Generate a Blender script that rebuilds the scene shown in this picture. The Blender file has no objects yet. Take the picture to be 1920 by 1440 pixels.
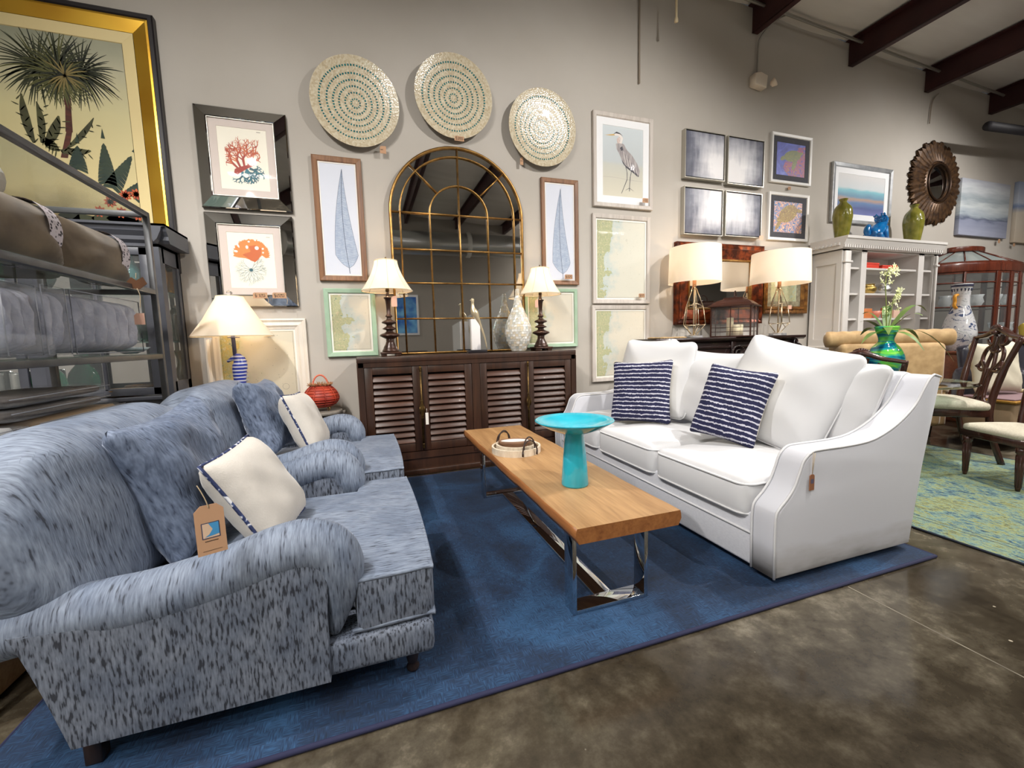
import bpy, bmesh, math, random
from mathutils import Vector, Matrix
PI = math.pi
sc = bpy.context.scene
COL = sc.collection
R = math.radians
# ------------------------------------------------------------------ camera
CH = 1.12                                   # camera height
FPX = 794.084                               # focal length for a 1920 wide frame
YAW, PIT, ROL = R(18.715), R(5.927), R(-1.5616)
_f = Vector((math.sin(YAW)*math.cos(PIT), math.cos(YAW)*math.cos(PIT), -math.sin(PIT)))
_r = Vector((math.cos(YAW), -math.sin(YAW), 0)); _u = _r.cross(_f)
_r2 = _r*math.cos(ROL)+_u*math.sin(ROL); _u2 = -_r*math.sin(ROL)+_u*math.cos(ROL)
cd = bpy.data.cameras.new('camera'); cam = bpy.data.objects.new('camera', cd); COL.objects.link(cam)
cd.sensor_width = 36; cd.lens = FPX*36/1920; cd.clip_start = .02; cd.clip_end = 100
cam.matrix_world = Matrix(((_r2.x, _u2.x, -_f.x, 0), (_r2.y, _u2.y, -_f.y, 0), (_r2.z, _u2.z, -_f.z, CH), (0, 0, 0, 1)))
sc.camera = cam
CP = Vector((0, 0, CH))
def ray(px, py): return _f+_r2*((px-960)/FPX)-_u2*((py-720)/FPX)
def at_z(px, py, z=0.0): d = ray(px, py); return CP+d*((z-CH)/d.z)
def at_y(px, py, y): d = ray(px, py); return CP+d*(y/d.y)
def at_x(px, py, x): d = ray(px, py); return CP+d*(x/d.x)
# ------------------------------------------------------------------ world and light
w = bpy.data.worlds.new('world'); sc.world = w; w.use_nodes = True
w.node_tree.nodes['Background'].inputs[0].default_value = (.9, .93, 1, 1)
w.node_tree.nodes['Background'].inputs[1].default_value = .05
vs = sc.view_settings; vs.view_transform = 'Standard'; vs.look = 'None'; vs.gamma = 1; vs.use_curve_mapping = False
vs.exposure = 0.0
def area(name, loc, tgt, sx, sy, power, col=(1, 1, 1), spread=180):
    l = bpy.data.lights.new(name, 'AREA'); l.shape = 'RECTANGLE'; l.size = sx; l.size_y = sy; l.energy = power; l.color = col
    l.spread = R(spread)
    o = bpy.data.objects.new(name, l); COL.objects.link(o); o.location = loc
    o.rotation_euler = (Vector(tgt)-Vector(loc)).to_track_quat('-Z', 'Y').to_euler(); return o
def spot(name, loc, tgt, power, ang=70, blend=.5, rad=.05, col=(1, 1, 1)):
    l = bpy.data.lights.new(name, 'SPOT'); l.energy = power; l.color = col; l.spot_size = R(ang); l.spot_blend = blend; l.shadow_soft_size = rad
    o = bpy.data.objects.new(name, l); COL.objects.link(o); o.location = loc
    o.rotation_euler = (Vector(tgt)-Vector(loc)).to_track_quat('-Z', 'Y').to_euler(); return o
COOL = (1, .97, .93)
# ceiling fixtures: (position, target, watts, cone); each has its lamp body further down
TRACK = [((-1.7, 1.5, 3.95), (-.9, 1.9, 0), 360, 120), ((4.4, 1.5, 3.95), (3.6, 2.0, 0), 380, 120), ((2.85, .6, 3.95), (2.2, 3.8, 1.3), 370, 104),
         ((-1.9, -1.6, 3.95), (.4, 3.2, .8), 190, 75), ((7.6, 1.3, 3.9), (7.0, 3.4, 1.2), 360, 125), ((-1.5, .1, 3.95), (-.5, 3.8, 1.0), 230, 88)]  # third aimed and last added as wall washes to brighten the picture wall
for p, t, e, a in TRACK:
    spot('track_light', p, t, e, a, .7, .045, COOL)
PANELS = [(-2.1, -2.6), (-1.4, -.6), (6.4, -2.6), (5.2, -.4), (9.0, -.6), (-2.0, -4.2), (6.0, -4.3)]  # out of the mirror's view; last two added to brighten the opposite side
for x, y in PANELS:
    area('panel_light', (x, y, 3.98), (x, y, 0), 1.2, .12, 64, COOL)
    area('ceiling_fill_light', (x, y, 4.075), (x, y, 9), 1.2, .12, 34, COOL)  # upward fill added over each strip to brighten the dark ceiling

# ------------------------------------------------------------------ materials
MATS = {}
def _new(name):
    m = bpy.data.materials.new(name); m.use_nodes = True; return m, m.node_tree, m.node_tree.nodes['Principled BSDF']
def lin(c):
    return tuple(((v/12.92) if v <= .04045 else ((v+.055)/1.055)**2.4) for v in [x/255 for x in c])
def hexc(c): return tuple(lin(c))+(1,)
def nd(nt, t, **kw):
    n = nt.nodes.new(t)
    for k, v in kw.items():
        if k[0] == '_': setattr(n, k[1:], v)
        else: n.inputs[k].default_value = v
    return n
def coords(nt, scale=(1, 1, 1), kind='Object', rot=(0, 0, 0)):
    tc = nd(nt, 'ShaderNodeTexCoord'); mp = nd(nt, 'ShaderNodeMapping'); mp.inputs['Scale'].default_value = scale
    mp.inputs['Rotation'].default_value = rot
    nt.links.new(tc.outputs[kind], mp.inputs[0]); return mp.outputs[0]
def ramp(nt, fac, stops, mode='LINEAR'):
    r = nd(nt, 'ShaderNodeValToRGB'); r.color_ramp.interpolation = mode; e = r.color_ramp.elements
    e[0].position, e[0].color = stops[0][0], stops[0][1]; e[1].position, e[1].color = stops[-1][0], stops[-1][1]
    for p, c in stops[1:-1]:
        k = e.new(p); k.color = c
    nt.links.new(fac, r.inputs[0]); return r.outputs[0]
def mat(name, col, rough=.55, metal=0, var=None, scale=(8, 8, 8), lo=.35, hi=.65, detail=4, bump=0, bscale=None, coat=0, sheen=0,
        trans=0, ior=1.45, emit=None, es=1, spec=.5, alpha=1, dist=0, kind='Object'):
    """plain or two-tone noise material; colours are 0-255 sRGB"""
    if name in MATS: return MATS[name]
    m, nt, b = _new(name)
    b.inputs['Base Color'].default_value = hexc(col); b.inputs['Roughness'].default_value = rough; b.inputs['Metallic'].default_value = metal
    b.inputs['Coat Weight'].default_value = coat; b.inputs['Sheen Weight'].default_value = sheen; b.inputs['Sheen Roughness'].default_value = .4
    b.inputs['Transmission Weight'].default_value = trans; b.inputs['IOR'].default_value = ior
    b.inputs['Specular IOR Level'].default_value = spec; b.inputs['Alpha'].default_value = alpha
    if emit: b.inputs['Emission Color'].default_value = hexc(emit); b.inputs['Emission Strength'].default_value = es
    if var or bump:
        co = coords(nt, scale, kind); n = nd(nt, 'ShaderNodeTexNoise', Scale=1, Detail=detail, Distortion=dist); nt.links.new(co, n.inputs[0])
        if var: nt.links.new(ramp(nt, n.outputs[0], [(lo, hexc(col)), (hi, hexc(var))]), b.inputs['Base Color'])
        if bump:
            if bscale:
                co = coords(nt, bscale, kind); n = nd(nt, 'ShaderNodeTexNoise', Scale=1, Detail=detail); nt.links.new(co, n.inputs[0])
            bp = nd(nt, 'ShaderNodeBump', Strength=bump, Distance=.01); nt.links.new(n.outputs[0], bp.inputs['Height']); nt.links.new(bp.outputs[0], b.inputs['Normal'])
    MATS[name] = m; return m
def ramp_mat(name, stops, axis=2, size=1.0, nscale=(3, 3, 6), amt=.15, rough=.6, off=0, detail=5, coat=0):
    """painted bands along an axis, pushed about by noise"""
    if name in MATS: return MATS[name]
    m, nt, b = _new(name); b.inputs['Roughness'].default_value = rough; b.inputs['Coat Weight'].default_value = coat
    tc = nd(nt, 'ShaderNodeTexCoord'); sp = nd(nt, 'ShaderNodeSeparateXYZ'); nt.links.new(tc.outputs['Object'], sp.inputs[0])
    n = nd(nt, 'ShaderNodeTexNoise', Scale=1, Detail=detail); nt.links.new(coords(nt, nscale), n.inputs[0])
    a = nd(nt, 'ShaderNodeMath', _operation='MULTIPLY_ADD'); a.inputs[1].default_value = 1/size; a.inputs[2].default_value = off-amt/2
    nt.links.new(sp.outputs[axis], a.inputs[0])
    c = nd(nt, 'ShaderNodeMath', _operation='MULTIPLY_ADD'); c.inputs[1].default_value = amt
    nt.links.new(n.outputs[0], c.inputs[0]); nt.links.new(a.outputs[0], c.inputs[2])
    nt.links.new(ramp(nt, c.outputs[0], [(p, hexc(q)) for p, q in stops]), b.inputs['Base Color'])
    MATS[name] = m; return m
def wood(name, c1, c2, rough=.35, axis=0, sc_=1.0, coat=0, bump=.05, streak=14, lo=.3, hi=.7):
    if name in MATS: return MATS[name]
    m, nt, b = _new(name); b.inputs['Roughness'].default_value = rough; b.inputs['Coat Weight'].default_value = coat
    s = [streak*sc_]*3; s[axis] = 1.2*sc_
    n1 = nd(nt, 'ShaderNodeTexNoise', Scale=1, Detail=6, Distortion=1.2); nt.links.new(coords(nt, s), n1.inputs[0])
    s2 = [90*sc_]*3; s2[axis] = 5*sc_
    n2 = nd(nt, 'ShaderNodeTexNoise', Scale=1, Detail=3); nt.links.new(coords(nt, s2), n2.inputs[0])
    mx = nd(nt, 'ShaderNodeMath', _operation='MULTIPLY_ADD'); mx.inputs[1].default_value = .35
    nt.links.new(n2.outputs[0], mx.inputs[0])
    m2 = nd(nt, 'ShaderNodeMath', _operation='MULTIPLY'); m2.inputs[1].default_value = .65; nt.links.new(n1.outputs[0], m2.inputs[0])
    nt.links.new(m2.outputs[0], mx.inputs[2])
    nt.links.new(ramp(nt, mx.outputs[0], [(lo, hexc(c1)), (hi, hexc(c2))]), b.inputs['Base Color'])
    bp = nd(nt, 'ShaderNodeBump', Strength=bump, Distance=.01); nt.links.new(mx.outputs[0], bp.inputs['Height']); nt.links.new(bp.outputs[0], b.inputs['Normal'])
    MATS[name] = m; return m

# ------------------------------------------------------------------ mesh builder
class B:
    def __init__(s, m=None): s.bm = bmesh.new(); s.ms = []; s.cur = m; s.sm = True
    def mi(s, m):
        m = m or s.cur
        if m not in s.ms: s.ms.append(m)
        return s.ms.index(m)
    def face(s, vs_, m=None, sm=None):
        try: f = s.bm.faces.new(vs_)
        except ValueError: return None
        f.material_index = s.mi(m); f.smooth = s.sm if sm is None else sm; return f
    def add(s, verts, faces, m=None, sm=None, M=None):
        vv = [s.bm.verts.new(M @ Vector(v) if M else v) for v in verts]
        for f in faces: s.face([vv[i] for i in f], m, sm)
        return vv
    def box(s, x0, x1, y0, y1, z0, z1, m=None, bev=0, M=None, seg=2):
        t = bmesh.new(); r = bmesh.ops.create_cube(t, size=1)
        for v in t.verts: v.co = Vector(((x0+x1)/2+v.co.x*(x1-x0), (y0+y1)/2+v.co.y*(y1-y0), (z0+z1)/2+v.co.z*(z1-z0)))
        if bev: bmesh.ops.bevel(t, geom=t.edges[:], offset=bev, segments=seg, profile=.5, affect='EDGES')
        s.merge(t, m, M, bool(bev)); return s
    def merge(s, t, m, M=None, sm=True):
        mp = {v: s.bm.verts.new(M @ v.co if M else v.co) for v in t.verts}
        for f in t.faces: s.face([mp[v] for v in f.verts], m, sm)
        t.free()
    def prism(s, poly, h0, h1, m=None, ax='z', bev=0, seg=3, M=None, sm=None):
        """polygon extruded along ax; poly is (x,y) for z, (x,z) for y, (y,z) for x"""
        t = bmesh.new()
        def P3(p, h): return (p[0], p[1], h) if ax == 'z' else ((p[0], h, p[1]) if ax == 'y' else (h, p[0], p[1]))
        a = [t.verts.new(P3(p, h0)) for p in poly]; b = [t.verts.new(P3(p, h1)) for p in poly]; n = len(poly)
        t.faces.new(a); t.faces.new(b[::-1])
        for i in range(n): t.faces.new([a[i], b[i], b[(i+1) % n], a[(i+1) % n]])
        bmesh.ops.recalc_face_normals(t, faces=t.faces[:])
        if bev:
            caps = [e for e in t.edges if len({v in a for v in e.verts}) == 1]
            bmesh.ops.bevel(t, geom=caps, offset=bev, segments=seg, profile=.5, affect='EDGES', clamp_overlap=True)
        s.merge(t, m, M, bool(bev) if sm is None else sm); return s
    def lathe(s, prof, m=None, c=(0, 0, 0), n=32, sx=1, sy=1, M=None, sm=True, cap=True):
        rings = []
        for r, z in prof:
            rings.append([s.bm.verts.new((lambda v: M @ v if M else v)(Vector((c[0]+r*sx*math.cos(2*PI*i/n), c[1]+r*sy*math.sin(2*PI*i/n), c[2]+z)))) for i in range(n)])
        for a, b in zip(rings, rings[1:]):
            for i in range(n): s.face([a[i], a[(i+1) % n], b[(i+1) % n], b[i]], m, sm)
        if cap:
            if prof[0][0] > 1e-4: s.face(rings[0][::-1], m, False)
            if prof[-1][0] > 1e-4: s.face(rings[-1], m, False)
        return s
    def tube(s, pts, r, m=None, n=8, closed=False, M=None, flat=1.0):
        pts = [Vector(p) for p in pts]; k = len(pts)
        rr = r if isinstance(r, (list, tuple)) else [r]*k
        rings = []; up = None
        for i, p in enumerate(pts):
            a = pts[(i-1) % k] if (closed or i > 0) else p; b = pts[(i+1) % k] if (closed or i < k-1) else p
            t = (b-a).normalized() if (b-a).length > 1e-9 else Vector((0, 0, 1))
            if up is None: up = Vector((0, 0, 1)) if abs(t.z) < .9 else Vector((0, 1, 0))
            x = t.cross(up)
            if x.length < 1e-5: x = t.orthogonal()
            x.normalize(); up = x.cross(t).normalized()
            ring = []
            for j in range(n):
                q = p+x*rr[i]*math.cos(2*PI*j/n)+up*rr[i]*flat*math.sin(2*PI*j/n)
                ring.append(s.bm.verts.new(M @ q if M else q))
            rings.append(ring)
        for i in range(k if closed else k-1):
            a, b = rings[i], rings[(i+1) % k]
            for j in range(n): s.face([a[j], a[(j+1) % n], b[(j+1) % n], b[j]], m, True)
        if not closed: s.face(rings[0][::-1], m, True); s.face(rings[-1], m, True)
        return s
    def slab(s, w, h, t, m=None, M=None, r=.08, e=.35, puff=.25, n=20, m2=None, wr=0, seed=0, k=2.2, sag=0):
        """upholstered cushion: rounded rectangle in local xz, thickness along y"""
        rnd = random.Random(seed); ph = [rnd.uniform(0, 6.28) for _ in range(6)]
        def xy(u, v):
            px, pz = u*w/2, v*h/2; ix, iz = w/2-r, h/2-r
            if abs(px) > ix and abs(pz) > iz:
                a, b = (abs(px)-ix)/r, (abs(pz)-iz)/r
                px = math.copysign(ix+r*a*math.sqrt(1-b*b/2), px); pz = math.copysign(iz+r*b*math.sqrt(1-a*a/2), pz)
            return px, pz
        def th(u, v):
            mm = max(abs(u), abs(v)); q = max(0, (mm-(1-e))/e)
            d = (1-min(1, q)**k)**(1/k) if q < 1 else 0
            return t/2*d*(1+puff*(1-u*u)*(1-v*v))+wr*d*(math.sin(5*u+ph[0])*math.sin(4*v+ph[1])+.6*math.sin(9*v+ph[2]+3*u))
        F = []; K = []
        for j in range(n+1):
            fr, br = [], []
            for i in range(n+1):
                u, v = -1+2*i/n, -1+2*j/n
                u = math.sin(u*PI/2); v = math.sin(v*PI/2)
                x, z = xy(u, v); d = th(u, v); z += sag*(1-u*u)*(v > 0)*v
                f = s.bm.verts.new(M @ Vector((x, -d, z)) if M else Vector((x, -d, z))); fr.append(f)
                if i in (0, n) or j in (0, n): br.append(f)
                else: br.append(s.bm.verts.new(M @ Vector((x, d, z)) if M else Vector((x, d, z))))
            F.append(fr); K.append(br)
        for j in range(n):
            for i in range(n):
                s.face([F[j][i], F[j][i+1], F[j+1][i+1], F[j+1][i]], m, True)
                s.face([K[j][i], K[j+1][i], K[j+1][i+1], K[j][i+1]], m2 or m, True)
        return s
    def pillow(s, w, h, t, m=None, m2=None, M=None, pinch=.09, n=26, wr=.006, seed=1, p=.5):
        rnd = random.Random(seed); ph = [rnd.uniform(0, 6.28) for _ in range(8)]
        F = []; K = []
        for j in range(n+1):
            fr, br = [], []
            for i in range(n+1):
                u, v = -1+2*i/n, -1+2*j/n
                cu, cv = u, v; cr = .12
                if abs(u) > 1-cr and abs(v) > 1-cr:
                    a_, b_ = (abs(u)-1+cr)/cr, (abs(v)-1+cr)/cr; cu = math.copysign(1-cr+cr*a_*math.sqrt(1-b_*b_/2), u); cv = math.copysign(1-cr+cr*b_*math.sqrt(1-a_*a_/2), v)
                x = w/2*cu*(1-pinch*(1-v*v)); z = h/2*cv*(1-pinch*(1-u*u))
                g = max(0, (1-u**4)*(1-v**4))**p
                edge = 1-g
                d = t/2*g+wr*g*(math.sin(6*u+ph[0]+2*v)*math.sin(5*v+ph[1])+.8*edge*(math.sin(17*(u+v)+ph[2])+math.sin(19*(u-v)+ph[3])))
                f = s.bm.verts.new(M @ Vector((x, -d, z)) if M else Vector((x, -d, z))); fr.append(f)
                if i in (0, n) or j in (0, n): br.append(f)
                else: br.append(s.bm.verts.new(M @ Vector((x, d, z)) if M else Vector((x, d, z))))
            F.append(fr); K.append(br)
        for j in range(n):
            for i in range(n):
                s.face([F[j][i], F[j][i+1], F[j+1][i+1], F[j+1][i]], m, True)
                s.face([K[j][i], K[j+1][i], K[j+1][i+1], K[j][i+1]], m2 or m, True)
        return s
    def ring(s, x0, x1, z0, z1, prof, y=0, m=None, sm=False):
        """mitred picture-frame moulding; prof = (inset, depth towards -y)"""
        loops = []
        for i, d in prof:
            loops.append([s.bm.verts.new((x, y-d, z)) for x, z in ((x0+i, z0+i), (x1-i, z0+i), (x1-i, z1-i), (x0+i, z1-i))])
        for a, b in zip(loops, loops[1:]):
            for k in range(4): s.face([a[k], a[(k+1) % 4], b[(k+1) % 4], b[k]], m, sm)
        return s
    def flat(s, pts, y, m=None):
        """a drawn shape lying in an xz plane"""
        vs_ = [s.bm.verts.new((p[0], y, p[1])) for p in pts]; s.face(vs_, m, False); return s
    def out(s, name, parent=None, loc=None, rot=None, world=False, sub=None, fixn=True):
        if fixn: bmesh.ops.recalc_face_normals(s.bm, faces=s.bm.faces[:])
        me = bpy.data.meshes.new(name)
        if world:
            base = parent if parent is not None else None
            while base is not None and base.parent is not None: base = base.parent
            o_ = Vector(base.location) if base is not None else (Vector(loc) if loc is not None else Vector())
            Mi = (Matrix.Translation(o_) @ (base.rotation_euler.to_matrix().to_4x4() if base is not None else Matrix())).inverted()
            s.bm.transform(Mi)
        s.bm.to_mesh(me); s.bm.free()
        for m in s.ms: me.materials.append(m)
        o = bpy.data.objects.new(name, me); COL.objects.link(o)
        if parent is not None: o.parent = parent
        if loc is not None and parent is None: o.location = loc
        if rot is not None: o.rotation_euler = rot
        return o
def tag(o, label, cat, group=None):
    o['label'] = label; o['category'] = cat
    if group: o['group'] = group
    return o
def thing(name, label, cat, loc=(0, 0, 0), rz=0, group=None, rot=None):
    o = bpy.data.objects.new(name, None); COL.objects.link(o); o.location = loc; o.rotation_euler = rot or (0, 0, rz); o.empty_display_size = .1
    return tag(o, label, cat, group)
def struct(o): o['kind'] = 'structure'; return o
def dup(root, loc=None, rz=None, label=None, group=None):
    r = root.copy(); COL.objects.link(r)
    if loc is not None: r.location = loc
    if rz is not None: r.rotation_euler = (0, 0, rz)
    if label: r['label'] = label
    if group: r['group'] = group
    for ch in list(root.children):
        c = ch.copy(); COL.objects.link(c); c.parent = r
        for g in ch.children:
            d = g.copy(); COL.objects.link(d); d.parent = c
    return r
def TRS(c, yaw=0, tilt=0, roll=0, pre=0):
    return Matrix.Translation(c) @ Matrix.Rotation(yaw, 4, 'Z') @ Matrix.Rotation(tilt, 4, 'X') @ Matrix.Rotation(roll, 4, 'Y')
def arc(cx, cz, r, a0, a1, n): return [(cx+r*math.cos(R(a0+(a1-a0)*i/n)), cz+r*math.sin(R(a0+(a1-a0)*i/n))) for i in range(n+1)]
def smooth(pts, n=6):
    """Catmull-Rom through points of any dimension"""
    o = []; k = len(pts)
    for i in range(k-1):
        p0, p1, p2, p3 = pts[max(0, i-1)], pts[i], pts[i+1], pts[min(k-1, i+2)]
        for j in range(n):
            t = j/n
            o.append(tuple(.5*((2*b)+(-a+c)*t+(2*a-5*b+4*c-d)*t*t+(-a+3*b-3*c+d)*t**3) for a, b, c, d in zip(p0, p1, p2, p3)))
    o.append(tuple(pts[-1])); return o
WY = 3.96                                   # plane of the picture wall

# ------------------------------------------------------------------ room
def concrete():
    m, nt, b = _new('polished_concrete')
    n1 = nd(nt, 'ShaderNodeTexNoise', Scale=1, Detail=7, Roughness=.62, Distortion=.6); nt.links.new(coords(nt, (1.3, 1.3, 1.3)), n1.inputs[0])
    n2 = nd(nt, 'ShaderNodeTexNoise', Scale=1, Detail=5, Roughness=.7); nt.links.new(coords(nt, (9, 9, 9)), n2.inputs[0])
    mx = nd(nt, 'ShaderNodeMath', _operation='MULTIPLY_ADD'); mx.inputs[1].default_value = .4; nt.links.new(n2.outputs[0], mx.inputs[0])
    m2 = nd(nt, 'ShaderNodeMath', _operation='MULTIPLY'); m2.inputs[1].default_value = .6; nt.links.new(n1.outputs[0], m2.inputs[0]); nt.links.new(m2.outputs[0], mx.inputs[2])
    c = ramp(nt, mx.outputs[0], [(.36, hexc((42, 36, 28))), (.46, hexc((62, 55, 44))), (.54, hexc((84, 77, 64))), (.62, hexc((122, 114, 99)))])
    vo = nd(nt, 'ShaderNodeTexVoronoi', Scale=1); nt.links.new(coords(nt, (10, 10, 10)), vo.inputs[0])
    fl = ramp(nt, vo.outputs['Distance'], [(0, (1, 1, 1, 1)), (.045, (1, 1, 1, 1)), (.06, (0, 0, 0, 1))])
    n3 = nd(nt, 'ShaderNodeTexNoise', Scale=1, Detail=1); nt.links.new(coords(nt, (3, 3, 3)), n3.inputs[0])
    gate = ramp(nt, n3.outputs[0], [(.52, (0, 0, 0, 1)), (.6, (1, 1, 1, 1))])
    g = nd(nt, 'ShaderNodeMath', _operation='MULTIPLY'); nt.links.new(fl, g.inputs[0]); nt.links.new(gate, g.inputs[1])
    # saw-cut joint that runs away from the rug, filled pale
    sp = nd(nt, 'ShaderNodeSeparateXYZ'); tc = nd(nt, 'ShaderNodeTexCoord'); nt.links.new(tc.outputs['Object'], sp.inputs[0])
    jm = nd(nt, 'ShaderNodeMix', _data_type='RGBA'); jm.inputs[7].default_value = hexc((190, 180, 160)); nt.links.new(g.outputs[0], jm.inputs[0]); nt.links.new(c, jm.inputs[6])
    nt.links.new(jm.outputs[2], b.inputs['Base Color'])
    rr = ramp(nt, mx.outputs[0], [(.3, (.08, .08, .08, 1)), (.7, (.2, .2, .2, 1))]); nt.links.new(rr, b.inputs['Roughness'])
    b.inputs['Coat Weight'].default_value = .25; b.inputs['Coat Roughness'].default_value = .12
    bp = nd(nt, 'ShaderNodeBump', Strength=.04, Distance=.01); nt.links.new(n2.outputs[0], bp.inputs['Height']); nt.links.new(bp.outputs[0], b.inputs['Normal'])
    return m
XL, XR, YB, ZT = -3.2, 13.5, -5.4, 5.0
def ceil_z(x): return 4.75-.052*(x-4.0)
WALL = mat('wall_paint', (184, 178, 170), .8, var=(178, 171, 162), scale=(1.2, 1.2, 1.2), bump=.03, bscale=(60, 60, 60))
fl = B(concrete()); fl.box(XL, XR, YB, WY, -.1, 0); struct(fl.out('floor'))
b = B(WALL); b.prism([(XL, 0), (XR, 0), (XR, ceil_z(XR)), (XL, ceil_z(XL))], WY, WY+.15, ax='y'); struct(b.out('wall_back'))
b = B(mat('wall_taupe', (150, 142, 132), .8)); b.prism([(XL, 0), (XR, 0), (XR, ceil_z(XR)), (XL, ceil_z(XL))], YB-.15, YB, ax='y'); struct(b.out('wall_front'))
b = B(WALL); b.box(XL-.15, XL, YB, WY, 0, ceil_z(XL)); struct(b.out('wall_left'))
b = B(WALL); b.box(XR, XR+.15, YB, WY, 0, ceil_z(XR)); struct(b.out('wall_right'))
INS = mat('roof_insulation_film', (206, 200, 194), .32, var=(222, 218, 212), scale=(.6, 3, 1), bump=.35, bscale=(1.5, 7, 2))
b = B(INS)                                   # sagging insulation film between the purlins
P0 = 4.3
nx = 150
def film(x): return ceil_z(x)+.02-.05*math.sin(PI*(((x-P0)/1.5) % 1))
prev = None
for i in range(nx+1):
    x = XL+(XR-XL)*i/nx
    cur = [b.bm.verts.new((x, y, film(x))) for y in (YB, WY)]
    if prev: b.face([prev[0], cur[0], cur[1], prev[1]])
    prev = cur
o = b.out('ceiling', fixn=False); struct(o)
b = B(mat('roof_deck', (120, 112, 104), .8)); b.prism([(XL, ceil_z(XL)+.06), (XR, ceil_z(XR)+.06), (XR, ceil_z(XR)+.16), (XL, ceil_z(XL)+.16)], YB, WY, ax='y'); struct(b.out('ceiling.001'))
BEAM = mat('red_oxide_steel', (62, 30, 30), .45, metal=.1, var=(48, 22, 24), scale=(3, 3, 3))
BX = [at_y(px, py, WY).x for px, py in ((1411, 12), (1592, 75), (1735, 130), (1855, 176))]
stp = (BX[3]-BX[0])/3
xs_ = [BX[0]-stp*k for k in range(4, 0, -1)]+BX+[BX[3]+stp*k for k in (1, 2)]
for i, x in enumerate([v for v in xs_ if XL+.2 < v < XR-.3]):
    z1 = ceil_z(x)-.0; z0 = z1-.27
    b = B(BEAM); b.box(x-.006, x+.006, YB+.01, WY-.01, z0, z1, bev=0)          # Z purlin: web and two flanges
    b.box(x-.01, x+.075, YB+.01, WY-.01, z0, z0+.008); b.box(x-.075, x+.01, YB+.01, WY-.01, z1-.008, z1)
    struct(b.out('trim_%d' % (i+1)))
GALV = mat('galvanised_steel', (168, 164, 156), .35, metal=.8)
b = B(GALV); z = ceil_z(4.0)-.1
b.tube([(x, WY-.16-.0*x, ceil_z(x)-.09) for x in [XL+.1+i*.5 for i in range(int((XR-XL)/.5))]], .016)
tag(b.out('conduit', loc=(0, 0, 0)), 'long thin steel conduit pipe running along the top of the wall', 'pipe')
JN = mat('joint_filler', (150, 142, 124), .6, var=(90, 82, 70), scale=(9, 9, 9))
p, q = at_z(1590, 1100), at_z(2100, 1363); d_ = (q-p).normalized(); n_ = Vector((-d_.y, d_.x, 0))*.0028
b = B(JN); b.add([p-n_+Vector((0, 0, .0006)), q-n_+Vector((0, 0, .0006)), q+n_+Vector((0, 0, .0006)), p+n_+Vector((0, 0, .0006))], [(0, 1, 2, 3)]); struct(b.out('trim_20', fixn=False))
# emergency light with bent conduit
p = at_y(1418, 158, WY)
t = thing('emergency_light', 'small white twin head emergency light high on the wall, hung from conduit', 'lamp', (p.x, WY, p.z))
PLW = mat('white_plastic', (225, 212, 196), .5)
b = B(PLW); b.prism([(-.11, -.055), (.06, -.075), (.075, .06), (-.03, .085), (-.11, .06)], -.09, 0, ax='y', bev=.012); b.out('housing', t)
b = B(PLW); b.lathe([(.0, 0), (.03, .01), (.045, .05), (.045, .06)], M=TRS((.14, -.06, -.02), 0, R(60), R(35))); b.out('lamp_head', t)
b = B(GALV); b.tube(smooth([(-.02, -.03, .085), (-.02, -.03, .38), (.0, -.05, .48), (.12, -.1, .62), (.3, -.12, .72)]), .010); b.out('conduit', t)
p = at_y(1197, 60, WY)
b = B(mat('grey_cable', (150, 138, 124), .6)); b.tube([(p.x, WY-.02, p.z-.5), (p.x, WY-.02, 4.6)], .009); tag(b.out('cable'), 'thin grey cable dropping down the wall above the heron print', 'cable')
p = at_y(1268, 38, WY-.3)
b = B(mat('cream_cable', (214, 196, 160), .6)); b.lathe([(0, -.02), (.018, -.015), (.018, .01), (.011, .03), (.011, 1.0)], c=(p.x, WY-.3, p.z)); tag(b.out('pull_cord'), 'cream rod hanging from above between the cable and the roof beams', 'cord')
p = at_y(1745, 190, WY)
b = B(mat('grey_cable', (150, 138, 124), .6)); b.tube(smooth([(p.x+.1, WY-.03, p.z+.1), (p.x, WY-.02, p.z-.02), (p.x-.03, WY-.02, p.z-.3)]), .007); tag(b.out('cable'), 'short curved grey cable on the wall near the sunburst mirror', 'cable')
DARK = mat('dark_duct', (34, 32, 36), .6)
p = at_y(1852, 236, WY-.5); b = B(DARK); b.tube([(p.x, WY-.5, p.z), (p.x+3.0, WY-.55, p.z+.12)], .055, n=12); tag(b.out('pipe'), 'dark round pipe under the roof at the far end of the wall', 'pipe')
# lamp bodies for the ceiling fixtures
LH = mat('black_track_head', (28, 28, 30), .4); LENS = mat('lamp_lens', (255, 250, 240), .3, emit=(255, 246, 232), es=6)
for i, (p, t_, e, a) in enumerate(TRACK):  # one body per spot, the added wall wash included
    t = thing('track_light_head', 'black cylindrical track spotlight above the showroom', 'lamp', p, 0, 'track spotlights under the roof')
    d = (Vector(t_)-Vector(p)).normalized(); q = d.to_track_quat('Z', 'Y').to_matrix().to_4x4()
    b = B(LH); b.lathe([(.055, -.16), (.06, -.15), (.065, -.03), (.07, -.02), (.062, -.02), (.05, -.1)], M=q, n=20, cap=False); b.tube([Vector((0, 0, .0))-d*.16, Vector((0, 0, .12))-d*.2], .01, n=6); b.out('housing', t)
for i, (x, y) in enumerate(PANELS):  # one body per panel, the two added ones included
    t = thing('strip_light', 'slim white ceiling strip light above the showroom', 'lamp', (x, y, 4.0), 0, 'strip lights under the roof')
    b = B(PLW); b.box(-.62, .62, -.08, .08, .0, .05); b.out('housing', t)
    b = B(LENS); b.box(-.6, .6, -.06, .06, -.012, 0); b.out('diffuser', t)

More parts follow.
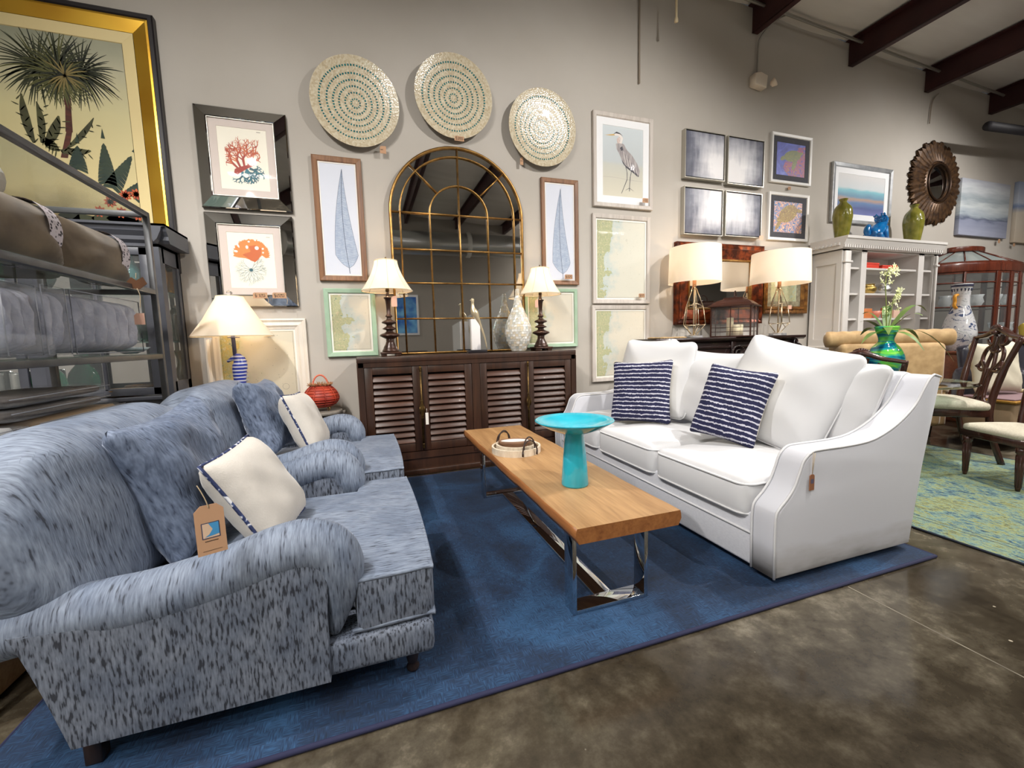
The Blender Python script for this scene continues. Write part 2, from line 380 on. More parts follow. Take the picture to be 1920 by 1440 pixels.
# ------------------------------------------------------------------ things on the wall
PAPER = mat('paper', (236, 232, 224), .7); GLASS = mat('picture_glass', (255, 255, 255), .03, alpha=.06, spec=1.0)
MIR = mat('mirror', (215, 217, 218), .02, metal=1); BRASS = mat('antique_gold_metal', (176, 136, 78), .32, metal=.9, var=(140, 104, 58), scale=(20, 20, 20))
TAGM = mat('kraft_tag', (182, 142, 110), .7); INK = mat('black_ink', (32, 26, 24), .7); STRING = mat('string', (190, 170, 140), .8)
TAGP = mat('pink_tag', (214, 168, 146), .7)
def rect(tl, tr, br, bl, y):
    P = [at_y(*p, y) for p in (tl, tr, br, bl)]
    return (P[0].x+P[3].x)/2, (P[1].x+P[2].x)/2, (P[2].z+P[3].z)/2, (P[0].z+P[1].z)/2
SEG = {'0': 'abcdef', '1': 'bc', '2': 'abged', '3': 'abgcd', '4': 'fgbc', '5': 'afgcd', '9': 'abfgcd', '$': 'afgcdv', '-': 'g', '7': 'abc', '8': 'abcdefg'}
def digits(b, txt, x, y, z, h, m, yy=None):
    """hand-lettered price figures made of small strokes, in an xz plane at depth y"""
    w = h*.55; t = h*.13
    S = {'a': ((0, 1), (1, 1)), 'b': ((1, 1), (1, .5)), 'c': ((1, .5), (1, 0)), 'd': ((0, 0), (1, 0)), 'e': ((0, 0), (0, .5)), 'f': ((0, .5), (0, 1)), 'g': ((0, .5), (1, .5)), 'v': ((.5, -.2), (.5, 1.2))}
    for ch in txt:
        for s_ in SEG.get(ch, ''):
            (a, c), (d, e) = S[s_]
            p, q = Vector((x+a*w, 0, z+c*h)), Vector((x+d*w, 0, z+e*h)); dr = (q-p).normalized()*t*.5; n = Vector((-dr.z, 0, dr.x))
            b.flat([((p-dr+n).x, (p-dr+n).z), ((q+dr+n).x, (q+dr+n).z), ((q+dr-n).x, (q+dr-n).z), ((p-dr-n).x, (p-dr-n).z)], y, m)
        x += w*1.5
def price_tag(px, py, y, w, h, txt, label, m=TAGM, s=None):
    c = at_y(px, py, y)
    t = thing('price_tag', label, 'price tag', (c.x, y, c.z))
    b = B(m); b.prism([(-w/2, -h/2), (w/2, -h/2), (w/2, h/2), (-w/2+h*.2, h/2), (-w/2, h/2-h*.2)], -.003, 0, ax='y'); digits(b, txt, -w*.36, -.0035, -h*.25, h*.5, INK); b.out('card', t)
    if s:
        b = B(STRING); b.tube(smooth([(-w/2+.008, -.004, h*.2)]+[(p[0], -.006, p[1]) for p in s]), .0016, n=5); b.out('string', t)
    return t
FLATP = [(0, 0), (0, .02), (.006, .028)]
def framed(name, label, cat, rc, fw, fm, art, matw=0, mm=None, prof=None, depth=.03, group=None, glass=True, yb=WY, y_art=.012, fillet=None):
    """a framed picture: moulding ring, mat board, print, glazing.  art(b, w, h) draws inside w x h from the lower left corner"""
    x0, x1, z0, z1 = rc; w, h = x1-x0, z1-z0
    t = thing(name, label, cat, (x0, yb-.002, z0), 0, group)
    prof = prof or [(0, 0), (0, depth*.9), (fw*.12, depth), (fw*.85, depth*.85), (fw, depth*.5), (fw, .004)]
    b = B(fm); b.ring(0, w, 0, h, prof); b.flat([(0, 0), (w, 0), (w, h), (0, h)], 0); b.out('frame', t)
    if fillet: b = B(fillet); b.ring(0, w, 0, h, [(fw-.002, depth*.5), (fw+.008, depth*.5), (fw+.008, .006)]); b.out('fillet', t)
    i = fw+matw
    if matw: b = B(mm or PAPER); b.ring(0, w, 0, h, [(fw, y_art+.004), (i, y_art+.004), (i+.002, y_art)]); b.out('mat_board', t)
    b = B(PAPER); b.prism([(0, 0), (w-2*i, 0), (w-2*i, h-2*i), (0, h-2*i)], -.0015, .006, ax='y'); art(b, w-2*i, h-2*i)
    o = b.out('print', t, fixn=False); o.location = (i, -y_art+.002, i)
    if glass: b = B(GLASS); b.flat([(fw*.8, fw*.8), (w-fw*.8, fw*.8), (w-fw*.8, h-fw*.8), (fw*.8, h-fw*.8)], -y_art-.008); b.out('glazing', t, fixn=False)
    return t
A0 = -.0022
# --- drawings
def branch(b, x, z, a, l, w, dep, m, rnd, k=3, sp=32, y=A0, sh=.78, clampf=None):
    x2, z2 = x+l*math.cos(a), z+l*math.sin(a); n = (-math.sin(a), math.cos(a)); w2 = w*.72
    if clampf and not clampf(x2, z2): return
    b.flat([(x+n[0]*w/2, z+n[1]*w/2), (x2+n[0]*w2/2, z2+n[1]*w2/2), (x2+math.cos(a)*w2*.5, z2+math.sin(a)*w2*.5), (x2-n[0]*w2/2, z2-n[1]*w2/2), (x-n[0]*w/2, z-n[1]*w/2)], y-rnd.random()*.0004, m[rnd.randrange(len(m))])
    if dep:
        for i in range(k):
            branch(b, x2-.2*l*math.cos(a)*i/k, z2-.2*l*math.sin(a)*i/k, a+R(sp*((i-(k-1)/2)*2/(k-1 or 1))+rnd.uniform(-12, 12)), l*sh*rnd.uniform(.8, 1.15), w2, dep-1, m, rnd, k, sp, y, sh, clampf)
CR = [mat('coral_red', (186, 78, 42), .8), mat('coral_orange', (204, 104, 52), .8), mat('coral_deep', (160, 50, 34), .8)]
TL_ = [mat('teal_ink', (44, 112, 126), .8), mat('teal_ink_dark', (30, 84, 98), .8)]
OR = [mat('orange_ink', (216, 128, 50), .8), mat('orange_ink_dark', (196, 92, 26), .8)]
def art_coral1(b, w, h):
    rnd = random.Random(5)
    cl = lambda x, z: .13*w < x < .84*w and z < .93*h
    for bx, bz, a, l in ((.42, .36, 108, .13), (.5, .38, 92, .14), (.58, .4, 74, .15), (.36, .35, 130, .12), (.62, .4, 55, .1)):
        branch(b, bx*w, bz*h, R(a), l*h, .045*w, 5, CR, rnd, 2, 27, clampf=cl)
        branch(b, bx*w, bz*h, R(a+8), l*h*.9, .04*w, 5, CR, rnd, 2, 34, clampf=cl)
    b.flat([(.28*w, .27*h), (.34*w, .24*h), (.55*w, .35*h), (.72*w, .42*h), (.6*w, .42*h), (.4*w, .37*h), (.3*w, .33*h)], A0-.0006, CR[2])
    for bx, bz, a in ((.52, .35, -50), (.6, .36, -20), (.45, .3, -95), (.7, .36, -60), (.62, .3, -85), (.5, .3, -25)):
        branch(b, bx*w, bz*h, R(a), .075*h, .06*w, 4, TL_, rnd, 2, 36, sh=.76, clampf=lambda x, z: x < .9*w and z > .06*h)
    b.flat([(.8*w, .955*h), (.88*w, .955*h), (.88*w, .962*h), (.8*w, .962*h)], A0, INK)
def art_coral2(b, w, h):
    rnd = random.Random(9); pts = []
    for i in range(120):
        a = R(180-180*i/119); rr = (1+.05*rnd.uniform(-1, 1)+.04*(i % 4 < 2)); pts.append((.5*w+.38*w*rr*math.cos(a), .57*h+.31*h*rr*math.sin(a)**.8))
    pts += [(.8*w, .55*h), (.72*w, .60*h), (.62*w, .52*h), (.56*w, .48*h), (.5*w, .5*h), (.36*w, .54*h), (.2*w, .55*h)]
    b.flat(pts, A0, OR[0])
    b.flat([(.38*w, .56*h), (.47*w, .5*h), (.56*w, .475*h), (.63*w, .52*h), (.7*w, .62*h), (.72*w, .72*h), (.6*w, .78*h), (.45*w, .76*h), (.48*w, .66*h), (.3*w, .6*h)], A0-.0004, OR[1])
    for x, z, rx, rz, a in ((.22, .77, .022, .05, 25), (.17, .66, .04, .02, -15), (.41, .74, .03, .032, 0), (.62, .73, .045, .034, 15), (.46, .84, .025, .016, 0), (.6, .87, .02, .018, 0), (.75, .72, .025, .018, 30), (.75, .65, .02, .016, 0)):
        c, s_ = math.cos(R(a)), math.sin(R(a))
        b.flat([(x*w+(rx*w*math.cos(k*PI/8)*c-rz*h*math.sin(k*PI/8)*s_), z*h+(rx*w*math.cos(k*PI/8)*s_+rz*h*math.sin(k*PI/8)*c)) for k in range(16)], A0-.0008, PAPER)
    for k in range(22):
        x, z = .24*w+.012*w*(k % 6)*1.0+rnd.uniform(0, .18)*w, .58*h+rnd.uniform(0, .06)*h
        b.flat([(x, z), (x+.012*w, z), (x+.006*w, z+.016*h)], A0-.0006, OR[1])
    for k in range(14):
        a = R(360*k/14+8)
        if 60 < math.degrees(a) < 118: continue
        branch(b, .46*w, .33*h, a, .095*h, .009*w, 4, TL_, rnd, 2, 22, sh=.72)
    b.flat([(.46*w+.04*w*math.cos(k*PI/6), .33*h+.03*h*math.sin(k*PI/6)) for k in range(12)], A0-.0008, TL_[1])
    b.flat([(.84*w, .93*h), (.92*w, .93*h), (.92*w, .935*h), (.84*w, .935*h)], A0, INK)
LEAFM = mat('pale_blue_leaf', (158, 172, 196), .8, var=(178, 190, 208), scale=(30, 1, 30)); VEIN = mat('leaf_vein', (70, 84, 108), .8)
def art_leaf(ox, flip=1, full=1.0):
    def f(b, w, h):
        n = 30; L, Rr = [], []
        def prof(t):       # t from the stem (0) to the tip (1)
            c = w*(ox+flip*.13*math.sin((1-t)*2.2+.2)-flip*.06); c = w*(ox+flip*(.16-.34*t+.30*t*t))
            hw = w*.31*min(1, (t/.13)**.6 if t < .13 else 1)*(1-max(0, (t-.12)/.88)**1.15); return c, max(hw, .0006)
        for i in range(n+1):
            t = i/n; c, hw = prof(t); z = h*(.07+.88*t); L.append((c-hw, z)); Rr.append((c+hw, z))
        b.flat(L+Rr[::-1], A0, LEAFM)
        def stroke(p, q, t_):
            d = Vector((q[0]-p[0], q[1]-p[1])).normalized(); nx_, nz_ = -d.y*t_/2, d.x*t_/2
            b.flat([(p[0]+nx_, p[1]+nz_), (q[0]+nx_, q[1]+nz_), (q[0]-nx_, q[1]-nz_), (p[0]-nx_, p[1]-nz_)], A0-.0005, VEIN)
        for S_ in (L, Rr):
            for p, q in zip(S_, S_[1:]): stroke(p, q, .0022)
        C_ = [(prof(i/n)[0], h*(.07+.88*i/n)) for i in range(n+1)]
        stroke((C_[0][0]+.003, h*.02), C_[0], .005)
        for p, q in zip(C_, C_[1:]): stroke(p, q, .004)
        for i in range(52):
            t = .05+.88*i/52; c, hw = prof(t); z = h*(.07+.88*t)
            for s_ in (-1, 1):
                stroke((c, z), (c+s_*hw*.6, z+.012*h), .0013); stroke((c+s_*hw*.6, z+.012*h), (c+s_*hw*.96, z+.006*h), .0012)
    return f
def map_mat(name, coast, amt, land1, land2, sea1, sea2, sc_=1.0, slope=0.0):
    m, nt, b = _new(name); b.inputs['Roughness'].default_value = .6
    tc = nd(nt, 'ShaderNodeTexCoord'); sp = nd(nt, 'ShaderNodeSeparateXYZ'); nt.links.new(tc.outputs['Object'], sp.inputs[0])
    n = nd(nt, 'ShaderNodeTexNoise', Scale=1, Detail=8, Roughness=.6); nt.links.new(coords(nt, (6*sc_, 6*sc_, 6*sc_)), n.inputs[0])
    s1 = nd(nt, 'ShaderNodeMath', _operation='MULTIPLY_ADD'); s1.inputs[1].default_value = -slope; nt.links.new(sp.outputs[2], s1.inputs[0]); nt.links.new(sp.outputs[0], s1.inputs[2])
    a = nd(nt, 'ShaderNodeMath', _operation='MULTIPLY_ADD'); a.inputs[1].default_value = amt; nt.links.new(n.outputs[0], a.inputs[0]); nt.links.new(s1.outputs[0], a.inputs[2])
    n2 = nd(nt, 'ShaderNodeTexNoise', Scale=1, Detail=6, Roughness=.75); nt.links.new(coords(nt, (28*sc_, 28*sc_, 28*sc_)), n2.inputs[0])
    land = ramp(nt, n2.outputs[0], [(.4, hexc(land1)), (.5, hexc(land2)), (.56, hexc((196, 186, 140))), (.62, hexc((120, 140, 110)))])
    vo = nd(nt, 'ShaderNodeTexVoronoi', Scale=1); nt.links.new(coords(nt, (34*sc_,)*3), vo.inputs[0])
    dots = ramp(nt, vo.outputs['Distance'], [(0, (0, 0, 0, 1)), (.07, (0, 0, 0, 1)), (.11, (1, 1, 1, 1))])
    sea = ramp(nt, a.outputs[0], [(coast+amt/2, hexc(sea2)), (coast+amt/2+.10, hexc(sea1))])
    m1 = nd(nt, 'ShaderNodeMix', _data_type='RGBA'); m1.inputs[6].default_value = hexc((140, 140, 116)); nt.links.new(dots, m1.inputs[0]); nt.links.new(sea, m1.inputs[7])
    k = ramp(nt, a.outputs[0], [(coast+amt/2-.001, (0, 0, 0, 1)), (coast+amt/2+.001, (1, 1, 1, 1))])
    m2 = nd(nt, 'ShaderNodeMix', _data_type='RGBA'); nt.links.new(k, m2.inputs[0]); nt.links.new(land, m2.inputs[6]); nt.links.new(m1.outputs[2], m2.inputs[7])
    nt.links.new(m2.outputs[2], b.inputs['Base Color']); return m
def art_map(m, rings=()):
    def f(b, w, h):
        b.flat([(0.012, .012), (w-.012, .012), (w-.012, h-.012), (.012, h-.012)], A0+.0003, m)
        t = .0014
        for x0, x1, z0, z1 in ((.02, w-.02, .02, .02+t), (.02, w-.02, h-.02-t, h-.02), (.02, .02+t, .02, h-.02), (w-.02-t, w-.02, .02, h-.02)):
            b.flat([(x0, z0), (x1, z0), (x1, z1), (x0, z1)], A0, INK)
        for x, z, r_ in rings:
            for k in range(20):
                a0, a1 = 2*PI*k/20, 2*PI*(k+1)/20
                b.flat([(x*w+r_*math.cos(a0), z*h+r_*math.sin(a0)), (x*w+r_*math.cos(a1), z*h+r_*math.sin(a1)), (x*w+(r_-.0012)*math.cos(a1), z*h+(r_-.0012)*math.sin(a1)), (x*w+(r_-.0012)*math.cos(a0), z*h+(r_-.0012)*math.sin(a0))], A0, INK)
    return f

# --- palm painting
GOLD = mat('gold_leaf', (226, 184, 70), .28, metal=.75, var=(196, 146, 46), scale=(2.2, 2.2, 2.2), detail=1)
LINER = mat('cream_liner', (226, 206, 152), .6); BLK = mat('black_lacquer', (30, 26, 30), .35)
SKY = ramp_mat('painted_sky', [(0, (66, 50, 30)), (.12, (120, 104, 66)), (.2, (208, 190, 136)), (.5, (204, 194, 146)), (.72, (176, 172, 146)), (.88, (122, 130, 112)), (1, (92, 104, 92))], 2, 1.75, (1.5, 1.5, 2), .25)
FR = [mat('palm_green', (52, 56, 34), .7), mat('palm_dark', (32, 36, 26), .7), mat('palm_olive', (88, 88, 48), .7), mat('palm_light', (128, 112, 66), .7)]
BARK = mat('palm_bark', (92, 46, 34), .7, var=(60, 32, 26), scale=(10, 1, 30)); BAN = mat('banana_leaf', (38, 54, 46), .7, var=(54, 66, 48), scale=(8, 8, 8))
AGA = mat('agave_green', (78, 78, 46), .7, var=(52, 52, 34), scale=(10, 10, 10)); FLW = mat('orange_bloom', (206, 104, 58), .7, var=(150, 54, 38), scale=(40, 40, 40))
def art_palm(b, w, h):
    rnd = random.Random(3); ns = w/2.0
    b.flat([(0, 0), (w, 0), (w, h), (0, h)], A0+.0003, SKY)
    def spear(x, z, a, l, wd, m, bend=0, y=A0, n=6):
        P_ = []; aa = a
        for i in range(n+1): P_.append((x, z)); x += l/n*math.cos(aa); z += l/n*math.sin(aa); aa += bend/n
        L, Q = [], []
        for i, p in enumerate(P_):
            q = P_[min(i+1, n)] if i < n else p; o_ = P_[i-1] if i else p
            d = Vector((q[0]-o_[0], q[1]-o_[1])).normalized(); ww = wd*math.sin(PI*min(.97, (i+.7)/(n+1)))/2
            L.append((p[0]-d.y*ww, p[1]+d.x*ww)); Q.append((p[0]+d.y*ww, p[1]-d.x*ww))
        for i in range(n): b.flat([L[i], L[i+1], Q[i+1], Q[i]], y, m)
    S = lambda px, py: (at_y(px, py, WY).x-ART0[0], at_y(px, py, WY).z-ART0[1])
    tr = [S(124, 298), S(133, 250), S(131, 200), S(127, 170)]
    for (x, z), (x2, z2) in zip(tr, tr[1:]): b.flat([(x-.02, z), (x+.02, z), (x2+.016, z2), (x2-.016, z2)], A0-.0003, BARK)
    for k, (cx, cz, m0) in enumerate(((75, 128, 0), (155, 140, 1), (112, 128, 0), (115, 150, 2), (125, 145, 3))):
        x, z = S(cx, cz); nn = (64, 60, 64, 50, 22)[k]; ln = (.27, .24, .25, .2, .13)[k]
        for i in range(nn):
            a = 2*PI*i/nn+rnd.uniform(-.05, .05); l = ln*rnd.uniform(.75, 1.1); bend = -.9*math.cos(a)*(1 if math.sin(a) > -.3 else .4)
            spear(x, z, a, l, .0095, FR[m0 if rnd.random() < .6 else rnd.randrange(3)], bend*.9, A0-.0004-.0002*k)
    for pts in (((68, 270), (30, 178), .05), ((82, 270), (86, 195), .042), ((90, 275), (124, 225), .06), ((118, 285), (175, 292), .05), ((130, 280), (190, 232), .035), ((86, 262), (112, 288), .06)):
        (x, z), (x2, z2) = S(*pts[0]), S(*pts[1]); d = Vector((x2-x, z2-z)); spear(x, z, math.atan2(d.y, d.x), d.length, pts[2], AGA, .35 if d.x > 0 else -.3, A0-.0014)
        for k in range(9):
            t = k/9; q = (x+d.x*t, z+d.y*t); s_ = 1 if k % 2 else -1; dn = d.normalized()
            spear(q[0], q[1], math.atan2(dn.y, dn.x)+s_*.9, pts[2]*.8, .008, AGA, 0, A0-.0014, 3)
    for (bx, by), (tx, ty), k in (((205, 345), (196, 262), 11), ((214, 355), (253, 288), 10), ((150, 320), (148, 270), 8), ((250, 370), (268, 340), 6)):
        (x, z), (x2, z2) = S(bx, by), S(tx, ty); d = Vector((x2-x, z2-z)); L_ = d.length; d.normalize(); n = Vector((-d.y, d.x))
        for i in range(k):
            t0 = L_*i/k*.9; hw = .048*(1-(i/k)**1.6)+.008; p = Vector((x, z))+d*t0; e = L_/k*.82
            for s_ in (-1, 1):
                q = [p, p+n*s_*hw-d*.02, p+n*s_*hw*.92+d*(e-.02), p+d*e*1.1]; b.flat([(v.x, v.y) for v in (q if s_ > 0 else q[::-1])], A0-.0016, BAN)
        b.flat([(x2-n.x*.012, z2-n.y*.012), (x2+n.x*.012, z2+n.y*.012), (x2+d.x*.07, z2+d.y*.07)], A0-.0016, BAN)
    for i in range(46):
        x, z = rnd.uniform(0, w), rnd.uniform(0, .13*h); r_ = rnd.uniform(.03, .07)
        b.flat([(x+r_*math.cos(k*PI/5)*(1+.3*(k % 2)), z+r_*.7*math.sin(k*PI/5)*(1+.3*(k % 2))) for k in range(10)], A0-.0018, FR[rnd.randrange(2)])
    for px, py in ((258, 366), (238, 368), (230, 400), (190, 398), (262, 405), (210, 380)):
        x, z = S(px, py)
        for i in range(9): spear(x, z, 2*PI*i/9, .04, .02, FLW, .2, A0-.0022, 4)
q0, q1 = at_y(285, 30, WY-.04), at_y(330, 435, WY-.04)
x1 = (q0.x+q1.x)/2; zt = q0.z; x0 = x1-1.72; z0 = zt-1.80
fw_ = .035+.10+.075
ART0 = (x0+fw_, z0+fw_)
t = thing('palm_painting', 'huge painting of a palm and agave in a wide gold frame with black edge', 'painting', (x0, WY-.002, z0))
W_, H_ = x1-x0, zt-z0
b = B(BLK); b.ring(0, W_, 0, H_, [(0, 0), (0, .045), (.008, .052), (.03, .052), (.038, .04)]); b.flat([(0, 0), (W_, 0), (W_, H_), (0, H_)], 0); b.out('frame', t)
b = B(GOLD); b.ring(0, W_, 0, H_, [(.037, .042), (.05, .044), (.132, .028), (.135, .02)]); b.out('gold_panel', t)
b = B(LINER); b.ring(0, W_, 0, H_, [(.135, .028), (.14, .03), (.205, .02), (fw_, .012)]); b.out('liner', t)
b = B(PAPER); art_palm(b, W_-2*fw_, H_-2*fw_); o = b.out('canvas', t, fixn=False); o.location = (fw_, -.014, fw_)

# --- two coral prints with bevelled mirror frames
MATB = mat('blush_mat', (208, 194, 186), .7)
def mirror_frame(label, rc, art):
    x0, x1, z0, z1 = rc; w, h = x1-x0, z1-z0; t = thing('mirrored_frame_print', label, 'framed print', (x0, WY-.002, z0), 0, 'mirror framed coral prints'); fw = .085*1.05
    b = B(mat('frame_edge', (70, 62, 54), .4)); b.box(0, w, -.03, 0, 0, h); b.out('backing', t)
    b = B(MIR); b.ring(0, w, 0, h, [(0, .03), (.006, .036), (fw-.008, .058), (fw, .052), (fw, .03)]); b.out('mirror_frame', t)
    b = B(mat('bead', (150, 146, 138), .35, metal=.7)); b.ring(0, w, 0, h, [(fw-.001, .05), (fw-.001, .056), (fw+.003, .056), (fw+.003, .04)]); b.out('bead', t)
    i = fw+.055; b = B(MATB); b.ring(0, w, 0, h, [(fw, .045), (i, .045), (i+.002, .041)]); b.out('mat_board', t)
    b = B(mat('cream_paper', (240, 234, 218), .7)); b.prism([(0, 0), (w-2*i, 0), (w-2*i, h-2*i), (0, h-2*i)], -.0015, .006, ax='y'); art(b, w-2*i, h-2*i); o = b.out('print', t, fixn=False); o.location = (i, -.04, i)
    b = B(GLASS); b.flat([(fw, fw), (w-fw, fw), (w-fw, h-fw), (fw, h-fw)], -.05); b.out('glazing', t, fixn=False)
ym = WY-.04
mirror_frame('red and teal branching coral print in a mirrored frame, upper of the two', rect((358, 191), (534, 215), (549, 399), (378, 386), ym), art_coral1)
mirror_frame('orange fan coral print in a mirrored frame above the conical shade lamp', rect((378, 395), (547, 407), (560, 577), (398, 572), ym), art_coral2)
price_tag(488, 554, WY-.10, .1, .045, '$120', 'kraft tag priced 120 hanging under the orange coral print', s=[(.03, .01), (.055, -.03), (.05, -.07)])
price_tag(524, 554, WY-.10, .1, .045, '$220', 'kraft tag priced 220 hanging by the frame corner of the orange coral print', s=[(.03, .01), (.055, -.03), (.05, -.07)])

# --- three mosaic plates
NACRE = mat('cream_mosaic', (222, 206, 170), .16, var=(200, 178, 142), scale=(60, 60, 60), bump=.35, bscale=(55, 55, 55), coat=.4)
def nacre_vor(name, c1, c2, s, rough=.12, metal=0):
    m, nt, b = _new(name); b.inputs['Roughness'].default_value = rough; b.inputs['Metallic'].default_value = metal
    vo = nd(nt, 'ShaderNodeTexVoronoi', Scale=1); nt.links.new(coords(nt, (s, s, s)), vo.inputs[0])
    nt.links.new(ramp(nt, vo.outputs['Color'], [(.2, hexc(c1)), (.8, hexc(c2))]), b.inputs['Base Color'])
    # each chip is tilted a little differently
    nm = nd(nt, 'ShaderNodeNormalMap', Strength=.10); nt.links.new(vo.outputs['Color'], nm.inputs['Color'])
    bp = nd(nt, 'ShaderNodeBump', Strength=.35, Distance=.004); nt.links.new(vo.outputs['Distance'], bp.inputs['Height']); nt.links.new(bp.outputs[0], b.inputs['Normal'])
    b.inputs['Coat Weight'].default_value = .3; return m
NACRE = nacre_vor('cream_mosaic_chips', (206, 196, 172), (184, 168, 140), 75, .2)
TEALC = mat('teal_chip', (44, 120, 118), .2, var=(26, 84, 92), scale=(40, 40, 40))
PL_E = mat('plate_edge', (120, 104, 76), .5)
def plate(label, cx, cy, rx, ry, tilt):
    c = at_y(cx, cy, WY-.05); e = at_y(cx+rx, cy, WY-.05); n = at_y(cx, cy-ry, WY-.05); r = ((e.x-at_y(cx-rx, cy, WY-.05).x)/2+(n.z-at_y(cx, cy+ry, WY-.05).z)/2)/2
    t = thing('mosaic_plate', label, 'wall plate', (c.x, WY-.045, c.z), group='round mosaic plates above the arched mirror', rot=(tilt, 0, 0))
    M = Matrix.Rotation(R(90), 4, 'X')
    pr = [(0, .012), (r*.3, .014), (r*.7, .026), (r*.95, .045), (r, .05), (r*1.0, .044), (r*.9, .034), (r*.5, .008), (0, .0)]
    b = B(NACRE); b.lathe(pr[:5], M=M, n=64, cap=False); 
    rings = [(.1, 12), (.235, 24), (.37, 38), (.5, 50), (.64, 62), (.8, 78)]
    def zz(q):
        P_ = [(0, .012), (.3, .014), (.7, .026), (.95, .045), (1, .05)]
        for (a, za), (c_, zc) in zip(P_, P_[1:]):
            if q <= c_: return za+(zc-za)*(q-a)/(c_-a)
    rnd = random.Random(int(cx))
    for rr, nn in rings:
        hw = .021
        for k in range(nn):
            a0 = 2*PI*(k+rnd.uniform(.1, .2))/nn; a1 = 2*PI*(k+rnd.uniform(.6, .72))/nn; r0, r1 = (rr-hw*rnd.uniform(.8, 1.1)), (rr+hw*rnd.uniform(.8, 1.1))
            b.add([(r*q*math.cos(a), -zz(q)-.0016, r*q*math.sin(a)) for q, a in ((r0, a0), (r1, a0), (r1, a1), (r0, a1))], [(0, 1, 2, 3)], TEALC, False)
    b.out('face', t, fixn=False)
    b = B(PL_E); b.lathe(pr[4:], M=M, n=64, cap=False); b.out('back', t)
plate('large mosaic plate with shining flank, above the tall leaf picture beside the arched mirror', 667, 195, 81, 84, R(3))
plate('mosaic plate with a price tag at its foot, highest above the arched mirror', 850, 185, 71, 78, R(3))
plate('smallest looking mosaic plate, between the arched mirror and the heron print', 1015, 243, 61, 72, R(3))
price_tag(718, 281, WY-.06, .05, .06, '-', 'kraft tag behind the lower rim of the large shining mosaic plate')
price_tag(861, 260, WY-.12, .085, .04, '$390', 'kraft tag at the foot of the highest mosaic plate')
price_tag(978, 302, WY-.05, .03, .07, '-', 'narrow kraft tag behind the rim of the smallest looking plate')

# --- leaf pictures
WF = wood('brown_frame_wood', (96, 62, 40), (150, 106, 70), .5, axis=2)
WFIL = mat('white_fillet', (226, 222, 214), .5); BLUEP = mat('pale_blue_paper', (206, 210, 222), .7)
def on_blue(f):
    def g(b, w, h): b.flat([(0, 0), (w, 0), (w, h), (0, h)], A0+.0004, BLUEP); f(b, w, h)
    return g
framed('leaf_print', 'blue skeleton leaf print in a brown wood frame, beside the coral prints', 'framed print', rect((580, 288), (676, 298), (690, 527), (602, 526), WY-.03), .045, WF, on_blue(art_leaf(.5)), fillet=WFIL, group='framed blue leaf prints')
framed('leaf_print', 'blue skeleton leaf print in a brown wood frame, beside the heron and map frames', 'framed print', rect((1014, 331), (1085, 339), (1085, 534), (1019, 533), WY-.03), .042, WF, on_blue(art_leaf(.42)), fillet=WFIL, group='framed blue leaf prints')
price_tag(1066, 519, WY-.06, .085, .045, '$320', 'kraft tag in the lower corner of the leaf print beside the heron', s=[(.0, .015)])
# --- charts
MINT = mat('mint_frame', (150, 178, 152), .45, var=(164, 190, 166), scale=(6, 6, 6)); GREYW = wood('whitewashed_wood', (176, 166, 158), (206, 198, 190), .6, axis=2)
WHF = wood('white_frame_wood', (214, 204, 190), (228, 220, 208), .55, axis=2)
M1 = map_mat('chart_a', .13, .6, (196, 182, 140), (150, 160, 116), (206, 198, 180), (176, 188, 184))
M2 = map_mat('chart_b', .11, .6, (196, 182, 140), (146, 158, 116), (206, 198, 180), (180, 188, 180), slope=.1)
M3 = map_mat('chart_c', .08, .6, (190, 182, 136), (138, 152, 108), (202, 199, 184), (176, 188, 184), slope=.16)
M4 = map_mat('chart_d', .30, .6, (206, 182, 112), (170, 164, 96), (212, 202, 178), (196, 194, 160), slope=-.3)
framed('sea_chart', 'coastal chart in a mint green frame behind the turned lamp near the leaf print', 'framed map', rect((604, 541), (705, 541), (707, 667), (616, 669), WY-.03), .04, MINT, art_map(M1), group='mint framed charts')
framed('sea_chart', 'coastal chart in a mint green frame behind the turned lamp beside the shell vase', 'framed map', rect((985, 541), (1083, 541), (1083, 650), (985, 652), WY-.03), .035, MINT, art_map(M2), group='mint framed charts')
q = at_y(572, 597, WY-.03); q2 = at_y(395, 700, WY-.03)
framed('sea_chart', 'large coastal chart in a wide white frame behind the seahorse lamp', 'framed map', (q2.x-.02, q.x, q.z-1.05, q.z), .085, WHF, art_map(M4, [(.62, .5, .02), (.82, .46, .025)]), prof=[(0, 0), (0, .03), (.012, .034), (.03, .024), (.055, .03), (.07, .02), (.085, .016), (.085, .006)])
framed('sea_chart', 'coastal chart in a whitewashed frame directly under the heron print', 'framed map', rect((1113, 401), (1222, 406), (1217, 569), (1111, 569), WY-.03), .045, GREYW, art_map(M3, [(.6, .75, .01)]), group='whitewashed framed charts')
q = rect((1112, 572), (1219, 573), (1217, 700), (1110, 700), WY-.03)
framed('sea_chart', 'coastal chart in a whitewashed frame, lowest of the column, cut by the white sofa', 'framed map', (q[0], q[1], q[3]-.80, q[3]), .045, GREYW, art_map(M2), group='whitewashed framed charts')
price_tag(1203, 554, WY-.06, .075, .04, '$225', 'kraft tag in the lower corner of the whitewashed chart under the heron')
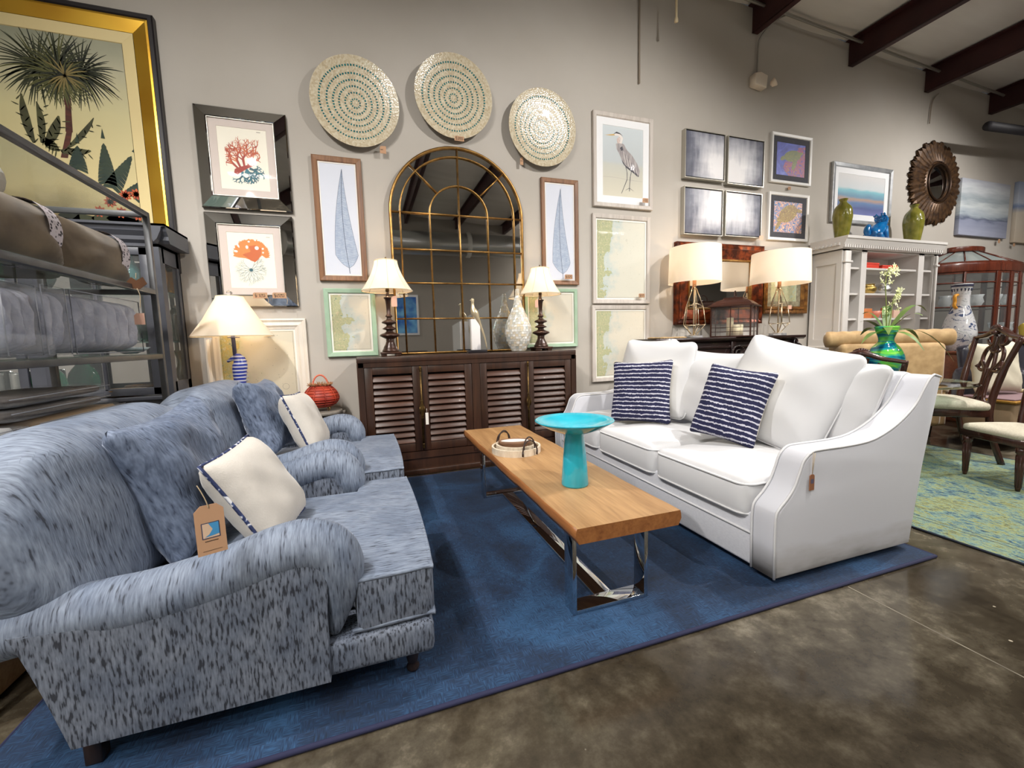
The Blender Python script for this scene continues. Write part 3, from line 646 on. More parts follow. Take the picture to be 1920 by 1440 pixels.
# --- heron
HSKY = ramp_mat('heron_wash', [(0, (206, 200, 180)), (.2, (196, 192, 176)), (.33, (190, 190, 180)), (.36, (184, 190, 192)), (.7, (196, 204, 208)), (1, (208, 212, 212))], 2, .95, (5, 5, 9), .07)
HG = mat('heron_grey', (176, 168, 166), .8, var=(140, 132, 134), scale=(40, 40, 12)); HD = mat('heron_dark', (52, 50, 62), .8); HW = mat('heron_white', (226, 218, 212), .8); BEAK = mat('beak', (204, 168, 96), .8); HP = mat('heron_neck', (190, 164, 156), .8, var=(220, 204, 196), scale=(50, 50, 50))
def art_heron(b, w, h):
    b.flat([(0, 0), (w, 0), (w, h), (0, h)], A0+.0004, HSKY)
    P_ = lambda pts: [(x*w, z*h) for x, z in pts]
    b.flat(P_([(.02, .27), (.3, .275), (.6, .26), (.98, .25), (.98, .247), (.6, .257), (.3, .272), (.02, .267)]), A0, HG)
    b.flat(P_([(.32, .75), (.42, .78), (.52, .76), (.6, .68), (.72, .62), (.86, .5), (.92, .4), (.9, .33), (.82, .37), (.68, .42), (.56, .46), (.46, .54), (.4, .62), (.34, .68)]), A0-.0004, HG)
    b.flat(P_([(.46, .54), (.56, .46), (.68, .42), (.84, .36), (.9, .33), (.88, .31), (.74, .37), (.6, .42), (.5, .48)]), A0-.0007, HD)
    b.flat(P_([(.36, .76), (.34, .82), (.4, .86), (.44, .84), (.42, .8), (.46, .77)]), A0-.0006, HP)
    b.flat(P_([(.26, .86), (.34, .92), (.44, .9), (.5, .84), (.46, .76), (.42, .77), (.44, .84), (.38, .87)]), A0-.0008, HW)
    b.flat(P_([(.26, .885), (.34, .925), (.42, .91), (.5, .87), (.42, .895), (.33, .9)]), A0-.001, HD)
    b.flat(P_([(.05, .855), (.28, .888), (.3, .868), (.2, .858)]), A0-.001, BEAK)
    b.flat(P_([(.42, .7), (.48, .73), (.5, .68), (.46, .66)]), A0-.001, HD)
    for x, z, x2, z2 in ((.56, .46, .6, .36), (.6, .36, .6, .26), (.6, .26, .46, .05), (.72, .42, .68, .3), (.68, .3, .66, .14), (.66, .14, .56, .1), (.66, .14, .76, .1), (.66, .14, .66, .09)):
        b.flat([(x*w-.004, z*h), (x*w+.004, z*h), (x2*w+.003, z2*h), (x2*w-.003, z2*h)], A0-.0008, HD)
    for i in range(9):
        x = .5+.04*i; b.flat([(x*w, (.66-.03*i)*h), (x*w+.004, (.66-.03*i)*h), ((x+.06)*w, (.5-.025*i)*h), ((x+.055)*w, (.5-.025*i)*h)], A0-.0009, HD if i % 2 else HW)
framed('heron_print', 'tall print of a grey heron on a beach in a whitewashed frame', 'framed print', rect((1114, 205), (1228, 224), (1222, 393), (1112, 386), WY-.035), .045, GREYW, art_heron, matw=.07, mm=mat('white_mat', (232, 232, 234), .7), depth=.035)
price_tag(1210, 376, WY-.07, .07, .045, '-55', 'kraft tag in the lower corner of the heron print')
# --- four abstract canvases
def vanish(name, cx, cz, w, h):
    m, nt, b = _new(name); b.inputs['Roughness'].default_value = .45
    tc = nd(nt, 'ShaderNodeTexCoord'); mp = nd(nt, 'ShaderNodeMapping'); mp.inputs['Location'].default_value = (-cx, 0, -cz); nt.links.new(tc.outputs['Object'], mp.inputs[0])
    mp2 = nd(nt, 'ShaderNodeMapping'); mp2.inputs['Scale'].default_value = (.9/w, 0, .9/h); nt.links.new(mp.outputs[0], mp2.inputs[0])
    sp = nd(nt, 'ShaderNodeSeparateXYZ'); nt.links.new(mp2.outputs[0], sp.inputs[0])
    ab = []
    for k in (0, 2):
        a = nd(nt, 'ShaderNodeMath', _operation='ABSOLUTE'); nt.links.new(sp.outputs[k], a.inputs[0]); ab.append(a)
    mx = nd(nt, 'ShaderNodeMath', _operation='SMOOTH_MAX'); mx.inputs[2].default_value = .25; nt.links.new(ab[0].outputs[0], mx.inputs[0]); nt.links.new(ab[1].outputs[0], mx.inputs[1])
    n = nd(nt, 'ShaderNodeTexNoise', Scale=1, Detail=5); nt.links.new(coords(nt, (20, 3, 4), rot=(0, .12, 0)), n.inputs[0])
    n2 = nd(nt, 'ShaderNodeTexNoise', Scale=1, Detail=5); nt.links.new(coords(nt, (4, 3, 9)), n2.inputs[0])
    s = nd(nt, 'ShaderNodeMath', _operation='ADD'); nt.links.new(n.outputs[0], s.inputs[0]); nt.links.new(n2.outputs[0], s.inputs[1])
    f = nd(nt, 'ShaderNodeMath', _operation='MULTIPLY_ADD'); f.inputs[1].default_value = .32; nt.links.new(s.outputs[0], f.inputs[0]); nt.links.new(mx.outputs[0], f.inputs[2])
    g = nd(nt, 'ShaderNodeMath', _operation='SUBTRACT'); g.inputs[1].default_value = .32; nt.links.new(f.outputs[0], g.inputs[0])
    nt.links.new(ramp(nt, g.outputs[0], [(.28, hexc((232, 230, 232))), (.5, hexc((184, 184, 192))), (.72, hexc((104, 106, 120))), (.95, hexc((52, 54, 70)))]), b.inputs['Base Color']); return m
SILV = mat('brushed_silver', (186, 182, 172), .35, metal=.6)
sq = [((1285, 241), (1361, 252), (1357, 340), (1283, 333), 'upper row beside the heron print', 1, 0), ((1367, 254), (1436, 265), (1428, 351), (1361, 345), 'upper row beside the turtle prints', 0, 0),
      ((1283, 349), (1357, 356), (1352, 443), (1281, 439), 'lower row nearer the charts', 1, 1), ((1361, 357), (1430, 365), (1424, 446), (1358, 443), 'lower row beside a turtle print', 0, 1)]
for i, (a, b_, c, d, pos, ux, uz) in enumerate(sq):
    x0, x1, z0, z1 = rect(a, b_, c, d, WY-.055); w, h = x1-x0, z1-z0
    t = thing('abstract_canvas', 'grey and white abstract in silver box frame, '+pos, 'painting', (x0, WY-.002, z0), 0, 'four grey abstract canvases')
    b = B(SILV); b.ring(0, w, 0, h, [(0, 0), (0, .062), (.008, .062), (.008, .03)]); b.flat([(0, 0), (w, 0), (w, h), (0, h)], 0); b.out('frame', t)
    b = B(mat('black_gap', (20, 20, 22), .7)); b.ring(0, w, 0, h, [(.008, .045), (.02, .045)]); b.out('reveal', t)
    b = B(vanish('grey_abstract_%d' % i, (w*(.98 if ux else .02)), (h*(.12 if not uz else .8)), w*1.05, h*1.1)); b.box(0, w-.036, -.01, 0, 0, h-.036, bev=.003); o = b.out('canvas', t); o.location = (.018, -.046, .018)
price_tag(1427, 446, WY-.09, .06, .05, '', 'pink tag under the abstract canvas beside the lower turtle print', m=TAGP)
# --- turtle prints
def dapple(name, cols, s=26, dist=2.0):
    m, nt, b = _new(name); b.inputs['Roughness'].default_value = .5
    n = nd(nt, 'ShaderNodeTexNoise', Scale=1, Detail=4, Roughness=.6, Distortion=dist); nt.links.new(coords(nt, (s, s, s)), n.inputs[0])
    k = len(cols); nt.links.new(ramp(nt, n.outputs[0], [(.3+.4*i/(k-1), hexc(c)) for i, c in enumerate(cols)]), b.inputs['Base Color']); return m
D1 = dapple('reef_purple', [(30, 40, 110), (60, 60, 160), (120, 60, 130), (190, 60, 90), (60, 90, 60), (226, 130, 110)]); D1b = dapple('sea_violet', [(50, 56, 150), (70, 84, 190), (96, 110, 200)], 5)
D2 = dapple('reef_blue', [(20, 30, 90), (30, 80, 160), (70, 150, 200), (220, 120, 60), (240, 220, 190), (180, 50, 40)], 30)
SH = dapple('turtle_shell', [(50, 60, 30), (140, 140, 60), (60, 80, 60), (190, 180, 90)], 50); SH2 = dapple('turtle_shell_gold', [(40, 30, 24), (170, 130, 40), (90, 60, 30), (210, 180, 70), (50, 90, 70)], 40)
def art_turtle(k):
    def f(b, w, h):
        b.flat([(0, 0), (w, 0), (w, h), (0, h)], A0+.0006, (D1b, D2)[k])
        e = lambda cx, cz, rx, rz, a: [(w*cx+w*(rx*math.cos(q*PI/10)*math.cos(a)-rz*math.sin(q*PI/10)*math.sin(a)), h*cz+h*(rx*math.cos(q*PI/10)*math.sin(a)+rz*math.sin(q*PI/10)*math.cos(a))) for q in range(20)]
        if k == 0:
            b.flat([(0, 0), (w, 0), (w, .95*h), (.75*w, .9*h), (.62*w, .55*h), (.3*w, .42*h), (.2*w, .2*h), (.12*w, .05*h)][0:2]+[(w, .95*h), (.75*w, .9*h), (.6*w, .55*h), (.3*w, .42*h), (.22*w, .2*h), (.45*w, .0)], A0+.0002, D1)
            b.flat(e(.55, .62, .3, .17, .25), A0, SH); b.flat(e(.22, .52, .1, .06, .6), A0-.0002, SH); b.flat(e(.62, .38, .07, .2, -.3), A0-.0003, SH); b.flat(e(.82, .72, .1, .05, .3), A0-.0002, SH)
        else:
            b.flat(e(.5, .62, .36, .24, .7), A0, SH2); b.flat(e(.2, .3, .06, .26, -.5), A0-.0002, SH2); b.flat(e(.85, .74, .14, .06, -.2), A0-.0002, SH2); b.flat(e(.22, .42, .12, .08, .5), A0-.0004, SH2)
    return f
WHT = mat('white_gloss_frame', (228, 226, 224), .4); NAVYM = mat('navy_mat', (26, 26, 42), .8)
framed('turtle_print', 'purple sea turtle print with dark mat in a white frame, upper of the pair', 'framed print', rect((1451, 246), (1526, 259), (1519, 349), (1443, 340), WY-.03), .035, WHT, art_turtle(0), matw=.06, mm=NAVYM, fillet=None, group='white framed turtle prints')
framed('turtle_print', 'blue and orange sea turtle print in a white frame, lower of the pair', 'framed print', rect((1443, 359), (1520, 366), (1513, 453), (1440, 449), WY-.03), .035, WHT, art_turtle(1), matw=.06, mm=NAVYM, group='white framed turtle prints')
price_tag(1480, 353, WY-.02, .045, .035, '-5', 'kraft tag on the wall between the two turtle prints')
# --- sea painting, sunburst mirror, canvases
SEA = ramp_mat('abstract_sea', [(0, (96, 104, 170)), (.16, (50, 66, 132)), (.3, (70, 110, 160)), (.4, (168, 134, 112)), (.48, (88, 132, 160)), (.62, (110, 176, 190)), (.68, (196, 202, 206)), (1, (206, 204, 204))], 2, .48, (3, 3, 12), .16)
def art_fill(m):
    def f(b, w, h): b.flat([(0, 0), (w, 0), (w, h), (0, h)], A0, m)
    return f
framed('seascape_print', 'blue and white abstract seascape in a wide silver frame behind the green vase', 'framed print', rect((1566, 303), (1677, 318), (1667, 422), (1556, 418), WY-.035), .05, mat('silver_leaf_frame', (196, 198, 200), .3, metal=.7, var=(170, 172, 176), scale=(12, 12, 12)), art_fill(SEA), matw=.07, mm=mat('white_mat', (232, 232, 234), .7), depth=.04)
c = at_y(1753, 344, WY-.03); ry = at_y(1753, 264, WY-.03).z-c.z; rx = (at_y(1802, 350, WY-.03).x-at_y(1703, 345, WY-.03).x)/2
t = thing('sunburst_mirror', 'round carved sunburst mirror in dark brown and gold feathers', 'mirror', (c.x, WY-.002, c.z))
SUN = mat('carved_bronze', (92, 66, 42), .4, metal=.35, var=(52, 36, 26), scale=(20, 20, 20)); rr = (rx+ry)/2
b = B(SUN); M = Matrix.Rotation(R(90), 4, 'X')
for k in range(40):
    a = 2*PI*k/40; ca, sa = math.cos(a), math.sin(a); r0, r1 = rr*.5, rr*(1.0 if k % 2 else .96)
    for s_, dy in ((-1, 0), (1, 0)):
        q = .09*rr*s_
        b.add([(r0*ca, -.075, r0*sa), (r0*ca-sa*q*.5, -.055, r0*sa+ca*q*.5), (r1*.85*ca-sa*q, -.045, r1*.85*sa+ca*q), (r1*ca-sa*q*.3, -.03, r1*sa+ca*q*.3), (r1*.93*ca, -.055, r1*.93*sa), (r1*ca, -.0, r1*sa), (r1*.9*ca-sa*q, -.0, r1*.9*sa+ca*q)], [(0, 1, 2, 4), (2, 3, 4), (2, 6, 5, 3)], None, False)
b.lathe([(rr*.9, 0), (rr*.9, .03), (rr*.5, .05), (rr*.46, .07), (rr*.43, .08), (rr*.4, .05)], M=M, n=48, cap=False); b.out('frame', t)
b = B(mat('dark_bronze_bead', (58, 40, 28), .3, metal=.5)); b.tube([(rr*.43*math.cos(k*PI/24), -.08, rr*.43*math.sin(k*PI/24)) for k in range(48)], .014, closed=True); b.out('bead', t)
b = B(MIR); b.lathe([(rr*.42, .045), (rr*.36, .055), (0, .055)], M=M, n=48, cap=False); b.out('mirror_glass', t)
BEA = ramp_mat('surf_canvas', [(0, (160, 164, 184)), (.2, (136, 142, 164)), (.24, (90, 98, 120)), (.3, (160, 170, 180)), (.42, (196, 202, 204)), (.52, (150, 160, 168)), (.66, (196, 200, 204)), (.8, (164, 166, 178)), (1, (150, 144, 160))], 2, 1.0, (3, 3, 20), .22, detail=8)
BEA2 = ramp_mat('beach_canvas', [(0, (190, 176, 158)), (.45, (206, 196, 182)), (.55, (120, 140, 180)), (.6, (190, 198, 214)), (1, (150, 164, 196))], 2, 1.0, (3, 3, 9), .1)
q = rect((1806, 333), (1894, 347), (1886, 447), (1794, 440), WY-.05)
b = B(BEA); b.box(0, q[1]-q[0], -.055, 0, 0, q[3]-q[2], bev=.004); tag(b.out('seascape_canvas', loc=(q[0], WY-.001, q[2])), 'unframed canvas of grey surf beside the sunburst mirror', 'painting')
q = rect((1912, 341), (1990, 352), (1982, 460), (1900, 455), WY-.05)
b = B(BEA2); b.box(0, q[1]-q[0], -.055, 0, 0, q[3]-q[2], bev=.004); tag(b.out('seascape_canvas', loc=(q[0], WY-.001, q[2])), 'pale beach canvas cut off by the edge of the picture', 'painting')
price_tag(1873, 452, WY-.05, .05, .06, '', 'kraft tag under the grey surf canvas'); price_tag(1901, 459, WY-.05, .05, .05, '', 'kraft tag under the pale beach canvas')
# --- framed poster behind the bookcase
POST = ramp_mat('poster_colours', [(0, (30, 60, 130)), (.25, (40, 90, 160)), (.4, (200, 90, 60)), (.5, (60, 120, 180)), (.8, (100, 170, 200)), (1, (60, 90, 60))], 2, .9, (8, 8, 8), .3)
q = rect((1728, 446), (1771, 447), (1760, 574), (1718, 574), WY-.03); q = (q[0]-.3, q[1], q[2], min(q[3], 2.20))
framed('poster', 'colourful poster in a thick black frame behind the white bookcase', 'framed print', q, .06, BLK, art_fill(POST), depth=.03, glass=False)
SCR = mat('scribble_print', (206, 204, 204), .7, var=(176, 172, 196), scale=(22, 22, 22), lo=.52, hi=.58)
q = rect((1700, 578), (1760, 578), (1752, 655), (1700, 655), WY-.02); b = B(SCR); b.box(0, q[1]-q[0], -.02, 0, 0, q[3]-q[2]); tag(b.out('pale_print', loc=(q[0], WY-.001, q[2])), 'pale unframed print with lilac scribbles behind the bookcase edge', 'print')

# --- arched window mirror standing on the console
CT = 1.013                                   # console top height
q = [at_y(*p, WY-.04) for p in ((732, 396), (977, 414), (849, 278), (755, 662), (949, 656))]
mx0 = (q[0].x+at_y(745, 660, WY-.04).x)/2; mx1 = (q[1].x+at_y(984, 655, WY-.04).x)/2; mr = (mx1-mx0)/2; mcx = (mx0+mx1)/2; zs = (q[0].z+q[1].z)/2
t = thing('arched_mirror', 'tall gold arched window pane mirror standing on the louvred console', 'mirror', (mcx, WY-.03, CT))
zs -= CT; ztop = q[2].z-CT; vz = (ztop-zs)/mr
def arch(r, zb=0, n=32): return [(-r, zb)]+[(r*math.cos(R(180-180*i/n)), zs+r*vz*math.sin(R(180*i/n))) for i in range(n+1)]+[(r, zb)]
b = B(MIR); b.flat(arch(mr-.005, .01), -.012); b.flat(arch(mr-.005, .01), -.005); b.out('mirror_glass', t)
b = B(BRASS); P_ = arch(mr, .012); b.tube([(x, -.02, z) for x, z in P_], .013, closed=True, n=8); b.out('outer_frame', t)
b = B(BRASS); yb_ = -.024
def bar(p, q, r_=.0075): b.tube([(p[0], yb_, p[1]), (q[0], yb_, q[1])], r_, n=6)
b.tube([(x, yb_, z) for x, z in arch(mr*.865, .012)], .0075, n=6)
ri = mr*.44; b.tube([(x, yb_, z) for x, z in arch(ri, .012)], .0075, n=6)
bar((0, .012), (0, ztop)); 
for s_ in (-1, 1): bar((s_*ri*.72, zs+ri*.70*vz), (s_*mr*.72, zs+mr*.70*vz))
for yy in (405, 471, 532, 597): z = at_y(855, yy, WY-.04).z-CT; bar((-mr, z), (mr, z))
b.out('glazing_bars', t)

# --- copper framed mirror and gold framed map by the wire lamps
COP = mat('hammered_copper', (134, 62, 30), .32, metal=.55, var=(64, 28, 18), scale=(14, 14, 14), lo=.4, hi=.6, bump=.2, bscale=(40, 40, 40))
q = rect((1269, 452), (1433, 462), (1429, 606), (1268, 609), WY-.05); w, h = q[1]-q[0], q[3]-q[2]
t = thing('copper_mirror', 'square mirror in a wide mottled copper frame behind the wire lamps', 'mirror', (q[0], WY-.002, q[2]))
b = B(COP); b.ring(0, w, 0, h, [(0, 0), (0, .05), (.02, .06), (.05, .045), (.06, .055), (.17, .035)]); b.flat([(0, 0), (w, 0), (w, h), (0, h)], 0); b.out('frame', t)
b = B(BRASS); b.ring(0, w, 0, h, [(.165, .03), (.17, .045), (.185, .045), (.195, .02)]); b.out('bead', t)
b = B(MIR); b.flat([(.19, .19), (w-.19, .19), (w-.19, h-.19), (.19, h-.19)], -.022); b.out('mirror_glass', t, fixn=False)
GF = mat('old_gold_frame', (150, 104, 50), .35, metal=.6, var=(92, 58, 28), scale=(20, 20, 20))
q = rect((1436, 470), (1519, 473), (1512, 588), (1430, 588), WY-.05)
MG = map_mat('chart_green', .4, .5, (150, 160, 110), (176, 176, 140), (196, 196, 170), (160, 176, 150), 1.6)
framed('framed_chart', 'green chart in a deep old gold frame behind the second wire lamp', 'framed map', q, .09, GF, art_fill(MG), matw=.06, mm=mat('marbled_mat', (150, 142, 112), .7, var=(110, 100, 70), scale=(30, 30, 30)), depth=.06, prof=[(0, 0), (0, .05), (.015, .06), (.045, .04), (.06, .05), (.09, .02)])
price_tag(1480, 576, WY-.09, .07, .045, '', 'pale tag on the lower edge of the old gold frame', m=TAGP)

# ------------------------------------------------------------------ console with louvred doors
WAL = wood('dark_walnut', (34, 20, 13), (66, 40, 26), .38, axis=2, coat=.1); WALH = wood('dark_walnut_slats', (44, 25, 16), (84, 50, 33), .42, axis=0, coat=.05)
WALD = mat('dark_recess', (18, 11, 8), .6)
KX0, KX1, KY0, KY1 = -.086, 1.858, 3.584, 3.90
t = thing('louvred_console', 'dark walnut console cabinet with four louvred doors and brass rods', 'sideboard', (KX0, KY0, 0)); KW = KX1-KX0; KD = KY1-KY0
b = B(WAL); b.box(0, KW, 0, KD, .965, CT, bev=.006); b.box(0, .05, .0, KD, .16, .965); b.box(KW-.05, KW, 0, KD, .16, .965); b.box(KW/2-.035, KW/2+.035, .004, .06, .16, .965); b.box(0, KW, KD-.02, KD, .16, .965); b.box(0, KW, .01, KD, .14, .2)
b.box(.01, KW-.01, .0, .03, .93, .965); b.out('body', t)
b = B(WAL); b.box(.02, KW-.02, .02, .05, .02, .15); b.box(-.0, KW, -.01, KD, .0, .05, bev=.008); b.box(.02, .06, .05, KD, .04, .15); b.box(KW-.06, KW-.02, .05, KD, .04, .15); b.out('plinth', t)
b = B(WALD); b.box(.05, KW-.05, .10, .11, .2, .93); b.out('inner_panel', t)
hw = (KW-.10-.07)/4
for i in range(4):
    x0 = .05+hw*i+(.07 if i > 1 else 0)+.002; x1 = x0+hw-.004
    b = B(WAL); st = .062
    for a0, a1, c0, c1 in ((x0, x0+st, .205, .928), (x1-st, x1, .205, .928)): b.box(a0, a1, .006, .034, c0, c1, bev=.003)
    b.box(x0+st, x1-st, .008, .034, .205, .205+.07, bev=.003); b.box(x0+st, x1-st, .008, .034, .928-.06, .928, bev=.003)
    for k in range(11):
        z = .30+k*(.56/10.6); M = TRS(((x0+x1)/2, .02, z), 0, R(-32)); b.box(-(x1-x0)/2+st, (x1-x0)/2-st, -.006, .006, -.026, .026, WALH, bev=.004, M=M)
    b.out('door', t)
BR = mat('aged_brass', (112, 88, 48), .38, metal=.85, var=(70, 54, 32), scale=(30, 30, 30))
for i in (0, 1):
    x = .05+hw*(1+2*i)+.07*i
    b = B(BR); b.tube([(x, -.014, .24), (x, -.014, .91)], .0085, n=8)
    for z in (.25, .9): b.lathe([(.006, -.02), (.012, -.016), (.007, -.006), (.012, 0), (.007, .008), (.013, .016), (.006, .024)], c=(x, -.014, z), n=12)
    b.lathe([(.006, -.09), (.014, -.07), (.008, -.06), (.018, -.03), (.02, 0), (.018, .03), (.008, .06), (.014, .07), (.006, .09)], c=(x, -.016, .56), n=14, sy=.5)
    b.tube([(x-.016, -.024, .53), (x-.02, -.026, .56), (x-.016, -.024, .59)], .004); b.tube([(x+.016, -.024, .53), (x+.02, -.026, .56), (x+.016, -.024, .59)], .004); b.out('brass_rod', t)
p = at_y(801, 785, KY0-.04); b = B(mat('white_card', (222, 216, 206), .6)); b.box(-.012, .012, -.001, .001, -.05, .05); b.tube([(0, 0, .05), (0, 0, .085)], .0015, n=5); tag(b.out('price_tag', loc=(p.x, KY0-.035, p.z)), 'small white tag hanging from the brass rod of the console', 'price tag')

# ------------------------------------------------------------------ lamps
def shade_mat(name, col, tr=.55):
    m, nt, b = _new(name); nt.nodes.remove(b); out = nt.nodes['Material Output']
    d = nd(nt, 'ShaderNodeBsdfDiffuse'); d.inputs[0].default_value = hexc(col); t_ = nd(nt, 'ShaderNodeBsdfTranslucent'); t_.inputs[0].default_value = hexc(col)
    mx = nd(nt, 'ShaderNodeMixShader'); mx.inputs[0].default_value = tr; nt.links.new(d.outputs[0], mx.inputs[1]); nt.links.new(t_.outputs[0], mx.inputs[2]); nt.links.new(mx.outputs[0], out.inputs[0]); return m
SHD = shade_mat('linen_shade', (250, 240, 224), .34); TRIM = mat('shade_trim', (226, 212, 186), .8); BULB = mat('bulb_glass', (255, 240, 210), .4, emit=(255, 214, 150), es=12)
BRZ = mat('dark_bronze', (48, 30, 24), .3, metal=.3, var=(72, 46, 34), scale=(14, 14, 14), coat=.3)
WARM = (1, .73, .46)
def bulb(t, z, e, rad=.03):
    b = B(BULB); b.lathe([(0, z+.055), (.018, z+.045), (.027, z+.02), (.024, z), (.013, z-.03), (.013, z-.05)], n=16); b.out('bulb', t)
    l = bpy.data.lights.new('bulb_light', 'POINT'); l.energy = e; l.color = WARM; l.shadow_soft_size = rad
    o = bpy.data.objects.new('bulb_light', l); COL.objects.link(o); o.parent = t; o.location = (0, 0, z+.02)
def baluster_lamp(label, x, y, h, rs):
    t = thing('turned_table_lamp', label, 'table lamp', (x, y, CT), group='turned bronze lamps on the console'); k = h/.75
    b = B(BRZ)
    for i in range(4):
        a = PI/4+i*PI/2; b.box(-.022, .022, -.022, .022, 0, .022, bev=.005, M=Matrix.Translation((.062*1.3*math.cos(a), .062*1.3*math.sin(a), 0)))
    b.box(-.085, .085, -.085, .085, .018, .036, bev=.005); b.out('foot', t)
    pr = [(.068, .034), (.068, .05), (.06, .058), (.055, .075), (.04, .10), (.032, .125), (.036, .135), (.03, .14), (.05, .15), (.08, .165), (.083, .172), (.075, .182), (.04, .195), (.027, .205), (.03, .215), (.055, .222), (.057, .228), (.045, .236), (.026, .246), (.024, .256), (.03, .262), (.058, .272), (.062, .28), (.052, .288), (.024, .3), (.018, .315), (.02, .32), (.03, .325), (.026, .335), (.016, .345), (.017, .4), (.021, .45), (.026, .47), (.034, .475), (.034, .482), (.018, .487), (.014, .5), (.013, .53)]
    b = B(BRZ); b.lathe([(r, z*k) for r, z in pr], n=36); b.out('stem', t)
    b = B(BR); b.lathe([(.014, .53*k), (.016, .54*k), (.012, .56*k), (.016, .57*k), (.014, .60*k)], n=16); b.out('socket', t)
    z0 = .535*k; z1 = z0+.225*k*1.08; b = B(SHD); rb, rt_ = rs, rs*.44; n = 48
    prof = []
    for i in range(13):
        q = i/12; prof.append((rb+(rt_-rb)*(1-(1-q)**1.55)+0*q, z0+(z1-z0)*q))
    b.lathe(prof, n=n, cap=False); b.out('lamp_shade', t, fixn=False)
    b = B(TRIM); 
    for kx in range(8):
        a = 2*PI*kx/8; b.tube([(r*1.004*math.cos(a), r*1.004*math.sin(a), z) for r, z in prof], .0028, n=5)
    for r, z in (prof[0], prof[-1]): b.tube([(r*math.cos(i*PI/20), r*math.sin(i*PI/20), z) for i in range(40)], .004, closed=True, n=6)
    b.out('shade_trim', t)
    b = B(BR); b.tube([(0, 0, .6*k), (.035, 0, .64*k), (.035, 0, z1-.03), (0, 0, z1)], .0018, n=5); b.tube([(-rt_, 0, z1), (rt_, 0, z1)], .0018, n=5); b.tube([(0, -rt_, z1), (0, rt_, z1)], .0018, n=5); b.lathe([(0, z1), (.006, z1), (.009, z1+.01), (.005, z1+.018), (.008, z1+.026), (0, z1+.034)], n=12); b.out('harp', t)
    bulb(t, .66*k, 20)
    return t
baluster_lamp('bronze turned table lamp with cream bell shade by the leaf picture, left of the mirror', .19, 3.74, .76, .205)
baluster_lamp('bronze turned table lamp with cream bell shade beside the shell vase', 1.575, 3.75, .74, .195)
price_tag(739, 565, 3.60, .045, .085, '', 'pink tag hanging from the lamp beside the leaf picture', m=TAGP); price_tag(1006, 569, 3.6, .03, .07, '', 'pink tag hanging from the lamp beside the shell vase', m=TAGP)
# shell vase
MOP = nacre_vor('mother_of_pearl', (226, 222, 214), (176, 168, 150), 40, .12)
def pearl():
    m, nt, b = _new('pearl_tiles'); b.inputs['Roughness'].default_value = .12; b.inputs['Coat Weight'].default_value = .5
    oi = nd(nt, 'ShaderNodeNewGeometry'); nt.links.new(ramp(nt, oi.outputs['Random Per Island'], [(0, hexc((236, 234, 228))), (.4, hexc((206, 204, 196))), (.7, hexc((222, 206, 176))), (1, hexc((178, 186, 186)))]), b.inputs['Base Color']); return m
t = thing('shell_vase', 'tall mother of pearl tiled bottle vase beside the lamp on the console', 'vase', (1.335, 3.72, CT)); rnd = random.Random(2)
b = B(mat('pearl_grout', (200, 192, 176), .4)); vp = smooth([(.062, 0), (.078, .03), (.105, .09), (.122, .16), (.12, .22), (.1, .29), (.068, .36), (.043, .42), (.03, .47), (.022, .52), (.02, .57)], 3)
b.lathe([(r-.002, z) for r, z in vp], n=40); b.out('body', t)
PT = pearl(); b = B(PT); z = .006
def vr(z):
    for (r0, a), (r1, c_) in zip(vp, vp[1:]):
        if a <= z <= c_: return r0+(r1-r0)*(z-a)/max(1e-6, c_-a)
    return vp[-1][0]
while z < .55:
    hh = .022; r_ = vr(z+hh/2); nn = max(6, int(2*PI*r_/.026)); o_ = rnd.random()
    for k in range(nn):
        a0, a1 = 2*PI*(k+o_)/nn, 2*PI*(k+o_+.93)/nn; j = [rnd.uniform(-.002, .003) for _ in range(4)]
        b.add([((vr(zz_)+jj+.001)*math.cos(a), (vr(zz_)+jj+.001)*math.sin(a), zz_) for (a, zz_), jj in zip(((a0, z), (a1, z), (a1, z+hh*.94), (a0, z+hh*.94)), j)], [(0, 1, 2, 3)], None, False)
    z += hh
b.out('pearl_tiles', t, fixn=False)
# bird on a marble block
t = thing('heron_bookend', 'gilded long tailed bird on a tall white marble block with black base', 'sculpture', (.93, 3.70, CT))
b = B(BLK); b.box(-.085, .085, -.045, .045, 0, .028, bev=.002); b.out('base', t)
b = B(mat('white_marble', (226, 222, 220), .2, var=(170, 166, 170), scale=(9, 9, 4), lo=.52, hi=.62, detail=8)); b.box(-.05, .03, -.03, .03, .028, .30, bev=.002); b.out('marble_block', t)
BIRD = mat('pale_gilt', (206, 190, 158), .3, metal=.6)
b = B(BIRD); b.tube(smooth([(.09, -.02, .035), (.075, -.02, .12), (.045, -.02, .21), (.015, -.02, .29), (-.01, -.02, .345), (-.025, -.02, .385), (-.03, -.02, .42), (-.028, -.02, .45), (-.03, -.02, .475)]), [.004]*1+[.006+.0006*i for i in range(6)]+[.010+.001*i for i in range(10)]+[.02+.0022*i for i in range(6)]+[.033-.002*i for i in range(6)]+[.021-.0012*i for i in range(12)]+[.008]*8, n=12)if False else b.tube(smooth([(.09, -.02, .035), (.07, -.02, .14), (.04, -.02, .23), (.012, -.02, .30), (-.012, -.02, .35), (-.026, -.02, .39), (-.028, -.02, .43), (-.028, -.02, .46), (-.032, -.02, .48)], 4), [.004, .005, .006, .007, .008, .009, .01, .011, .012, .014, .016, .019, .022, .026, .03, .033, .034, .033, .03, .026, .022, .018, .016, .014, .013, .013, .014, .016, .015, .013, .010, .007, .003], n=12)
b.lathe([(0, -.02), (.012, -.012), (.017, 0), (.012, .012), (0, .018)], c=(-.028, -.02, .465), n=14); b.tube([(-.035, -.02, .468), (-.055, -.025, .462)], [.006, .001], n=6); b.tube([(-.01, -.045, .31), (-.012, -.03, .36)], .003); b.out('bird', t)

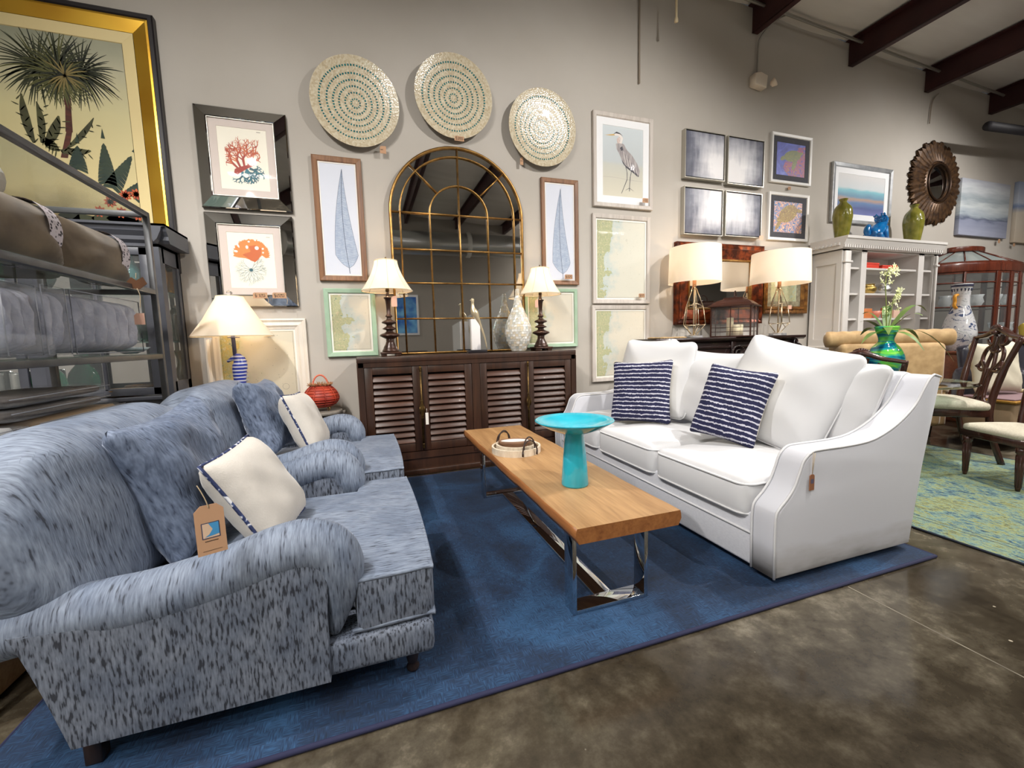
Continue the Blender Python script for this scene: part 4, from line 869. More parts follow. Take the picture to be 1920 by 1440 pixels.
# seahorse lamp on a small table behind the far chair
TX, TY = -.60, 3.73; TZ = .62
SHADEP = [at_y(358, 632, TY), at_y(513, 629, TY), at_y(432, 556, TY)]
lx = (SHADEP[0].x+SHADEP[1].x)/2
WOODG = wood('grey_weathered_wood', (92, 86, 80), (134, 126, 116), .6, axis=0)
t = thing('end_table', 'small dark end table hidden behind the far blue armchair under the seahorse lamp', 'table', (lx, TY, 0))
b = B(WOODG); b.box(-.22, .22, -.2, .2, TZ-.03, TZ, bev=.006); b.out('tabletop', t)
for sx in (-1, 1):
    for sy in (-1, 1): b = B(WOODG); b.box(sx*.19-.02, sx*.19+.02, sy*.17-.02, sy*.17+.02, 0, TZ-.03, bev=.003); b.out('leg', t)
t = thing('seahorse_lamp', 'blue and white striped seahorse lamp with a wide cone shade', 'table lamp', (lx, TY, TZ))
BLS = ramp_mat('seahorse_blue', [(0, (40, 56, 150)), (1, (40, 56, 150))], 2, 1, (1, 1, 1), 0)
m, nt, bb = _new('seahorse_stripes'); bb.inputs['Roughness'].default_value = .3
wv = nd(nt, 'ShaderNodeTexWave', Scale=12, Distortion=.6, _wave_type='BANDS', _bands_direction='Z'); wv.inputs['Detail Scale'].default_value = 2; nt.links.new(coords(nt, (1, 1, 1)), wv.inputs[0])
nt.links.new(ramp(nt, wv.outputs[0], [(.3, hexc((36, 54, 156))), (.55, hexc((44, 70, 170))), (.7, hexc((206, 208, 220)))]), bb.inputs['Base Color'])
shz = SHADEP[0].z-TZ; zt_ = SHADEP[2].z-TZ
hz = at_y(447, 665, TY).z-TZ
b = B(mat('blue_base', (30, 40, 110), .35)); b.lathe([(.09, 0), (.095, .015), (.08, .03), (.03, .045), (.02, .07)], n=32); b.out('base', t)
b = B(m); b.tube(smooth([(.03, 0, .06), (-.03, 0, .08), (-.035, 0, .12), (.01, 0, .16), (.02, 0, hz-.12), (.028, 0, hz-.07), (.022, 0, hz-.03), (.0, 0, hz)], 5), [.012, .013, .014, .016, .018, .02, .021, .022, .023, .024, .025, .026, .028, .03, .032, .034, .037, .04, .043, .046, .048, .049, .05, .05, .049, .047, .045, .043, .041, .039, .037, .034, .031, .028, .024, .018], n=16)
b.tube([(-.0, 0, hz-.02), (-.03, 0, hz-.035), (-.055, 0, hz-.05)], [.022, .013, .009], n=10)
for k in range(6): b.lathe([(.008, 0), (0, .022)], c=(-.0+.012*k, .0, hz-.004-.006*k), n=6)
for k in range(7): M = TRS((.062, 0, hz-.05-.03*k), 0, 0, R(80)); b.lathe([(.006, 0), (0, .018)], M=M, n=6)
b.out('seahorse', t)
b = B(mat('lamp_stem', (96, 96, 120), .4)); b.tube([(.0, 0, hz-.02), (-.005, 0, shz+.06)], .014, n=10); b.lathe([(.04, shz-.012), (.042, shz-.008), (.0, shz-.004)], n=20); b.out('stem', t)
rb_ = (SHADEP[1].x-SHADEP[0].x)/2; b = B(SHD); b.lathe([(rb_, shz), (rb_*.68, shz+(zt_-shz)*.42), (rb_*.36, shz+(zt_-shz)*.93), (rb_*.33, zt_)], n=56, cap=False); b.out('lamp_shade', t, fixn=False)
b = B(TRIM); b.tube([(rb_*math.cos(i*PI/24), rb_*math.sin(i*PI/24), shz) for i in range(48)], .0035, closed=True, n=6); b.out('shade_trim', t); b = B(TRIM); b.tube([(rb_*.33*math.cos(i*PI/12), rb_*.33*math.sin(i*PI/12), zt_) for i in range(24)], .003, closed=True, n=6); b.out('shade_trim', t)
b = B(mat('crystal_finial', (240, 240, 245), .05, trans=.9)); b.lathe([(.004, zt_), (.006, zt_+.006), (.016, zt_+.014), (.021, zt_+.027), (.016, zt_+.04), (0, zt_+.047)], n=16); b.out('finial', t)
b = B(BR); b.tube([(0, 0, shz+.06), (0, 0, zt_)], .003, n=6); b.tube([(-rb_*.33, 0, zt_), (rb_*.33, 0, zt_)], .002, n=5); b.out('harp', t)
bulb(t, shz+.08, 21)

# accent table with red lantern
LX, LY = -.02, 3.73
zt2 = at_y(620, 770, LY-.06).z
t = thing('accent_table', 'round grey weathered accent table under the red wire lantern', 'table', (at_y(606, 772, LY).x-.01, LY, 0))
b = B(WOODG); b.lathe([(.155, zt2-.03), (.16, zt2-.02), (.16, zt2-.008), (.155, zt2)], n=40); b.box(.12, .18, -.02, .02, zt2-.035, zt2-.012, bev=.003); b.out('tabletop', t)
b = B(WOODG); b.tube([(0, 0, .03), (0, 0, zt2-.03)], .03, n=12); b.lathe([(.15, 0), (.15, .02), (.03, .05)], n=24); b.out('pedestal', t)
RED = mat('coral_red_reed', (176, 62, 36), .5, var=(140, 40, 26), scale=(10, 10, 10)); 
t = thing('lantern_basket', 'round coral red ribbed lantern with beaded handle and dried fringe', 'lantern', (at_y(602, 738, LY).x, LY, zt2))
pr = smooth([(.05, .03), (.095, .042), (.128, .08), (.132, .115), (.112, .16), (.08, .195), (.06, .205)], 4)
b = B(RED); b.lathe([(r-.003, z) for r, z in pr], n=32); 
for j in range(12):
    q = j/11; idx = int(q*(len(pr)-1)); r, z = pr[idx]; b.tube([(r*math.cos(i*PI/16), r*math.sin(i*PI/16), z) for i in range(32)], .0035, closed=True, n=5)
for k in range(10): a = 2*PI*k/10; b.tube([(r*1.01*math.cos(a), r*1.01*math.sin(a), z) for r, z in pr], .0035, n=5)
b.out('body', t)
for k in range(4):
    b = B(mat('gold_wire', (176, 136, 80), .35, metal=.8)); a = PI/4+PI/2*k; c_, s_ = math.cos(a), math.sin(a); b.tube([(c_*(.075+.014*math.cos(j*PI/5)), s_*(.075+.014*math.cos(j*PI/5)), .017+.014*math.sin(j*PI/5)) for j in range(10)], .0028, closed=True, n=5); b.tube([(c_*.075, s_*.075, .03), (c_*.06, s_*.06, .045)], .003, n=5); b.out('wire_foot', t)
b = B(mat('dried_fringe', (176, 136, 96), .8, var=(140, 90, 60), scale=(60, 60, 60))); rnd = random.Random(4)
for k in range(240):
    a = rnd.uniform(0, 2*PI); r = .065+rnd.uniform(-.012, .012); p_ = Vector((r*math.cos(a), r*math.sin(a), .205)); d = Vector((math.cos(a)*rnd.uniform(.2, 1.2), math.sin(a)*rnd.uniform(.2, 1.2), rnd.uniform(.0, 1))).normalized()*rnd.uniform(.015, .036); b.tube([p_, p_+d], [.0035, .001], n=4)
b.out('fringe', t)
b = B(mat('coral_beads', (206, 110, 84), .4)); HP_ = smooth([(-.055, 0, .20), (-.05, 0, .24), (-.028, 0, .275), (0, 0, .287), (.028, 0, .275), (.05, 0, .24), (.055, 0, .20)], 4)
for p_ in HP_: b.lathe([(0, -.008), (.006, -.004), (.008, 0), (.006, .004), (0, .008)], c=p_, n=8)
b.out('handle', t)

# ------------------------------------------------------------------ rug
def rug_mat():
    m, nt, b = _new('navy_rug_pile'); b.inputs['Roughness'].default_value = .85; b.inputs['Sheen Weight'].default_value = .15; b.inputs['Sheen Roughness'].default_value = .35; b.inputs['Sheen Tint'].default_value = hexc((110, 145, 185))
    n = nd(nt, 'ShaderNodeTexNoise', Scale=1, Detail=4, Distortion=1.0); nt.links.new(coords(nt, (2.2, 2.2, 1)), n.inputs[0])
    ck = nd(nt, 'ShaderNodeTexChecker', Scale=24); nt.links.new(coords(nt, (1, 1, 0)), ck.inputs[0])
    a = nd(nt, 'ShaderNodeTexNoise', Scale=1, Detail=2); nt.links.new(coords(nt, (260, 30, 1)), a.inputs[0])
    c = nd(nt, 'ShaderNodeTexNoise', Scale=1, Detail=2); nt.links.new(coords(nt, (30, 260, 1)), c.inputs[0])
    mx = nd(nt, 'ShaderNodeMix', _data_type='FLOAT'); nt.links.new(ck.outputs['Fac'], mx.inputs[0]); nt.links.new(a.outputs[0], mx.inputs[2]); nt.links.new(c.outputs[0], mx.inputs[3])
    s = nd(nt, 'ShaderNodeMath', _operation='MULTIPLY_ADD'); s.inputs[1].default_value = .5; nt.links.new(mx.outputs[0], s.inputs[0])
    h_ = nd(nt, 'ShaderNodeMath', _operation='MULTIPLY'); h_.inputs[1].default_value = .6; nt.links.new(n.outputs[0], h_.inputs[0]); nt.links.new(h_.outputs[0], s.inputs[2])
    nt.links.new(ramp(nt, s.outputs[0], [(.36, hexc((8, 20, 38))), (.54, hexc((17, 42, 72))), (.72, hexc((40, 78, 116)))]), b.inputs['Base Color'])
    bp = nd(nt, 'ShaderNodeBump', Strength=.6, Distance=.006); nt.links.new(s.outputs[0], bp.inputs['Height']); nt.links.new(bp.outputs[0], b.inputs['Normal']); return m
RUGM = rug_mat(); RT = .014
t = thing('navy_rug', 'large deep blue patterned area rug under the sofas and coffee table', 'rug', (0, 0, 0))
RX0, RX1, RY0, RY1 = -1.05, 2.58, 1.20, 3.50
b = B(RUGM); n = 40
rp = [(RX0, RY0-.0), (RX1, RY0+.012), (RX1, RY1), (RX0, RY1)]
b.prism(rp, 0.001, RT, bev=.004, seg=2); b.out('pile', t)
b = B(mat('navy_binding', (34, 36, 66), .8)); b.tube([(x, y, .008) for x, y in rp], .009, closed=True, n=8); b.out('binding', t)

# ------------------------------------------------------------------ coffee table
TT = .415; TH = .062
OAK = wood('honey_oak', (138, 100, 62), (186, 146, 100), .38, axis=1, bump=.06, streak=9, lo=.32, hi=.66)
OAKE = wood('oak_edge', (124, 74, 38), (170, 112, 62), .45, axis=1, bump=.2, streak=20)
CHR = mat('chrome', (200, 204, 208), .03, metal=1)
c4 = [at_z(*p, TT) for p in ((1083, 994), (1272, 955.5), (979, 798), (867.4, 805.7))]
ax0 = (c4[0].x+c4[3].x)/2; ax1 = (c4[1].x+c4[2].x)/2; ay0 = (c4[0].y+c4[1].y)/2; ay1 = (c4[2].y+c4[3].y)/2
t = thing('coffee_table', 'long live edge oak coffee table on polished chrome frames', 'coffee table', ((ax0+ax1)/2, (ay0+ay1)/2, RT))
hx, hy = (ax1-ax0)/2, (ay1-ay0)/2; rnd = random.Random(1); zt = TT-RT
b = B(OAK); n = 40
ed = lambda s, i: s*(hx+.0018*math.sin(i*.5+s)+.001*math.sin(i*1.3))
rows = []
for i in range(n+1):
    y = -hy+2*hy*i/n
    rows.append([b.bm.verts.new(v) for v in ((ed(-1, i)+.012, y, zt-TH), (ed(-1, i)-.002, y, zt-TH*.55), (ed(-1, i), y, zt-.014), (ed(-1, i)+.004, y, zt), (ed(1, i)-.004, y, zt), (ed(1, i), y, zt-.014), (ed(1, i)+.002, y, zt-TH*.55), (ed(1, i)-.012, y, zt-TH))])
for a, c in zip(rows, rows[1:]):
    for k in range(8): b.face([a[k], a[(k+1) % 8], c[(k+1) % 8], c[k]], OAK if k == 3 else OAKE, k not in (3, 7))
b.face(rows[0][::-1], OAKE, False); b.face(rows[-1], OAKE, False); b.out('tabletop', t)
# chrome frames near each end and the stretcher on the floor
lw = .075; lt = .018; zb = zt-TH
ly0 = at_z(1075, 1155, RT).y-t.location.y; ly1 = at_z(902, 928, RT).y-t.location.y
lx0 = at_z(1075, 1155, RT).x-t.location.x; lx1 = at_z(1207, 1112, RT).x-t.location.x
for y0, nm in ((ly0, 0), (ly1-lw, 1)):
    b = B(CHR)
    b.box(lx0, lx0+lt, y0, y0+lw, 0, zb, bev=.0015); b.box(lx1-lt, lx1, y0, y0+lw, 0, zb, bev=.0015)
    b.box(lx0+lt, lx1-lt, y0, y0+lw, 0, lt, bev=.0015); b.box(lx0+lt, lx1-lt, y0, y0+lw, zb-.008, zb, bev=.0015); b.out('leg_frame', t)
b = B(CHR); b.box(-.04+(lx0+lx1)/2-.0, .04+(lx0+lx1)/2, ly0+lw, ly1-lw, 0, lt, bev=.0015); b.out('stretcher', t)
# trays, dough bowl, pedestal bowl
WT = mat('whitewashed_tray', (216, 202, 182), .6, var=(198, 182, 160), scale=(40, 40, 12)); LTH = mat('dark_leather', (48, 32, 26), .5)
q = at_z(968, 846, TT); 
def tray(label, r, hgt, z, ang, loc):
    t = thing('round_tray', label, 'tray', (loc[0], loc[1], z), 0, 'nested round trays')
    b = B(WT); b.lathe([(0, 0), (r, 0), (r, hgt), (r-.012, hgt), (r-.012, .008), (0, .008)], n=56, sm=False, cap=False); b.out('body', t)
    for s_ in (0, 1):
        a = ang+PI*s_; b = B(LTH); c_ = Vector((math.cos(a), math.sin(a), 0)); tn = Vector((-c_.y, c_.x, 0)); wd = .052*r/.16
        pts = smooth([c_*(r+.004)-tn*wd+Vector((0, 0, hgt*.2)), c_*(r+.006)-tn*wd+Vector((0, 0, hgt)), c_*(r+.004)-tn*wd*.72+Vector((0, 0, hgt+.04)), c_*(r+.002)+Vector((0, 0, hgt+.06)), c_*(r+.004)+tn*wd*.72+Vector((0, 0, hgt+.04)), c_*(r+.006)+tn*wd+Vector((0, 0, hgt)), c_*(r+.004)+tn*wd+Vector((0, 0, hgt*.2))], 5)
        b.tube(pts, .0045, n=8)
        for k in (0, -1): b.tube([pts[k], pts[4] if k == 0 else pts[-5]], .0062, n=8)
        b.out('handle', t)
tray('larger whitewashed round tray with leather loop handles on the coffee table', .155, .04, TT, R(-78), q)
tray('smaller round tray nested inside the larger whitewashed tray', .128, .045, TT+.009, R(-72), q)
t = thing('dough_bowl', 'small oval brown wooden dough bowl filled with white wax, in the nested trays', 'bowl', (q.x-.005, q.y+.01, TT+.020), R(-15))
b = B(wood('rough_brown_wood', (92, 62, 44), (150, 112, 84), .6, axis=0)); b.lathe([(.045, 0), (.07, .004), (.1, .03), (.107, .05), (.095, .052), (.085, .045)], n=40, sx=1, sy=.55, cap=False); b.lathe([(.045, 0), (0, 0)], n=40, sy=.55, cap=False); b.out('body', t)
b = B(mat('white_wax', (228, 222, 216), .4)); b.lathe([(.092, .047), (0, .046)], n=40, sy=.55, cap=False); b.out('wax_fill', t, fixn=False)
q = at_z(1078, 908, TT)
t = thing('pedestal_bowl', 'large turquoise ceramic bowl on a tall tapering pedestal', 'bowl', (q.x, q.y, TT))
TQ = mat('turquoise_glaze', (48, 176, 196), .1, var=(38, 156, 176), scale=(6, 6, 6), coat=.6); zb_ = at_y(1078, 798, q.y).z-TT; zr = at_y(1078, 790, q.y).z-TT
e0, e1 = at_y(1008, 785, q.y), at_y(1143, 785, q.y); rb = (e1.x-e0.x)/2*.99; zr = at_y(1076, 787, q.y).z-TT
b = B(TQ); b.lathe([(.0, 0), (.064, 0), (.066, .008), (.056, zr*.45), (.046, zr-.075), (.048, zr-.06)], n=48, cap=False); b.out('pedestal', t)
b = B(TQ); b.lathe([(.046, zr-.064), (.08, zr-.056), (rb*.7, zr-.035), (rb*.93, zr-.01), (rb, zr), (rb*.97, zr+.002), (rb*.88, zr-.012), (rb*.6, zr-.036), (.05, zr-.05), (0, zr-.052)], n=64, cap=False); b.out('bowl', t)

# ------------------------------------------------------------------ blue armchairs
def chenille(name, c0, c1, c2, sc3, lo=.33):
    m, nt, b = _new(name); b.inputs['Roughness'].default_value = .7; b.inputs['Sheen Weight'].default_value = .35; b.inputs['Sheen Roughness'].default_value = .3; b.inputs['Sheen Tint'].default_value = hexc((205, 212, 228))
    n = nd(nt, 'ShaderNodeTexNoise', Scale=1, Detail=2, Roughness=.5); nt.links.new(coords(nt, sc3), n.inputs[0])
    n2 = nd(nt, 'ShaderNodeTexNoise', Scale=1, Detail=1); nt.links.new(coords(nt, [v*1.7 for v in sc3]), n2.inputs[0])
    n3 = nd(nt, 'ShaderNodeTexNoise', Scale=1, Detail=4, Distortion=.8); nt.links.new(coords(nt, (6, 6, 6)), n3.inputs[0])
    dash = ramp(nt, n.outputs[0], [(lo, hexc(c0)), (lo+.07, hexc(c1)), (.66, hexc(c2))])
    mx = nd(nt, 'ShaderNodeMix', _data_type='RGBA', _blend_type='MULTIPLY'); mx.inputs[0].default_value = .7
    nt.links.new(dash, mx.inputs[6]); nt.links.new(ramp(nt, n3.outputs[0], [(.35, (.55, .60, .68, 1)), (.6, (1.0, 1.0, 1.0, 1))]), mx.inputs[7]); nt.links.new(mx.outputs[2], b.inputs['Base Color'])
    ad = nd(nt, 'ShaderNodeMath', _operation='ADD'); nt.links.new(n.outputs[0], ad.inputs[0]); nt.links.new(n2.outputs[0], ad.inputs[1])
    bp = nd(nt, 'ShaderNodeBump', Strength=.5, Distance=.004); nt.links.new(ad.outputs[0], bp.inputs['Height']); nt.links.new(bp.outputs[0], b.inputs['Normal']); return m
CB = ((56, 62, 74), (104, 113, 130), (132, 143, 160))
CHZ = chenille('blue_chenille_upright', (48, 52, 62), (100, 107, 121), (124, 132, 147), (150, 150, 30), .38); CHX = chenille('blue_chenille_seat', *CB, (22, 180, 22), .31); CHY = chenille('blue_chenille_arm', *CB, (180, 22, 22), .31)  # upright cloth greyer and darker than the tops, side shade in its colour
CHB = CHX
BLKW = wood('ebonised_turned_wood', (22, 16, 14), (52, 38, 30), .3, axis=2)
def armchair(label, y0):
    Wd = 1.05; t = thing('armchair', label, 'armchair', (-.35, y0+Wd/2, RT)); ox = .35; Z0 = -RT; hw = Wd/2
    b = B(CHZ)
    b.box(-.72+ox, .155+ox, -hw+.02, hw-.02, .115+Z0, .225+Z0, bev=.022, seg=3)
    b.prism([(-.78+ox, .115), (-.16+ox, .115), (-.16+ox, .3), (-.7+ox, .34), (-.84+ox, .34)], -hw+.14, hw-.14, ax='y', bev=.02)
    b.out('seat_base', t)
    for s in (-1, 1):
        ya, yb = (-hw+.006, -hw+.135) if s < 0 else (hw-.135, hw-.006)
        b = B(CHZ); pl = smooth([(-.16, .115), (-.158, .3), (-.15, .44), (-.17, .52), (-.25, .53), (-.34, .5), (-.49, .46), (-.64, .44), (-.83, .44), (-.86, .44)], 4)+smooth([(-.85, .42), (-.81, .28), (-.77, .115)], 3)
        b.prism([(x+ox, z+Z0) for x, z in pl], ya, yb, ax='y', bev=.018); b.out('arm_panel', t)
        yc = s*(hw-.075); b = B(CHY)
        path = smooth([(-1.0, yc, .41), (-.78, yc, .44), (-.60, yc, .445), (-.42, yc, .475), (-.28, yc, .515), (-.205, yc, .522), (-.152, yc, .50), (-.125, yc+.0*s, .45), (-.122, yc+.005*s, .38), (-.132, yc+.01*s, .31), (-.146, yc+.015*s, .235)], 5)
        n_ = len(path); rad = []
        for i in range(n_):
            q = i/(n_-1); rad.append(.066+.006*min(1, q/.15) if q < .15 else (.072+.006*math.sin(q*3) if q < .72 else .076-.062*((q-.72)/.28)**1.3))
        b.tube([(x+ox, y, z+Z0) for x, y, z in path], rad, n=20); b.out('arm_roll', t)
    # T shaped seat cushion
    b = B(CHX); iw = hw-.155; e = .02
    pl = [(-.68+ox, -iw+e), (-.09+ox, -iw+e), (-.075+ox, -hw+.03), (.145+ox, -hw+.04), (.165+ox, -hw+.07), (.175+ox, 0), (.165+ox, hw-.07), (.145+ox, hw-.04), (-.075+ox, hw-.03), (-.09+ox, iw-e), (-.68+ox, iw-e)]
    tmp = bmesh.new(); cs = [tmp.verts.new((x, y, .225+Z0)) for x, y in pl]; cst = [tmp.verts.new((x, y, .405+Z0)) for x, y in pl]; tmp.faces.new(cs); tmp.faces.new(cst); k = len(pl)
    for i in range(k): tmp.faces.new([cs[i], cs[(i+1) % k], cst[(i+1) % k], cst[i]])
    bmesh.ops.recalc_face_normals(tmp, faces=tmp.faces[:])
    bmesh.ops.bevel(tmp, geom=tmp.edges[:], offset=.045, segments=5, profile=.5, affect='EDGES', clamp_overlap=True)
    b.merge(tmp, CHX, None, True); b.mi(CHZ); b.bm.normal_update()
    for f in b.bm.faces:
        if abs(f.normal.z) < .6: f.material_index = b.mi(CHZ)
    # gentle crown over the top
    M = TRS((-.24+ox, 0, .385+Z0), 0, R(90), 0); b.slab(.80, 2*iw-.06, .085, CHX, M=M, r=.12, e=.9, puff=.2, n=16, k=1.8)
    cu = b.out('seat_cushion', t)
    b = B(CHX); top = [(-.085+ox, -hw+.036), (.14+ox, -hw+.046), (.166+ox, -hw+.085), (.176+ox, 0), (.166+ox, hw-.085), (.14+ox, hw-.046), (-.085+ox, hw-.036)]
    for zz in (.398, .24): b.tube([(x-.008, y, zz+Z0) for x, y in smooth(top, 4)], .007, n=7)
    b.out('piping', cu)
    # back
    b = B(CHX); M = TRS((-.87+ox, 0, .615+Z0), R(90), R(-11)); b.slab(Wd-.02, .60, .30, CHX, M=M, r=.26, e=.62, puff=.12, n=28, k=2.3, wr=.004, seed=3)
    b.prism([(-.86+ox, .42), (-.81+ox, .2), (-.78+ox, .115), (-.7+ox, .115), (-.74+ox, .44)], -hw+.14, hw-.14, ax='y', bev=.02); b.out('backrest', t)
    for sx, sy in ((1, -1), (1, 1), (-1, -1), (-1, 1)):
        b = B(BLKW)
        if sx > 0: b.lathe([(.014, 0), (.02, .004), (.022, .014), (.014, .026), (.017, .03), (.019, .04), (.026, .075), (.031, .09), (.026, .095), (.034, .102), (.034, .118)], c=(.085+ox, sy*(hw-.10), .0), n=20)
        else: b.box(-.78+ox, -.74+ox, sy*(hw-.08)-.02, sy*(hw-.08)+.02, 0, .105, bev=.004)
        b.out('leg', t)
    return t
armchair('blue chenille rolled arm chair nearest the concrete floor, with a kraft tagged white pillow', 1.285)
armchair('blue chenille rolled arm chair beside the console and the seahorse lamp', 2.435)
CHP = chenille('blue_chenille_pillow', (48, 56, 74), (82, 93, 114), (116, 128, 150), (150, 60, 24), .29)
def throw(name, label, cat, pos, yaw, tilt, roll, w, h, th, m, m2=None, pipe=None, group=None, pinch=.1, seed=1, wr=.008, pm=None):
    t = thing(name, label, cat, pos, rot=(Matrix.Rotation(R(yaw), 4, 'Z') @ Matrix.Rotation(R(tilt), 4, 'X') @ Matrix.Rotation(R(roll), 4, 'Y')).to_euler(), group=group)
    b = B(m); b.pillow(w, h, th, m, m2, pinch=pinch, seed=seed, wr=wr); b.out('cover', t)
    if pm:
        b = B(pm); pts = []; n = 14
        for k, (u0, v0, u1, v1) in enumerate(((-1, -1, 1, -1), (1, -1, 1, 1), (1, 1, -1, 1), (-1, 1, -1, -1))):
            for i in range(n):
                u, v = u0+(u1-u0)*i/n, v0+(v1-v0)*i/n; pts.append((w/2*u*(1-pinch*(1-v*v)), 0, h/2*v*(1-pinch*(1-u*u))))
        b.tube(pts, .006, closed=True, n=7); b.out('piping', t)
    return t
OFFW = mat('oatmeal_linen', (196, 190, 182), .85, var=(194, 188, 180), scale=(120, 120, 120), bump=.15, bscale=(200, 200, 200), sheen=.3)
def cord_mat():
    m, nt, b = _new('navy_white_cord'); b.inputs['Roughness'].default_value = .8
    n = nd(nt, 'ShaderNodeTexNoise', Scale=1, Detail=0); nt.links.new(coords(nt, (70, 70, 70)), n.inputs[0])
    nt.links.new(ramp(nt, n.outputs[0], [(.5, hexc((34, 44, 82))), (.6, hexc((60, 76, 120))), (.66, hexc((210, 210, 214)))]), b.inputs['Base Color']); return m
CORD = cord_mat()
throw('throw_pillow', 'blue chenille pillow with pinched corners on the armchair nearest the floor', 'pillow', (-.645, 1.80, .675), 82, -15, -6, .52, .50, .19, CHP, seed=3, pinch=.12, wr=.014, group='blue chenille throw pillows')
tw = throw('throw_pillow', 'oatmeal pillow with navy corded edge and hanging kraft tag, nearest armchair', 'pillow', (-.41, 1.75, .59), 80, -29, -4, .37, .38, .16, OFFW, pm=CORD, seed=5, pinch=.05, wr=.004, group='oatmeal pillows with navy cord')
throw('throw_pillow', 'blue chenille pillow with ruched side seam on the far armchair', 'pillow', (-.60, 2.92, .70), 86, -18, 2, .50, .47, .20, CHP, seed=8, pinch=.12, wr=.014, group='blue chenille throw pillows')
throw('throw_pillow', 'oatmeal pillow with navy corded edge on the far armchair beside the red lantern', 'pillow', (-.385, 2.85, .655), 85, -23, 4, .38, .38, .16, OFFW, pm=CORD, seed=6, pinch=.05, wr=.004, group='oatmeal pillows with navy cord')
# kraft tag with a small blue picture
c = at_x(395, 992, -.40)
t = thing('kraft_tag', 'kraft swing tag with a small blue wave logo hanging from the oatmeal pillow', 'price tag', c, rot=(R(-6), 0, R(22)))
b = B(TAGM); b.prism([(-.031, -.062), (.031, -.062), (.031, .048), (.017, .062), (-.017, .062), (-.031, .048)], -.001, .001, ax='y'); b.flat([(-.014, -.028), (.014, -.028), (.014, -.0295), (-.014, -.0295)], -.0016, INK); b.flat([(-.02, -.052), (.02, -.052), (.02, -.0528), (-.02, -.0528)], -.0016, INK); b.out('card', t, fixn=False)
b = B(mat('logo_blue', (66, 140, 190), .6)); b.flat([(-.019, -.022), (.019, -.022), (.019, .018), (-.019, .018)], -.0016, mat('logo_frame', (50, 60, 90), .6)); b.flat([(-.017, -.020), (.017, -.020), (.017, .016), (-.017, .016)], -.0019, mat('logo_paper', (206, 176, 150), .7)); b.flat([(-.004, .016), (.017, .016), (.017, -.014), (.004, -.016), (-.014, -.018), (-.004, -.012), (.004, 0)], -.0022); b.out('logo', t, fixn=False)
b = B(STRING); b.tube(smooth([(0, -.002, .055), (-.004, -.004, .075), (-.012, -.003, .10), (-.018, 0, .115)]), .0013, n=5); b.out('string', t)

# ------------------------------------------------------------------ white sofa
WSL = mat('white_slipcover', (206, 207, 213), .85, var=(198, 199, 206), scale=(160, 60, 160), sheen=.25, bump=.05, bscale=(300, 300, 300))
WSD = mat('white_cushion_cloth', (212, 212, 214), .85, sheen=.15)
def soiled():
    """white cloth with grime along its hem"""
    m, nt, b = _new('white_slipcover_soiled_hem'); b.inputs['Roughness'].default_value = .8; b.inputs['Sheen Weight'].default_value = .25
    tc = nd(nt, 'ShaderNodeTexCoord'); sp = nd(nt, 'ShaderNodeSeparateXYZ'); nt.links.new(tc.outputs['Object'], sp.inputs[0])
    n = nd(nt, 'ShaderNodeTexNoise', Scale=1, Detail=6); nt.links.new(coords(nt, (4, 4, 14)), n.inputs[0])
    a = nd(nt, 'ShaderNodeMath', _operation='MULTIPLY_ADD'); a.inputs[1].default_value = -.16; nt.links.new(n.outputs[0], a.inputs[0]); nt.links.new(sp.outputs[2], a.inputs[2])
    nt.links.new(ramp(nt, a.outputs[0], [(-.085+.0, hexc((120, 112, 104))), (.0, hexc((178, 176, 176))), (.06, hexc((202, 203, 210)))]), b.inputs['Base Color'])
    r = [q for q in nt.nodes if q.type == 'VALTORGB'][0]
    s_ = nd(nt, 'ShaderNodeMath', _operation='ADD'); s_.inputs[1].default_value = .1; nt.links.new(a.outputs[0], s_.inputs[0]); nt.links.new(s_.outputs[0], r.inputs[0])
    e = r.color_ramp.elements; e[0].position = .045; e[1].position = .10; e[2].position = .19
    return m
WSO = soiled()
SY0, SY1 = 1.294, 3.555; t = thing('white_sofa', 'long white slipcovered sofa with sloping arms and piped edges', 'sofa', (2.1, (SY0+SY1)/2, RT)); so = Vector(t.location)
opx = [(1455, 1022), (1457, 974), (1463, 957), (1478, 938), (1492, 915), (1502, 888), (1510, 865), (1524, 849), (1545, 844), (1600, 835.6), (1641.7, 824), (1683, 797), (1716.7, 761.7), (1733, 732.5), (1746, 709.6), (1754, 703), (1766, 707)]
oo = [(at_y(x, y, SY0).x, at_y(x, y, SY0).z) for x, y in opx]
zb = .045
sp_ = smooth(oo[:-1], 3)
oln = [(1.627, zb)]+sp_+[(oo[-1][0], oo[-1][1])]+[(2.60, .45), (2.535, zb)]
for s in (0, 1):
    y0, y1 = (SY0, SY0+.125) if s == 0 else (SY1-.125, SY1)
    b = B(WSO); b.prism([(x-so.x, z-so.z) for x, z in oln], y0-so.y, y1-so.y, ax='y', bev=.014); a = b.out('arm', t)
    b = B(WSD)
    for yy in (y0+.004, y1-.004): b.tube([(x-so.x-(.003 if i < 20 else 0), yy-so.y, z-so.z+.002) for i, (x, z) in enumerate([(1.627, zb)]+sp_+[oo[-1]])], .0055, n=7)
    b.out('piping', a)
b = B(WSL); b.box(1.632-so.x, 2.5-so.x, SY0+.12-so.y, SY1-.12-so.y, zb-so.z, .30-so.z, bev=.015); b.out('base', t)
b = B(WSD); b.tube([(1.628-so.x, SY0+.13-so.y, .205-so.z), (1.628-so.x, SY1-.13-so.y, .205-so.z)], .0055, n=7); b.out('base_piping', t)
b = B(WSL); b.prism([(2.42-so.x, .25-so.z), (2.54-so.x, zb+.01-so.z), (2.70-so.x, .87-so.z), (2.66-so.x, .90-so.z), (2.56-so.x, .90-so.z), (2.52-so.x, .86-so.z)], SY0+.12-so.y, SY1-.12-so.y, ax='y', bev=.02); b.out('backrest', t)
